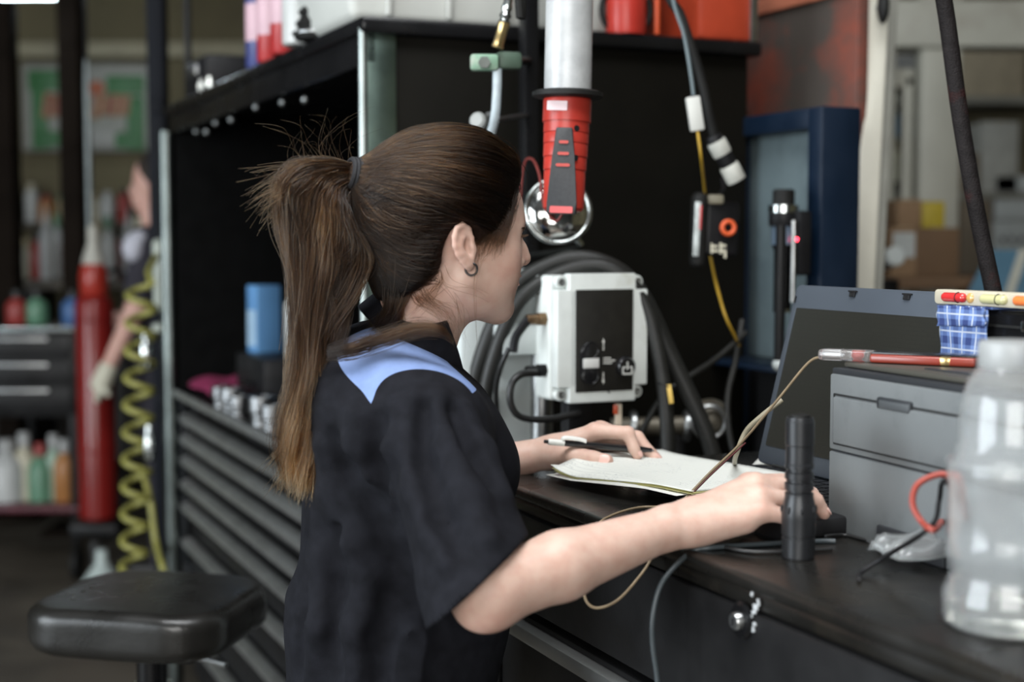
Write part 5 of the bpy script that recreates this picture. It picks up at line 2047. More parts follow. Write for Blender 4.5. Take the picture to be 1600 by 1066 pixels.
# black braided hose crossing at the right
hose('braided_hose', [Vector((P(1390, -520, 2.06).x, 2.07, ZC)), Vector((P(1400, -640, 2.06))), (1442, -260, 2.055), (1466, -60, 2.05), (1481, 40, 2.05), (1500, 180, 2.04), (1524, 320, 2.02), (1552, 455, 2.0), (1566, 520, 1.98), (1580, 600, 1.96), (1590, 640, 1.95)], .0118, mat('braided_black', (.012, .010, .010), .6, var=.3, scale=60, spec=.12, bump=.9, bscale=420, second=(.05, .010, .009), smask=.66, sscale=14), 'black braided hose hanging across the right side before the window frame', n=14)

# ------------------------------------------------------------------ things on the bench
# laptop
ls, lt_ = .133, .333
lapc = mat('grey_blue_laptop', (.055, .066, .082), .45, var=.06, scale=12)
lapk = mat('black_bezel', (.012, .012, .013), .35, var=.1)
lap = bthing('laptop', ls, lt_, BZ, 'open grey blue laptop with a dark screen behind the papers', 'laptop')
LW, LD = .372, .200
MB().box((LW / 2, -LD / 2, .012), (LW, LD, .022), bev=.004).build('base', lapk, lap)
kbd = MB().box((LW / 2, -LD / 2 + .03, .0235), (LW - .05, .115, .002), bev=.0005).build('keyboard', lapk, lap)
keym = bpy.data.meshes.new('key')
kb_b = bmesh.new(); bmesh.ops.create_cube(kb_b, size=1.0)
for v_ in kb_b.verts: v_.co = Vector((v_.co.x * .016, v_.co.y * .016, v_.co.z * .003))
kb_b.to_mesh(keym); kb_b.free(); keym.materials.append(lapk)
for r_ in range(6):
    for c_ in range(16):
        ko = bpy.data.objects.new('key', keym); COL.objects.link(ko); ko.parent = kbd
        ko.location = (.035 + .0197 * c_ , -LD / 2 - .018 + .0186 * r_, .0255)
MB().box((LW / 2, -LD / 2 - .075, .0235), (.10, .060, .0012), bev=.0004).build('touchpad', lapk, lap)
tl_ = math.atan2(.067, .26)
SCR = Matrix.Translation((0, -.004, .026)) @ Matrix.Rotation(-tl_, 4, 'X')
SH = .262
sc_ = MB().prism(rrect(LW, SH, .010, 4), -.005, .005, SCR @ Matrix.Translation((LW / 2, .002, SH / 2)) @ Matrix.Rotation(PI / 2, 4, 'X'), bev=.002).build('lid', lapc, lap)
scm = bpy.data.materials.new('dim_screen')
scm.use_nodes = True
nt = scm.node_tree; bs_ = nt.nodes['Principled BSDF']
tc_ = nt.nodes.new('ShaderNodeTexCoord')
br_ = nt.nodes.new('ShaderNodeTexBrick')
br_.inputs['Scale'].default_value = 9; br_.inputs['Mortar Size'].default_value = .03
br_.inputs['Color1'].default_value = (.0140, .0140, .0115, 1); br_.inputs['Color2'].default_value = (.0150, .0150, .0122, 1); br_.inputs['Mortar'].default_value = (.0128, .0128, .0106, 1)
nt.links.new(tc_.outputs['Generated'], br_.inputs['Vector'])
nt.links.new(br_.outputs['Color'], bs_.inputs['Base Color'])
nt.links.new(br_.outputs['Color'], bs_.inputs['Emission Color'])
bs_.inputs['Emission Strength'].default_value = .25
bs_.inputs['Roughness'].default_value = .35
MB().prism(rrect(LW - .028, SH - .060, .002, 2), .0052, .0062, SCR @ Matrix.Translation((LW / 2, .002, SH / 2 - .004)) @ Matrix.Rotation(PI / 2, 4, 'X')).build('display', scm, sc_)
for xx in (LW * .36, LW * .66):
    MB().box(SCR @ Vector((xx, -.0045, SH - .010)), (.012, .002, .007), rot=SCR.to_3x3(), bev=.0005).build('latch', lapk, sc_)
    MB().box(SCR @ Vector((xx, -.0048, SH - .006)), (.018, .002, .002), rot=SCR.to_3x3()).build('latch_hook', lapk, sc_)
for xx in (.006, LW - .008):
    MB().box(SCR @ Vector((xx, -.0045, SH - .022)), (.003, .002, .010), rot=SCR.to_3x3(), bev=.0005).build('bumper', lapk, sc_)
for xx in (.06, LW - .06):
    MB().cyl((xx - .02, -.002, .024), (xx + .02, -.002, .024), .007, n=14).build('hinge', lapk, lap)

# papers
pm = bpy.data.materials.new('written_paper')
pm.use_nodes = True
nt = pm.node_tree; bs_ = nt.nodes['Principled BSDF']
tc_ = nt.nodes.new('ShaderNodeTexCoord')
sep = nt.nodes.new('ShaderNodeSeparateXYZ'); nt.links.new(tc_.outputs['Object'], sep.inputs[0])


def math_n(op, a, b=None, c=None):
    n_ = nt.nodes.new('ShaderNodeMath'); n_.operation = op
    for i_, v_ in enumerate((a, b, c)):
        if v_ is None: continue
        if isinstance(v_, (int, float)): n_.inputs[i_].default_value = v_
        else: nt.links.new(v_, n_.inputs[i_])
    return n_.outputs[0]


ly = math_n('FRACT', math_n('MULTIPLY', sep.outputs['Y'], 105.0))
line = math_n('LESS_THAN', ly, .09)
ns = nt.nodes.new('ShaderNodeTexNoise'); ns.inputs['Scale'].default_value = 1; ns.inputs['Detail'].default_value = 2
mp = nt.nodes.new('ShaderNodeMapping'); mp.inputs['Scale'].default_value = (700, 210, 1); nt.links.new(tc_.outputs['Object'], mp.inputs[0]); nt.links.new(mp.outputs[0], ns.inputs['Vector'])
nw = nt.nodes.new('ShaderNodeTexNoise'); nw.inputs['Scale'].default_value = 26; nt.links.new(tc_.outputs['Object'], nw.inputs['Vector'])
scr = math_n('MULTIPLY', math_n('GREATER_THAN', ns.outputs['Fac'], .60), math_n('GREATER_THAN', nw.outputs['Fac'], .54))
band_ = math_n('LESS_THAN', math_n('ABSOLUTE', math_n('SUBTRACT', ly, .45)), .22)
ink = math_n('MAXIMUM', math_n('MULTIPLY', line, .42), math_n('MULTIPLY', math_n('MULTIPLY', scr, band_), .85))
mxp = nt.nodes.new('ShaderNodeMix'); mxp.data_type = 'RGBA'
nt.links.new(ink, mxp.inputs[0]); mxp.inputs[6].default_value = (.66, .67, .62, 1); mxp.inputs[7].default_value = (.16, .17, .20, 1)
nt.links.new(mxp.outputs[2], bs_.inputs['Base Color'])
bs_.inputs['Roughness'].default_value = .8
yel = mat('yellow_copy_paper', (.56, .54, .24), .8, var=.04)
pnk = mat('pink_copy_paper', (.76, .66, .70), .8, var=.04)
whp = mat('white_copy_paper', (.6, .6, .56), .8, var=.04)


def sheet(name, loc, rz, m, label, curl, seed, dz=0.0, sx=.285, sy=.214):
    """x along the long edge; curled at its x = 0 end"""
    n, k = 25, 15
    V_, F_ = [], []
    rn = random.Random(seed)
    for i in range(n):
        for j in range(k):
            x, y = sx * i / (n - 1), sy * j / (k - 1)
            cu = max(0, 1 - (x / .055)) ** 2 * max(0, 1 - y / .30)
            cu2 = max(0, 1 - y / .03) ** 2
            z = dz + curl * (.010 * cu + .002 * cu2) + .0006 * math.sin(20 * x + seed) * math.sin(17 * y)
            rise = .0125 * min(1, max(0, (y + x * .25 - .015) / .04))
            V_.append(Vector((x, y, z + rise)))
    for i in range(n - 1):
        for j in range(k - 1):
            a = i * k + j
            F_.append((a, a + k, a + k + 1, a + 1))
    o = MB().raw(V_, F_).build(name, m, None, 80)
    md = o.modifiers.new('thickness', 'SOLIDIFY'); md.thickness = .0003; md.offset = -1
    o.location = loc
    o.rotation_euler = (0, 0, rz)
    tag(o, label, 'paper', 'sheets of the paper stack')
    return o


c0 = PZ(860, 738, BZ + .016); c1 = PZ(1068, 787, BZ + .012)
rzp = math.atan2((c1 - c0).y, (c1 - c0).x)
base = Vector((c0.x, c0.y, BZ))
sheet('paper_sheet', base, rzp, pm, 'handwritten white sheet on top of the paper stack under the pen hand', 1.0, 1, .0150)
sheet('paper_sheet', base + Vector((.002, -.003, 0)), rzp + .012, yel, 'yellow copy sheet just under the handwritten white sheet', .75, 2, .0138)
sheet('paper_sheet', base + Vector((.004, -.001, 0)), rzp - .010, yel, 'second yellow copy sheet in the paper stack', .45, 3, .0128)
sheet('paper_sheet', base + Vector((.006, -.004, 0)), rzp + .020, pnk, 'pink copy sheet near the bottom of the paper stack', .15, 4, .0120)
sheet('paper_sheet', base + Vector((-.006, .008, 0)), rzp - .05, whp, 'white sheet at the bottom of the paper stack with its corner sticking out', .0, 5, .0112)
pd2 = PZ(1225, 742, BZ + .03)
o = sheet('paper_sheet', PZ(1160, 752, BZ) + Vector((0, 0, .0)), rzp + .35, whp, 'loose white sheet sticking out between the laptop and the printer', .0, 6, .0135, .21, .16)

# pen
pa, pb = P(850, 690, 2.020), P(1022, 704, 2.058)
pen = empty('ballpoint_pen', pa, 0, 'black and white ballpoint pen held over the papers', 'pen')
dp = (pb - pa); Lp = dp.length
wb(MB().lathe([(.0022, 0), (.0026, .001), (.0026, .007)], pa, dp, 12), 'button', black_plastic, pen)
wb(MB().lathe([(.0040, .006), (.0046, .010), (.0046, .030)], pa, dp, 16), 'top', mat('pen_white', (.68, .68, .64), .35, var=.03), pen)
wb(MB().lathe([(.0046, .030), (.0046, Lp - .022), (.0030, Lp - .004)], pa, dp, 16), 'barrel', mat('pen_black', (.012, .012, .013), .2, var=0, coat=.4), pen)
wb(MB().lathe([(.0022, Lp - .005), (.0008, Lp)], pa, dp, 12), 'tip', steel, pen)
upv = Vector((0, -.3, 1)); dn = dp.normalized(); upv = (upv - dn * upv.dot(dn)).normalized()
wb(MB().tube([pa + dn * .026 + upv * .004, pa + dn * .030 + upv * .0085, pa + dn * .052 + upv * .0078, pa + dn * .062 + upv * .0055], .0018, 8, 4, flat=2.0), 'clip', mat('pen_white', (.68, .68, .64), .35), pen)

# mouse under the right hand
ms_ = PZ(1240, 838, BZ)
mo = empty('computer_mouse', (ms_.x - .012, ms_.y, BZ), BROT + PI / 2, 'black computer mouse under the right hand of the woman', 'mouse')
mm = MB()
NN = 18
Vm, Fm = [], []
for i in range(NN + 1):
    for j in range(NN + 1):
        u_, v_2 = -1 + 2 * i / NN, -1 + 2 * j / NN
        # square to disc
        x_ = u_ * math.sqrt(1 - v_2 * v_2 / 2); y_ = v_2 * math.sqrt(1 - u_ * u_ / 2)
        rr_ = min(1, math.hypot(x_, y_))
        Vm.append(Vector((x_ * .028, y_ * .046, .004 + .024 * (1 - rr_ ** 2.6) * (1 - .25 * y_))))
for i in range(NN):
    for j in range(NN):
        a = i * (NN + 1) + j
        Fm.append((a, a + NN + 1, a + NN + 2, a + 1))
mm.raw(Vm, Fm)
mm.lathe([(.001, 0), (1.0, .0), (1.0, .004)], (0, 0, 0), (0, 0, 1), 40, sx=.028, sy=.046, cap=False)
mm.build('shell', black_plastic, mo)
MB().cyl((-.003, .022, .0245), (.003, .022, .0245), .006, n=16).build('wheel', rubber, mo)

# printer
pf = PZ(1293, 828, BZ)
ps, ptt = bench_st(pf)
pr = bthing('printer', ps, ptt, BZ, 'grey box shaped printer with a front tray at the right of the bench', 'printer', rz=R(-3))
pg = mat('grey_printer_plastic', (.135, .145, .147), .5, var=.06, scale=14, bump=.06, bscale=500, second=(.095, .102, .105), smask=.66, sscale=16)
pd_ = mat('dark_grey_plastic', (.020, .022, .025), .5, var=.1)
PH = P(1297, 577, pf.y).z - BZ
PL, PDp = .42, .30
MB().box((PL / 2, PDp / 2, .0478), (PL, PDp, .0956), bev=.0025).build('lower_case', pg, pr)
MB().box((PL / 2, PDp / 2, (.0978 + PH - .005) / 2), (PL, PDp, PH - .005 - .0978), bev=.0025, seg=2).build('upper_case', pg, pr)
MB().box((PL / 2, PDp / 2, .0970), (PL - .006, PDp - .006, .006)).build('seam', pd_, pr)
MB().box((PL / 2, PDp / 2 + .003, PH - .002), (PL + .001, PDp, .008), bev=.002).build('top_edge', pd_, pr)
lidm = mat('olive_scanner_lid', (.060, .057, .047), .45, var=.1, scale=10)
lid_ = MB().box((PL / 2, PDp / 2 + .006, PH + .006), (PL - .012, PDp - .018, .006), bev=.002).build('scanner_lid', lidm, pr)
MB().box((.16, .045, PH + .0095), (.075, .008, .002), bev=.0006).build('lid_recess', pd_, lid_)
# front tray outlined by recessed joints
tr_ = MB().box((.012 + .195, -.0008, .105 + .029), (.39, .006, .055), bev=.0022).build('tray', pg, pr)
jn = MB()
for (x0, x1, z0, z1) in ((.010, .404, .1625, .1650), (.009, .0112, .107, .164), (.010, .404, .1045, .107)):
    jn.box(((x0 + x1) / 2, .0005, (z0 + z1) / 2), (x1 - x0, .003, z1 - z0))
jn.build('tray_joint', mat('joint_black', (.008, .008, .008), .7, var=0), pr)
MB().box((.128, -.001, .163), (.062, .007, .014), bev=.003).build('finger_slot', pd_, tr_)
MB().box((.130, -.0032, .1625), (.054, .004, .010), bev=.002).build('slot_face', mat('mid_grey_plastic', (.060, .066, .070), .5, var=.06), tr_)
MB().box((.160, -.0005, .013), (.120, .006, .026), bev=.003).build('output_slot', pd_, pr)

# red test light on the printer
ta, tb_ = P(1281, 553, 1.70), P(1530, 556, 1.60)
zt_ = BZ + PH + .0095
tt_ = empty('test_probe', (ta.x, ta.y, zt_), math.atan2(tb_.y - ta.y, tb_.x - ta.x), 'flat red handled test probe with a clear end lying on the printer', 'test probe')
Lt = (tb_.xy - ta.xy).length
tp = PZ(1281, 566, zt_)
clear = mat('clear_acrylic', (.85, .80, .78), .05, var=0, trans=.9, ior=1.45)
MB().box((.034, 0, .0070), (.064, .030, .013), bev=.004, seg=3).build('clear_end', clear, tt_)
MB().cyl((.006, 0, .0070), (.028, 0, .0070), .0036, n=14).build('lamp_holder', steel, tt_)
MB().sphere((.048, 0, .0070), .0052, 14, sc=(1.5, 1, .8)).build('red_bulb', red_p, tt_)
MB().box((.066 + (Lt - .066) / 2, 0, .0055), (Lt - .066, .034, .010), bev=.003, seg=3).build('red_body', mat('brick_red_plastic', (.20, .026, .014), .30, var=.15, scale=10, coat=.3), tt_)
MB().box((.066 + (Lt - .066) / 2, .002, .0116), (Lt - .070, .030, .0030), bev=.0012).build('black_top', mat('pen_black', (.012, .012, .013), .2), tt_)
MB().box((Lt * .82, 0, .0058), (.014, .0350, .0108), bev=.003).build('brass_band', mat('brass', (.55, .4, .18), .28), tt_)

# tan test lead from the probe, over the papers and off the bench edge
lead_m = mat('tan_lead', (.22, .165, .10), .5, var=.15, scale=60)
zb = BZ + .004
hose('tan_test_lead', [P(1284, 558, 1.702), P(1262, 568, 1.72), P(1215, 625, 1.75), P(1160, 690, 1.78), P(1110, 738, 1.79), P(1066, 783, 1.775),
                       PZ(1048, 792, BZ + .010), PZ(1000, 793, BZ + .006), PZ(955, 806, BZ + .010), P(932, 825, 1.66), P(918, 880, 1.60), P(913, 930, 1.58), P(930, 950, 1.575), P(965, 938, 1.58), P(1003, 896, 1.60), P(1020, 868, 1.615)],
     .0017, lead_m, 'tan test lead running from the red probe across the papers and over the edge', 'cable', n=7)
hose('red_test_wire', [P(1165, 692, 1.776), P(1112, 741, 1.784), P(1070, 783, 1.770), PZ(1058, 790, BZ + .012)], .0012, mat('maroon_wire', (.07, .010, .010), .5), 'thin dark red wire lying along the tan lead over the papers', 'wire', n=6)
hose('cream_lead', [P(1222, 625, 1.86), P(1190, 650, 1.86), P(1165, 675, 1.87), P(1150, 712, 1.88), PZ(1148, 724, BZ + .03)], .0034, mat('cream_lead', (.28, .25, .18), .5, var=.1), 'short cream cable bending down behind the tan lead', 'cable', n=8)

# torch standing on the bench
fl = PZ(1247, 872, BZ)
fls = empty('flashlight', (fl.x, fl.y, BZ), 0, 'black metal flashlight standing on end in front of the mouse hand', 'flashlight')
fH = P(1249, 652, fl.y).z - BZ
al_b = mat('black_anodised_torch', (.022, .023, .025), .34, metal=.4, var=.12, scale=30)
k_ = fH / .155
pro = [(.0155, 0), (.0180, .002), (.0183, .012), (.0183, .023), (.0176, .0235), (.0176, .0255), (.0186, .026), (.0190, .044), (.0192, .052), (.0176, .060), (.0158, .068), (.0158, .072), (.0140, .073), (.0140, .0755), (.0160, .076), (.0160, .083), (.0140, .084),
       (.0140, .0875), (.0160, .088), (.0160, .0945), (.0140, .0955), (.0140, .099), (.0160, .0995), (.0160, .103), (.0152, .105), (.0152, .124), (.0160, .125), (.0160, .150), (.0150, .153), (.0146, .155), (.012, .155), (.012, .1525)]
MB().lathe([(r * .98, z * k_) for r, z in pro], n=36).build('barrel', al_b, fls, 18)
MB().lathe([(.0166, .0), (.0166, .0012)], n=30).build('lens_rim', black_plastic, fls)
for a0 in range(8):
    an = 2 * PI * a0 / 8
    MB().sphere((.0186 * math.cos(an), .0186 * math.sin(an), .0545 * k_), .0026, 8, sc=(.6, .6, 1.6)).build('bezel_notch', al_b, fls)
MB().lathe([(.0112, .1525 * k_), (.0105, .1575 * k_), (.004, .159 * k_)], n=20).build('tail_button', rubber, fls)

# clear bottle in front
bb = PZ(1572, 978, BZ)
bt = empty('water_bottle', (bb.x, bb.y, BZ), .3, 'big clear plastic bottle nearest the camera at the right edge', 'bottle')
pet = mat('clear_pet', (.93, .95, .95), .09, var=0, trans=.91, ior=1.36)
sh_ = [(.050, 0), (.0555, .006), (.0560, .030), (.0500, .045), (.0490, .052), (.0535, .062), (.0540, .066), (.0525, .080), (.0525, .125), (.0540, .140), (.0535, .146), (.0470, .152), (.0470, .162), (.0445, .166), (.0450, .185), (.0425, .205), (.0370, .222), (.0300, .232), (.0280, .236)]
body_ = MB().lathe(sh_, n=32)
for v_ in body_.bm.verts:
    # grip panels pressed into the lower body
    if .062 < v_.co.z < .145:
        an = math.atan2(v_.co.y, v_.co.x)
        k2 = .5 + .5 * math.cos(6 * an)
        f2 = 1 - .07 * (k2 ** 3) * math.sin(PI * (v_.co.z - .062) / .083)
        v_.co.x *= f2; v_.co.y *= f2
bo_ = body_.build('body', pet, bt, 60)
md = bo_.modifiers.new('thickness', 'SOLIDIFY'); md.thickness = .0007; md.offset = -1
MB().lathe([(.0290, .232), (.0300, .234), (.0300, .252), (.0285, .256), (.001, .256)], n=32).build('cap', mat('frosted_cap', (.56, .58, .58), .35, trans=.5, ior=1.4, var=.05), bt)
MB().lathe([(.048, .0015), (.053, .007), (.0535, .018), (.002, .018)], n=32).build('water', mat('water', (.86, .84, .76), .02, var=0, trans=1.0, ior=1.33), bt)
MB().torus((0, 0, .148), .0535, .0016).build('label_ring', pet, bt)

# red lead with clip, plastic bag, black cable at the right
hose('red_lead', [PZ(1478, 800, BZ + .03), P(1462, 828, 1.36), P(1440, 815, 1.37), P(1426, 788, 1.38), P(1432, 760, 1.385), P(1455, 745, 1.385), P(1480, 742, 1.38), P(1500, 760, 1.37), PZ(1510, 860, BZ + .005)], .0032, mat('red_lead_skin', (.28, .045, .03), .4, var=.08), 'red test lead looping up beside the clear bottle', 'cable')
hose('black_lead_loop', [PZ(1342, 905, BZ + .004), PZ(1345, 895, BZ + .004), PZ(1380, 872, BZ + .020), P(1440, 835, 1.37), P(1462, 812, 1.375), P(1468, 780, 1.38), P(1480, 755, 1.375), PZ(1530, 850, BZ + .006)], .0026, black_plastic, 'black lead twisting up beside the red one at the bottle', 'cable')
bagm = mat('clear_bag', (.70, .72, .72), .12, var=0, trans=.86, ior=1.3, bump=.5, bscale=40)
rag('plastic_bag', PZ(1432, 885, BZ) + Vector((0, 0, .001)), .075, .060, .034, bagm, 'crumpled clear plastic bag on the bench before the bottle', 'bag', 9, .4, 22)
cable_k = mat('black_cable_skin', (.018, .018, .018), .4)
hose('mouse_cable', [PZ(1290, 838, BZ + .006), PZ(1318, 836, BZ + .003), PZ(1350, 843, BZ + .003), PZ(1400, 852, BZ + .003), PZ(1450, 868, BZ + .003)], .0020, cable_k, 'thin black mouse cable running towards the plastic bag', 'cable')
hose('grey_cable', [PZ(1305, 846, BZ + .003), PZ(1280, 846, BZ + .003), PZ(1200, 850, BZ + .003), PZ(1150, 853, BZ + .003), PZ(1110, 856, BZ + .003), P(1082, 862, 1.565), P(1050, 890, 1.545), P(1030, 920, 1.535), P(1020, 965, 1.53), P(1020, 1010, 1.53), P(1028, 1075, 1.53), P(1032, 1200, 1.53)], .0030, mat('grey_black_cable', (.045, .055, .060), .4), 'grey black cable hanging off the bench edge below the right wrist', 'cable')
hose('short_black_cable', [PZ(1098, 845, BZ + .003), PZ(1125, 853, BZ + .003), PZ(1170, 862, BZ + .003), PZ(1230, 862, BZ + .003), PZ(1300, 858, BZ + .003)], .0022, cable_k, 'black cable lying on the bench just behind the flashlight', 'cable')

# black case with plaid cloth and spirit level on the printer
CT = .345                                                   # how far in they stand
PTOP = BZ + PH + .0092
cs0, _ = bench_st(PV(1480, 520, CT))
ca = bthing('black_case', cs0, CT, PTOP, 'small black equipment case on the printer, under the spirit level', 'case')
zc_ = PV(1500, 482, CT).z - PTOP
MB().box((.15, .055, zc_ / 2), (.30, .10, zc_), bev=.006, seg=3).build('body', black_gloss, ca)
MB().box((.15, .003, zc_ * .75), (.06, .010, .014), bev=.003).build('latch', chrome, ca)
MB().box((.15, .055, zc_ * .72), (.303, .103, .003)).build('seam', rubber, ca)
pla = bpy.data.materials.new('blue_plaid')
pla.use_nodes = True
nt = pla.node_tree; bs_ = nt.nodes['Principled BSDF']
tc_ = nt.nodes.new('ShaderNodeTexCoord'); sep = nt.nodes.new('ShaderNodeSeparateXYZ'); nt.links.new(tc_.outputs['Object'], sep.inputs[0])
fx = math_n('FRACT', math_n('MULTIPLY', sep.outputs['X'], 48.0)); fz = math_n('FRACT', math_n('MULTIPLY', sep.outputs['Z'], 48.0))
bx_ = math_n('LESS_THAN', fx, .42); bz_ = math_n('LESS_THAN', fz, .42)
wx_ = math_n('LESS_THAN', math_n('ABSOLUTE', math_n('SUBTRACT', fx, .72)), .045); wz_ = math_n('LESS_THAN', math_n('ABSOLUTE', math_n('SUBTRACT', fz, .72)), .045)
cr_ = nt.nodes.new('ShaderNodeValToRGB')
cr_.color_ramp.elements[0].color = (.12, .19, .40, 1); cr_.color_ramp.elements[1].color = (.018, .035, .13, 1); cr_.color_ramp.elements[0].position = 0; cr_.color_ramp.elements[1].position = 1
nt.links.new(math_n('MULTIPLY', math_n('ADD', bx_, bz_), .5), cr_.inputs['Fac'])
mxq = nt.nodes.new('ShaderNodeMix'); mxq.data_type = 'RGBA'
nt.links.new(math_n('MAXIMUM', wx_, wz_), mxq.inputs[0]); nt.links.new(cr_.outputs['Color'], mxq.inputs[6]); mxq.inputs[7].default_value = (.40, .44, .52, 1)
nt.links.new(mxq.outputs[2], bs_.inputs['Base Color']); bs_.inputs['Roughness'].default_value = .9
pc = bthing('plaid_cloth', cs0, CT, PTOP, 'blue and white plaid cloth folded over the end of the black case', 'cloth')
pxs, _ = bench_st(PV(1476, 520, CT)); pxe, _ = bench_st(PV(1550, 520, CT))
x0_, x1_ = pxs - cs0, pxe - cs0


def drape(y, zbot, ztop, name, dy):
    V_, F_ = [], []
    n, k = 14, 10
    for i in range(n):
        for j in range(k):
            f = i / (n - 1)
            x = x0_ + (x1_ - x0_) * f
            z = zbot + (ztop - zbot) * j / (k - 1)
            V_.append(Vector((x + .002 * math.sin(j), y + dy * math.sin(f * 7 + j * .4) - .002, z + .004 * f * (1 - j / (k - 1)))))
    for i in range(n - 1):
        for j in range(k - 1):
            a = i * k + j
            F_.append((a, a + k, a + k + 1, a + 1))
    o = MB().raw(V_, F_).build(name, pla, pc, 80)
    md = o.modifiers.new('thickness', 'SOLIDIFY'); md.thickness = .002
    return o


drape(-.004, .003, zc_ + .001, 'under_fold', .0015)
drape(-.009, zc_ - .022, zc_ + .003, 'top_fold', .001)
MB().box(((x0_ + x1_) / 2, .05, zc_ + .002), (x1_ - x0_, .10, .003), bev=.001).build('top_sheet', pla, pc)

la_ = PV(1468, 470, CT + .012)
lv_s, _ = bench_st(la_)
lv = bthing('spirit_level', lv_s, CT + .012, PTOP + zc_ + .0038, 'cream spirit level with coloured vials on the small black case', 'spirit level')
lvh = PV(1500, 458, CT).z - PV(1500, 481, CT).z
MB().prism(rrect(.30, lvh, .005, 4), -.008, .008, mat_frame((1, 0, 0), (0, 0, 1), (0, -1, 0), (.15, 0, lvh / 2)), bev=.001).build('body', mat('cream_plastic', (.44, .40, .31), .45, var=.05), lv)
ss = lambda px: bench_st(PV(px, 470, CT + .004))[0] - lv_s
for (xa, xb, col, nm) in ((1476, 1508, (.50, .03, .03), 'red_vial'), (1536, 1572, (.48, .46, .24), 'yellow_vial'), (1588, 1625, (.70, .18, .05), 'orange_vial')):
    a, b = ss(xa), ss(xb)
    vm = mat(nm, col, .08, var=0, coat=.8)
    mb = MB().cyl((a + .003, -.009, lvh / 2), (b - .003, -.009, lvh / 2), .0058, n=18)
    mb.sphere((a + .003, -.009, lvh / 2), .0058, 14).sphere((b - .003, -.009, lvh / 2), .0058, 14)
    v_o = mb.build(nm, vm, lv)
    MB().torus(((a * .3 + b * .7), -.009, lvh / 2), .0060, .0006, axis=(1, 0, 0)).build('line', black_plastic, v_o)
for xa, col in ((1516, (.50, .30, .10)), (1568, (.20, .17, .06))):
    MB().sphere((ss(xa), -.008, lvh / 2), .0062, 16, sc=(1, .5, 1)).build('bubble', mat('amber_vial%d' % xa, col, .1, var=0, coat=.8), lv)

# ------------------------------------------------------------------ stool
sb = P(236, 985, 2.40)
st0 = empty('stool', (sb.x, sb.y, 0), R(-12), 'black padded work stool at the lower left, in front of the drawers', 'stool')
zse = P(236, 960, 2.40).z
vinyl = mat('black_vinyl', (.010, .0095, .0085), .30, var=.2, scale=12, bump=.15, bscale=160, rvar=.08)
se = Field()
sx_, sy_ = .175, .155
Sx = np.eye(3)


def seat_fn(p):
    q_ = p - np.array([0, 0, zse])
    ax_, ay_ = np.abs(q_[..., 0]) - (sx_ - .085), np.abs(q_[..., 1]) - (sy_ - .085)
    d2 = np.sqrt(np.maximum(ax_, 0) ** 2 + np.maximum(ay_, 0) ** 2) + np.minimum(np.maximum(ax_, ay_), 0) - .065
    h = .034 + .006 * (1 - (q_[..., 0] / sx_) ** 2)
    w_x, w_y = d2 , np.abs(q_[..., 2]) - (h - .02)
    return np.sqrt(np.maximum(w_x, 0) ** 2 + np.maximum(w_y, 0) ** 2) + np.minimum(np.maximum(w_x, w_y), 0) - .022


se._op('add', seat_fn, (0, 0, zse), .30, 0)
Vz, Qz = mesh_field(se, (-.25, -.25, zse - .08), (.25, .25, zse + .08), .006)
np_object('cushion', Vz, Qz, vinyl, st0)
MB().box((0, 0, zse - .042), (.25, .22, .016), bev=.006).build('seat_plate', black_metal, st0)
MB().cyl((0, 0, .12), (0, 0, zse - .045), .026, n=20).build('column', black_gloss, st0)
MB().cyl((0, 0, .36), (0, 0, zse - .12), .034, n=20).build('sleeve', chrome, st0)
MB().tube([(.03, 0, zse - .06), (.10, -.02, zse - .065), (.15, -.03, zse - .07)], .006, 8).build('lever', steel, st0)
for k in range(5):
    an = 2 * PI * k / 5
    lg = MB().tube([(0, 0, .13), (.14 * math.cos(an), .14 * math.sin(an), .11), (.27 * math.cos(an), .27 * math.sin(an), .075)], .018, 10, 5).build('leg', black_metal, st0)
    MB().cyl((.27 * math.cos(an) - .012, .27 * math.sin(an), .030), (.27 * math.cos(an) + .012, .27 * math.sin(an), .030), .030, n=14, bev=.004).build('caster', rubber, lg)
MB().torus((0, 0, .38), .17, .011, n=36).build('foot_ring', chrome, st0)
for k in range(3):
    an = 2 * PI * k / 3
    MB().cyl((.03 * math.cos(an), .03 * math.sin(an), .38), (.17 * math.cos(an), .17 * math.sin(an), .38), .008, n=8).build('spoke', chrome, st0)

# ------------------------------------------------------------------ far left: lift, sign, bench, clutter
dark_post = mat('dark_brown_post', (.010, .007, .005), .8, var=.3, scale=4, spec=.08)
navy_post = mat('dark_navy_post', (.006, .007, .010), .6, var=.25, scale=4, spec=.12)


def lift_post(name, px, py, Y, w_, m, label):
    c = P(px, py, Y)
    o = empty(name, (c.x, Y, 0), 0, label, 'post')
    MB().box((0, 0, ZC / 2), (w_, w_ * 1.2, ZC - .002), bev=.012).build('column', m, o)
    MB().box((0, 0, .015), (w_ * 3, w_ * 3, .03), bev=.005).build('foot', m, o)
    for zz in (.9, 1.3, 1.9, 2.4):
        MB().box((0, -w_ * .62, zz), (w_ * .7, .012, .05), bev=.003).build('bracket', m, o)
    return o


lift_post('lift_post', 116, 300, 7.0, .105, dark_post, 'dark brown vehicle lift post in front of the green sign')
lift_post('lift_post', 250, 300, 4.9, .062, navy_post, 'dark navy steel post beside the yellow coiled hose')
lift_post('lift_post', 10, 300, 7.4, .12, dark_post, 'dark post at the far left edge of the workshop')

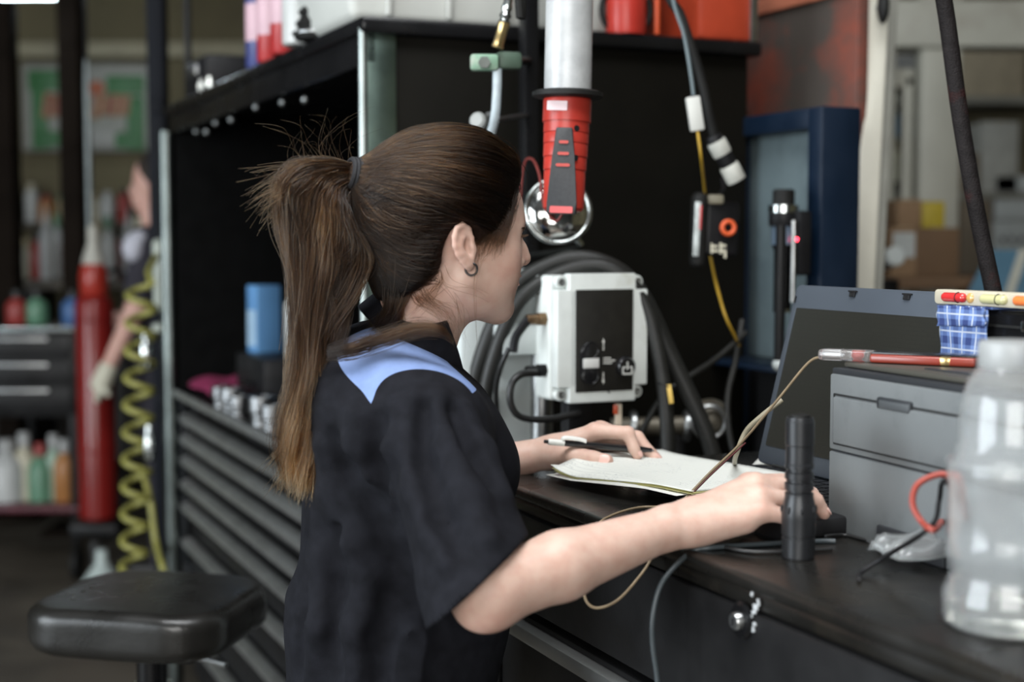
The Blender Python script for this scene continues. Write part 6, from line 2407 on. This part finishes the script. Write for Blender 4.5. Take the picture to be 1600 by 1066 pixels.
rodm = black_metal
for k, (px, y0, y1, Y, r) in enumerate([(142, 85, 420, 6.2, .012), (298, 222, 335, 4.6, .018)]):
    a, b = P(px, y0, Y), P(px, y1, Y)
    o = empty('hanging_rod', (b.x, b.y, b.z), 0, ['thin steel rod hanging beside the dark brown lift post', 'short steel rod hanging left of the workstation tube'][k], 'rod')
    MB().tube([Vector((0, 0, 0)), Vector((.01, 0, (a.z - b.z) * .5)), Vector((.0, 0, a.z - b.z)), Vector((0, 0, ZC - b.z))], r * .6, 8, 3).build('cable', rodm, o)
    MB().lathe([(r * .4, 0), (r, .02), (r, (a.z - b.z) * .85), (r * .5, a.z - b.z)], n=12).build('sleeve', mat('pale_sleeve', (.24, .27, .27), .4, metal=.3, var=.2), o)

# sign
YS = YF - .12
sg0, sg1 = P(36, 102, YS), P(238, 233, YS)
sg = empty('wall_sign', ((sg0.x + sg1.x) / 2, YS, (sg0.z + sg1.z) / 2), 0, 'green and white advertising sign with orange lettering on the back wall', 'sign')
sw_, sh2 = sg1.x - sg0.x, sg0.z - sg1.z
MB().box((0, .03, 0), (sw_ + .03, .06, sh2 + .03), bev=.008).build('frame', mat('grey_sign_frame', (.20, .20, .18), .5, var=.1), sg)
MB().box((0, -.003, 0), (sw_ - .03, .006, sh2 - .03)).build('face', mat('pale_sign_face', (.24, .245, .215), .5, var=.1), sg)
grn = mat('sign_green', (.03, .135, .04), .5, var=.1)
for gi, (x, z, w_, h_) in enumerate(((-.26, .17, .22, .13), (.24, .14, .24, .12), (-.30, -.04, .10, .45), (.30, -.10, .11, .34), (-.24, -.20, .18, .10), (.26, -.21, .18, .10))):
    MB().box((x * sw_ / .8, -.0065 - .0006 * gi, z * sh2 / .53), (w_ * sw_ / .8, .004, h_ * sh2 / .53), bev=.001).build('green_block', grn, sg)
org = mat('sign_orange', (.34, .08, .025), .5, var=.1)
yel_s = mat('sign_cream', (.28, .23, .10), .5, var=.1)
for k, (x, w_, h_) in enumerate([(-.25, .05, .15), (-.19, .06, .13), (-.125, .05, .14), (.06, .045, .16), (.12, .05, .12), (.175, .05, .13), (.235, .05, .12)]):
    e = MB().box((x * sw_ / .8, -.011, .01), (w_ + .012, .003, h_ + .012), rot=(0, .15, 0), bev=.001).build('letter_edge', yel_s, sg)
    MB().box((x * sw_ / .8, -.0135, .01), (w_ * .8, .003, h_), rot=(0, .15, 0), bev=.001).build('letter', mat('sign_salmon', (.26, .085, .055), .5, var=.1), e)
MB().sphere((.06 * sw_ / .8, -.008, .115), .055, 14, sc=(1, .15, .9)).build('emblem', org, sg)
MB().box((-.13, -.009, -.20), (.12, .003, .09)).build('white_block', mat('sign_white', (.30, .30, .28), .5, var=.1), sg)
MB().box((.10, -.009, -.19), (.20, .003, .09)).build('white_block', mat('sign_white', (.30, .30, .28), .5, var=.1), sg)

# hanging fluorescent lights at the far left
tube_e = mat('lit_tube', (.9, .95, 1.0), .4, var=0, emit=(.80, .92, 1.0), estr=9.0)
for k, (px, Y) in enumerate([(70, 8.0), (8, 6.6)]):
    c = P(px, -6, Y)
    o = empty('tube_light', c, 0, ['lit fluorescent light hanging at the top left over the sign', 'lit fluorescent light at the very top left corner'][k], 'light')
    wd = .40 if k == 0 else .16
    MB().box((0, 0, .05), (wd * 1.1, .16, .05), bev=.01).build('housing', white_p, o)
    for dy in (-.04, .04):
        MB().cyl((-wd / 2, dy, .010), (wd / 2, dy, .010), .016, n=12).build('tube', tube_e, o)
    for dx_ in (-wd * .4, wd * .4):
        MB().cyl((dx_, 0, .07), (dx_, 0, ZC - c.z), .004, n=6).build('wire', steel, o)

# far workbench with bottles
YW = 8.35
zwb = P(100, 436, YW - .25).z
wb0 = empty('far_workbench', (P(60, 436, YW).x, YW, 0), 0, 'dark workbench along the back wall crowded with bottles', 'workbench')
MB().box((0, 0, zwb - .03), (2.6, .60, .06), bev=.01).build('top', mat('dark_wood_top', (.055, .045, .032), .6, var=.3), wb0)
for xx in (-1.2, 0, 1.2):
    MB().box((xx, 0, (zwb - .06) / 2), (.07, .5, zwb - .06), bev=.006).build('leg', black_metal, wb0)
MB().box((0, .20, zwb * .45), (2.4, .04, zwb * .7)).build('modesty_panel', mat('dark_board', (.03, .028, .024), .7, var=.2), wb0)
sh0 = empty('wall_shelf', (P(60, 330, YF - .16).x, YF - .16, P(60, 352, YF - .16).z), 0, 'narrow dark shelf on the back wall above the far workbench', 'shelf')
MB().box((0, 0, 0), (2.6, .30, .03), bev=.005).build('board', mat('dark_wood_top', (.055, .045, .032), .6), sh0)
for xx in (-1.0, 0, 1.0):
    MB().box((xx, .10, -.09), (.03, .08, .16), bev=.004).build('bracket', black_metal, sh0)
greyb = mat('grey_bottle', (.32, .325, .32), .4, var=.1)
amber = mat('amber_bottle', (.34, .15, .05), .35, var=.1)
cream_b = mat('cream_bottle', (.46, .43, .33), .4, var=.1)
tan_b = mat('tan_bottle', (.36, .30, .18), .45, var=.1)
dred = mat('dark_red_bottle', (.26, .035, .03), .4, var=.1)
grnb = mat('green_bottle', (.10, .22, .14), .35, var=.1)
dk = mat('black_bottle', (.02, .02, .02), .4, var=.1)
kinds = [(greyb, 'grey'), (amber, 'amber'), (cream_b, 'cream'), (whitecan, 'white'), (dred, 'dark red'), (tan_b, 'tan'), (grnb, 'green'), (dk, 'black')]
order = [3, 1, 0, 2, 4, 0, 3, 1, 5, 0, 2, 3, 4, 0, 7]
rnd = random.Random(3)
for k, px in enumerate(range(-6, 225, 16)):
    m_, nm = kinds[order[k % len(order)]]
    Yb = YW - .12 - .10 * (k % 3)
    q_ = P(px, 430, Yb)
    h_ = rnd.uniform(.24, .42)
    lab = '%s bottle on the far workbench, number %s in the row from the far left' % (nm, ['one', 'two', 'three', 'four', 'five', 'six', 'seven', 'eight', 'nine', 'ten', 'eleven', 'twelve', 'thirteen', 'fourteen', 'fifteen'][k])
    bottle('oil_bottle', Vector((q_.x, Yb, zwb)), rnd.uniform(.034, .05), h_, m_, kinds[(order[k] + 3) % 8][0], lab, 'bottle', 'bottles on the far workbench', spout=(k % 4 == 1))
shz = sh0.location.z + .015
for k, px in enumerate(range(2, 200, 24)):
    m_, nm = kinds[(order[(k + 4) % 15])]
    q_ = P(px, 330, YF - .16)
    lab = '%s can on the wall shelf, %s from the far left' % (nm, ['first', 'second', 'third', 'fourth', 'fifth', 'sixth', 'seventh', 'eighth', 'ninth'][k])
    spray_can('shelf_can', Vector((q_.x, YF - .16 - .02 * (k % 2), shz)), rnd.uniform(.035, .05), rnd.uniform(.16, .25), m_, kinds[(order[k] + 2) % 8][0], lab, 'can', 'cans on the wall shelf')
pale = P(183, 352, YF - .3)
o = empty('paper_roll', (pale.x, YW - .05, zwb), 0, 'pale round paper towel roll at the end of the far workbench', 'paper roll')
MB().lathe([(.11, 0), (.115, .01), (.115, .30), (.11, .31), (.03, .31)], n=24).build('roll', mat('pale_paper', (.52, .49, .38), .8, var=.1), o)
MB().cyl((0, 0, .0), (0, 0, .36), .018, n=12).build('core', tan_b, o)

# tool cart at the far left
YC = 6.3
zt1 = P(60, 516, YC).z
zsh = P(60, 792, YC).z
ct = empty('tool_cart', (P(20, 800, YC).x - .05, YC + .25, 0), 0, 'black tool cart with a chrome top rail at the far left', 'tool cart')
wct = .78
xr = P(118, 600, YC).x - ct.location.x
MB().box((xr - wct / 2, 0, zt1 - .20), (wct, .48, .38), bev=.01).build('drawer_box', black_metal, ct)
MB().box((xr - wct / 2, 0, zt1), (wct + .02, .50, .02), bev=.006).build('top', black_gloss, ct)
MB().cyl((xr - wct, -.26, zt1 + .005), (xr, -.26, zt1 + .005), .016, n=12).build('rail', chrome, ct)
for k in range(3):
    d = MB().box((xr - wct / 2, -.245, zt1 - .075 - .115 * k), (wct - .04, .02, .105), bev=.004).build('drawer', black_metal, ct)
    MB().box((xr - wct / 2, -.262, zt1 - .04 - .115 * k), (wct * .7, .016, .014), bev=.004).build('pull', steel, d)
MB().box((xr - wct / 2, 0, zsh - .015), (wct, .48, .03), bev=.006).build('lower_shelf', mat('maroon_shelf', (.085, .016, .025), .4, var=.2), ct)
for xx in (xr - wct + .02, xr - .02):
    for yy in (-.22, .22):
        lg = MB().box((xx, yy, (zt1 + .09) / 2), (.035, .035, zt1 - .09), bev=.004).build('leg', black_metal, ct)
        MB().cyl((xx - .015, yy, .045), (xx + .015, yy, .045), .045, n=14, bev=.006).build('caster', rubber, lg)
for k, (px, m_, r, h_, lab) in enumerate([(10, whitecan, .085, .30, 'white jug on the lower shelf of the tool cart, far left'), (34, cream_b, .06, .33, 'cream jug beside the white one on the tool cart'), (62, grnb, .055, .28, 'green bottle on the lower shelf of the tool cart'), (80, mat('pale_green_bottle', (.28, .38, .30), .35), .05, .32, 'pale green bottle beside the green one on the cart'), (100, amber, .05, .30, 'amber bottle at the end of the lower cart shelf')]):
    q_ = P(px, 790, YC + .12)
    bottle('jug', Vector((q_.x, YC + .14 + .03 * (k % 2), zsh)), r, h_, m_, greyb if k != 2 else dred, lab, 'jug', 'jugs on the tool cart')
for k, (px, m_) in enumerate([(20, dred), (52, grnb), (108, mat('blue_grip', (.05, .12, .28), .4))]):
    q_ = P(px, 515, YC + .1)
    bottle('grease_pot', Vector((q_.x, YC + .16, zt1 + .01)), .05, .17, m_, dk, ['dark red pot on top of the tool cart', 'green pot on top of the tool cart', 'blue pot at the end of the tool cart top'][k], 'pot', 'pots on the tool cart top')

# red tank with the spouted oil bottle on it
YR = 5.95
rt0 = P(154, 800, YR)
rt = empty('red_tank', (rt0.x, YR, 0), 0, 'tall red oil tank on wheels at the left', 'tank')
zr1 = P(154, 462, YR).z
zr0 = P(154, 812, YR).z
red_t = mat('deep_red_enamel', (.17, .011, .009), .25, var=.12, scale=6)
MB().lathe([(.060, zr0), (.078, zr0 + .015), (.078, zr1 - .03), (.066, zr1 - .004), (.060, zr1)], n=28).build('cylinder', red_t, rt)
MB().torus((0, 0, zr0 + .30), .079, .006).build('hoop', red_t, rt)
MB().torus((0, 0, zr1 - .10), .079, .006).build('hoop', red_t, rt)
MB().box((0, .02, zr0 - .03), (.20, .22, .05), bev=.01).build('cart', black_metal, rt)
MB().tube([(.07, .06, zr0), (.11, .08, zr1 * .6), (.11, .08, zr1 + .06), (.0, .08, zr1 + .08)], .012, 8).build('handle', black_metal, rt)
for dx_ in (-.11, .11):
    MB().cyl((dx_ - .018, .05, .07), (dx_ + .018, .05, .07), .07, n=18, bev=.01).build('wheel', rubber, rt)
MB().box((0, -.06, .095), (.03, .03, .19), bev=.004).build('prop', black_metal, rt)
hb2 = P(154, 352, YR).z - zr1
ob = empty('spouted_oil_bottle', (rt0.x, YR, zr1), 0, 'red oil bottle with a white pointed spout on the red tank', 'bottle')
MB().lathe([(.052, 0), (.058, .008), (.058, hb2 * .30), (.050, hb2 * .42), (.040, hb2 * .48)], n=20).build('body', mat('red_oil_bottle', (.30, .026, .016), .3, var=.15), ob)
MB().lathe([(.046, hb2 * .45), (.040, hb2 * .56), (.026, hb2 * .70), (.022, hb2 * .74), (.021, hb2 * .95), (.012, hb2)], n=18).build('spout', mat('white_spout', (.42, .41, .36), .4), ob)

# worker far behind the post
yp = 6.0
pc0 = P(238, 288, yp)
bgp = Field()
hc2 = npv(pc0)
Ib = np.eye(3)
bgp.ell(hc2 + np.array([0, 0, .02]), (.078, .092, .105), Ib, .02)
bgp.ell(hc2 + np.array([-.035, 0, -.055]), (.055, .060, .065), Ib, .03)
bgp.sphere(hc2 + np.array([-.088, 0, -.025]), .014, .02)
bgp.cone(hc2 + np.array([0, 0, -.08]), hc2 + np.array([.02, 0, -.19]), .058, .062, .03)
nb2 = hc2 + np.array([.03, 0, -.22])
sr2, sl2 = nb2 + np.array([-.01, -.19, -.03]), nb2 + np.array([-.01, .19, -.03])
bgp.econe(nb2 + np.array([0, 0, -.10]), nb2 + np.array([.02, 0, -.55]), (.19, .11), (.15, .11), (0, 1, 0), .03, cap=.08)
bgp.cone(sr2, sl2, .06, .06, .05)
el2 = npv(P(214, 478, yp - .24)); wr2 = npv(P(170, 572, yp - .30)); ha2 = npv(P(158, 600, yp - .31))
bgp.cone(sr2, el2, .055, .045, .03)
bgp.cone(el2, wr2, .042, .030, .02)
bgp.cone(wr2, ha2, .030, .034, .015)
fdir = (ha2 - wr2) / np.linalg.norm(ha2 - wr2)
for k in range(4):
    o_ = np.array([0, -.024 + .016 * k, 0])
    bgp.cone(ha2 + o_, ha2 + o_ + fdir * (.05 + .006 * (k in (1, 2))) + np.array([.012, 0, -.01]), .011, .009, .006)
bgp.cone(ha2 + np.array([.0, -.02, .0]), ha2 + np.array([.035, -.035, -.035]), .013, .010, .01)
el3 = sl2 + np.array([-.02, .05, -.27]); ha3 = el3 + np.array([-.20, -.02, -.06])
bgp.cone(sl2, el3, .055, .045, .03); bgp.cone(el3, ha3, .042, .032, .02); bgp.sphere(ha3 + np.array([-.04, 0, 0]), .04, .02)
Vp, Qp = mesh_field(bgp, hc2 - np.array([.5, .5, .85]), hc2 + np.array([.35, .5, .2]), .010)
Vp, Qp = keep_largest(Vp, Qp)
wk = np_object('person', Vp, Qp, skin)
tag(wk, 'person in dark work clothes with a pale work glove behind the navy post', 'person')
set_tint(wk, np.tile(np.array([.56, .34, .28]), (len(Vp), 1)))
cl = Field()
cl.econe(nb2 + np.array([0, 0, -.09]), nb2 + np.array([.02, 0, -.60]), (.205, .125), (.175, .13), (0, 1, 0), .03, cap=.08)
cl.cone(sr2, sl2, .072, .072, .05)
cl.cone(sr2, el2 + (sr2 - el2) * .15, .066, .060, .03)
cl.cone(sl2, el3 + (sl2 - el3) * .1, .066, .060, .03)
hipb = nb2 + np.array([.02, 0, -.62])
for s_ in (-1, 1):
    hp_ = hipb + np.array([0, .09 * s_, 0])
    cl.cone(hp_, np.array([hp_[0], hp_[1], .48]), .10, .072, .03)
    cl.cone(np.array([hp_[0], hp_[1], .48]), np.array([hp_[0], hp_[1], .10]), .072, .062, .02)
Vq, Qq = mesh_field(cl, (hc2[0] - .5, hc2[1] - .5, .02), (hc2[0] + .4, hc2[1] + .5, hc2[2]), .014)
np_object('overalls', Vq, Qq, mat('dark_overalls', (.022, .020, .028), .85, var=.2), wk)
for s_ in (-1, 1):
    c = Vector((hipb[0], hipb[1] + .09 * s_, 0))
    MB().box(c + Vector((-.04, 0, .05)), (.28, .10, .10), bev=.03, seg=4).build('boot', shoe_m, wk)
hf = Field()
hf.ell(hc2 + np.array([.012, 0, .035]), (.082, .096, .100), Ib, .01)
hf.plane(hc2 + np.array([-.02, 0, 0]), (-.75, 0, -.5), .01)
Vh, Qh = mesh_field(hf, hc2 - .2, hc2 + .2, .010)
np_object('short_hair', Vh, Qh, mat('dark_short_hair', (.02, .014, .010), .8, var=.3, scale=80), wk)
gl_m = mat('pale_glove', (.52, .50, .40), .8, var=.1)
gf = Field()
gf.cone(wr2 + (ha2 - wr2) * .1, ha2, .036, .041, .015)
for k in range(4):
    o_ = np.array([0, -.024 + .016 * k, 0])
    gf.cone(ha2 + o_, ha2 + o_ + fdir * (.055 + .006 * (k in (1, 2))) + np.array([.012, 0, -.01]), .0145, .012, .006)
gf.cone(ha2 + np.array([.0, -.02, .0]), ha2 + np.array([.037, -.037, -.037]), .0165, .013, .01)
Vg, Qg = mesh_field(gf, ha2 - .16, ha2 + .16, .006)
np_object('glove', Vg, Qg, gl_m, wk)
tw = Field()
ct_ = npv(P(209, 388, yp - .24))
tw.ell(ct_, (.045, .05, .060), Ib, .01); tw.ell(ct_ + np.array([.03, .02, .045]), (.035, .05, .03), Ib, .03)
Vw, Qw = mesh_field(tw, ct_ - .14, ct_ + .14, .008)
np_object('shoulder_towel', Vw, Qw, mat('white_towel', (.46, .46, .52), .9, var=.1, bump=.5, bscale=60), wk)

# pale dispenser on the navy post, with the coiled hose below
pd0 = P(256, 432, 4.72)
dis = empty('hose_holder', pd0, 0, 'pale plastic hose holder fixed on the navy post', 'hose holder')
wb(MB().box(P(257, 430, 4.74), (.062, .09, .24), bev=.016, seg=3), 'body', mat('pale_plastic', (.34, .37, .32), .45, var=.15, scale=10), dis)
wb(MB().box(P(252, 512, 4.74), (.05, .07, .03), bev=.01), 'lower_clip', mat('pale_plastic', (.5, .53, .47), .45), dis)
wb(MB().cyl(P(257, 385, 4.74), P(250, 385, 4.86), .012, n=10), 'pin', steel, dis)
Yh = 4.35
h0 = P(222, 445, Yh); h1 = P(209, 912, Yh)
nt_ = 11
hp = []
rH = .042
for k in range(nt_ * 12 + 1):
    f = k / (nt_ * 12)
    c = h0.lerp(h1, f)
    an = 2 * PI * nt_ * f + 1.0
    hp.append(Vector((c.x + rH * math.cos(an) * (1 - .1 * f), c.y + rH * math.sin(an), c.z)))
mbh = MB().tube([P(245, 400, 4.60), P(232, 425, 4.45)] + hp + [Vector((h1.x + .02, Yh - .02, max(.012, h1.z - .02)))], .0105, 8, 2)
ho = mbh.build('coiled_air_hose', mat('yellow_green_hose', (.22, .21, .055), .4, var=.12, scale=20), None, 80)
tag(ho, 'yellow green coiled air hose hanging at the left', 'air hose')
hose('straight_air_hose', [P(226, 745, Yh), P(236, 790, Yh), P(244, 850, Yh - .05), P(262, 905, Yh - .1), PZ(280, 925, .012)], .010, mat('yellow_green_hose', (.22, .21, .055), .4), 'straight end of yellow green air hose reaching the floor', 'air hose')
for k, (px, py, r) in enumerate([(228, 555, .020), (233, 700, .018)]):
    o = empty('hose_coupling', P(px, py, Yh - .02), 0, ['upper steel coupling inside the coiled hose', 'lower steel coupling inside the coiled hose'][k], 'coupling')
    MB().lathe([(r * .6, -.04), (r, -.03), (r, .03), (r * .7, .04), (r * .5, .07)], n=14).build('shell', chrome, o)
    MB().torus((0, 0, 0), r, .004).build('ring', steel, o)

# white funnel on the floor
fu = PZ(160, 925, 0)
fo = empty('funnel', (fu.x, fu.y, 0), 0, 'white plastic funnel standing upside down on the floor at the left', 'funnel')
MB().lathe([(.105, 0), (.103, .012), (.040, .105), (.028, .115), (.022, .175), (.018, .178)], n=24).build('cone', mat('white_funnel', (.42, .48, .46), .45, var=.08), fo)
MB().torus((0, 0, .006), .106, .006).build('rim', mat('white_funnel', (.6, .66, .64), .45), fo)
rag('white_rag', PZ(205, 930, 0), .26, .18, .07, mat('white_towel', (.46, .46, .52), .9), 'white crumpled rag on the floor beside the funnel', 'rag', 12, .3)

# dark tool chest beyond the workstation
ch0 = bthing('dark_tool_chest', -3.20, .12, 0, 'dark grey tool chest with a chrome upright handle beyond the workstation', 'tool chest')
zch = P(290, 492, 5.0).z
chm = mat('charcoal_enamel', (.016, .0175, .0195), .4, var=.2, scale=4)
MB().box((0, .32, zch / 2 + .05), (.50, .60, zch - .1), bev=.012).build('body', chm, ch0)
MB().box((0, .32, zch), (.52, .62, .03), bev=.008).build('lid', black_gloss, ch0)
MB().cyl((-.12, -.035, zch - .56), (-.12, -.035, zch - .22), .014, n=12).build('handle', chrome, ch0)
for k in range(3):
    MB().box((0, -.004, zch - .22 - .25 * k), (.46, .02, .235), bev=.006).build('drawer', chm, ch0)
for xx in (-.18, .18):
    for yy in (.08, .52):
        MB().cyl((xx - .02, yy, .05), (xx + .02, yy, .05), .05, n=14, bev=.006).build('caster', rubber, ch0)
rag('magenta_rag', B(-3.26, .24, zch + .016), .30, .18, .06, mag, 'magenta rag on the dark tool chest beyond the workstation', 'cloth', 6, BROT)
q_ = B(-3.22, .50, zch + .015)
jr = empty('brown_toolbag', q_, BROT, 'brown tool bag on the dark tool chest', 'tool bag')
MB().box((0, 0, .14), (.36, .20, .28), bev=.05, seg=4).build('bag', mat('brown_canvas', (.075, .052, .038), .8, var=.25), jr)
MB().tube([(-.10, 0, .27), (-.08, 0, .36), (.08, 0, .36), (.10, 0, .27)], .012, 8).build('strap', dk, jr)
MB().sphere((0, 0, .31), .10, 14, sc=(1.5, .9, .6)).build('cap_on_bag', mat('grey_green_cloth', (.17, .18, .15), .8, var=.2), jr)

# ------------------------------------------------------------------ right background: shelves and boxes past the frame
YX = 4.55
card = mat('brown_cardboard', (.20, .125, .068), .8, var=.1, scale=6)
card2 = mat('dull_cardboard', (.15, .12, .085), .8, var=.1, scale=6)
card3 = mat('dark_cardboard', (.12, .070, .036), .8, var=.1, scale=6)
whc = mat('white_card', (.36, .38, .37), .7, var=.06)
zq = P(1440, 432, YX).z
tbq = empty('packing_table', (P(1490, 432, YX).x, YX + .19, 0), 0, 'low packing table stacked with cartons behind the window frame', 'table')
MB().box((0.1, 0, zq - .02), (1.2, .48, .04), bev=.006).build('top', card3, tbq)
for xx in (-.45, .62):
    for yy in (-.2, .2):
        MB().box((xx, yy, (zq - .04) / 2), (.05, .05, zq - .04), bev=.004).build('leg', steel, tbq)


def carton(px0, px1, py0, py1, Y, dep, m, label, z0=None, flap=True, group='cartons on the packing table'):
    a, b = P(px0, py0, Y), P(px1, py1, Y)
    z0 = b.z if z0 is None else z0
    o = empty('carton', ((a.x + b.x) / 2, Y + dep / 2, z0), 0, label, 'carton', group)
    w_, h_ = b.x - a.x, a.z - z0
    MB().box((0, 0, h_ / 2), (w_, dep, h_), bev=.004).build('box', m, o)
    MB().box((0, 0, h_ + .001), (.05, dep * 1.002, .002)).build('tape', mat('packing_tape', (.38, .30, .20), .3, var=.1), o)
    return o


c1_ = carton(1392, 1432, 356, 432, YX, .30, card, 'brown carton with a white label, left of the cartons past the window frame', zq)
MB().box((.0, -.1515, .10), (.07, .002, .08)).build('label', whc, c1_)
carton(1433, 1498, 356, 432, YX, .32, card3, 'dark brown carton under the yellow box', zq)
ztop = P(1440, 356, YX).z
carton(1402, 1440, 312, 356, YX, .26, card, 'light brown carton stacked beside the yellow box', ztop)
carton(1441, 1476, 315, 356, YX, .24, mat('yellow_card', (.34, .26, .02), .6, var=.08), 'yellow box on top of the dark brown carton', ztop)
YX2 = 7.4
sr = empty('stock_shelf', (P(1560, 400, YX2).x, YX2 + .3, 0), 0, 'steel stock shelf with cartons at the far right', 'shelf unit')
xw = 1.35
zsv = [P(0, 432, YX2).z, P(0, 300, YX2).z - .0, P(0, 150, YX2).z, P(0, 45, YX2).z + .1]
for xx in (-xw / 2 - .02, xw / 2):
    for yy in (-.26, .26):
        MB().box((xx, yy, 1.35), (.05, .05, 2.70), bev=.004).build('upright', black_metal, sr)
for zz in zsv:
    MB().box((0, 0, zz - .02), (xw, .60, .04), bev=.004).build('shelf_board', mat('grey_shelf', (.16, .155, .13), .6, var=.1), sr)
for (a, b, c, d, m_, lab, zz) in ((1503, 1548, 310, 430, card2, 'tall dull carton on the stock shelf behind the braided hose', 0),
                                 (1552, 1640, 345, 430, whc, 'white printed carton low at the far right of the stock shelf', 0),
                                 (1490, 1530, 240, 300, card2, 'dull carton on the middle stock shelf board', 1),
                                 (1535, 1590, 190, 300, mat('grey_white_card', (.30, .30, .27), .7), 'grey white carton on the middle stock shelf board', 1),
                                 (1500, 1600, 60, 150, mat('tan_card', (.27, .23, .16), .8), 'large tan carton on the upper stock shelf board', 2)):
    cc_ = carton(a, b, c, d, YX2 + .02, .36, m_, lab, zsv[zz], group='cartons on the stock shelf')
    if m_ is whc:
        for k in range(3):
            MB().box((-.10 + .05 * k, -.1815, .19), (.022, .002, .03)).build('print', dk, cc_)
w2 = carton(1556, 1640, 275, 340, YX2 + .02, .34, whc, 'white printed carton stacked on the lower white one', P(0, 343, YX2 + .02).z, group='cartons on the stock shelf')
for k in range(4):
    MB().box((-.10 + .035 * k, -.1715, .13), (.014, .002, .04)).build('print', dk, w2)
bs0 = empty('blue_board', P(1560, 440, 4.4), 0, 'slanted light blue board with a pale stripe at the right edge', 'board')
Mb = mat_frame(Vector((1, 0, 0)), Vector((0, .35, 1)).normalized(), Vector((0, -1, .35)).normalized(), P(1560, 450, 4.4))
bb_ = MB().prism([(-.10, -1.1), (.28, -1.1), (.28, .12), (-.02, .12), (-.10, -.02)], -.012, .012, Mb).build('board', mat('light_blue_board', (.065, .15, .22), .5, var=.1), None)
attach(bb_, bs0)
bs_o = MB().prism([(-.02, -.10), (.01, -.10), (.10, .12), (.07, .12)], .0125, .016, Mb).build('stripe', mat('pale_stripe', (.42, .42, .36), .5, var=.1), None)
attach(bs_o, bs0)
# room seen through the left bay: lamp, blue cloth, pale boxes
gl = P(1389, 161, 8.6)
gb = empty('globe_light', gl, 0, 'small lit round lamp seen through the window bay', 'lamp')
MB().sphere((0, 0, 0), .045, 16).build('globe', mat('warm_globe', (.9, .85, .7), .4, var=0, emit=(1.0, .86, .62), estr=6.0), gb)
MB().cyl((0, 0, .04), (0, 0, ZC - gl.z), .006, n=6).build('cord', dk, gb)
MB().lathe([(.02, .03), (.03, .04), (.02, .07)], n=12).build('holder', dk, gb)
bj = P(1412, 185, 8.3)
bjo = empty('blue_jacket', bj, 0, 'light blue jacket hanging inside the window bay', 'jacket')
MB().sphere((0, 0, 0), .12, 16, sc=(.75, .4, 1.0)).build('body', mat('light_blue_cloth', (.06, .15, .24), .85, var=.2), bjo)
MB().sphere((.07, 0, -.04), .06, 12, sc=(.6, .6, 1.3)).build('sleeve', mat('light_blue_cloth', (.1, .24, .36), .85), bjo)
MB().tube([(0, 0, .10), (0, 0, .16), (.02, .02, .20), (.02, YF - bj.y - .02, .22)], .006, 6).build('hanger', steel, bjo)
for k, (px, py, m_, lab) in enumerate([(1412, 262, cream_b, 'pale carton inside the window bay below the blue jacket'), (1412, 110, greyb, 'grey carton high inside the window bay')]):
    c = P(px, py, 8.6)
    o = empty('pale_carton', (c.x, 8.75, c.z - .1), 0, lab, 'carton')
    MB().box((0, 0, .1), (.34, .3, .2), bev=.01).build('box', m_, o)
    MB().box((0, -.02, .0), (.55, .36, .03), bev=.004).build('ledge', black_metal, o)
    MB().box((0, .15, -.05), (.04, .62, .10), bev=.004).build('ledge_bracket', black_metal, o)
wt2 = empty('white_pipe', P(1372, 415, 4.2), 0, 'white plastic pipe lying low behind the cream post', 'pipe')
wb(MB().cyl(P(1340, 420, 4.3), P(1400, 400, 4.0), .028, n=16, bev=.004), 'tube', white_p, wt2)
wb(MB().box(P(1372, 425, 4.15) + Vector((0, 0, -.62)), (.10, .10, 1.20), bev=.006), 'stand', black_metal, wt2)
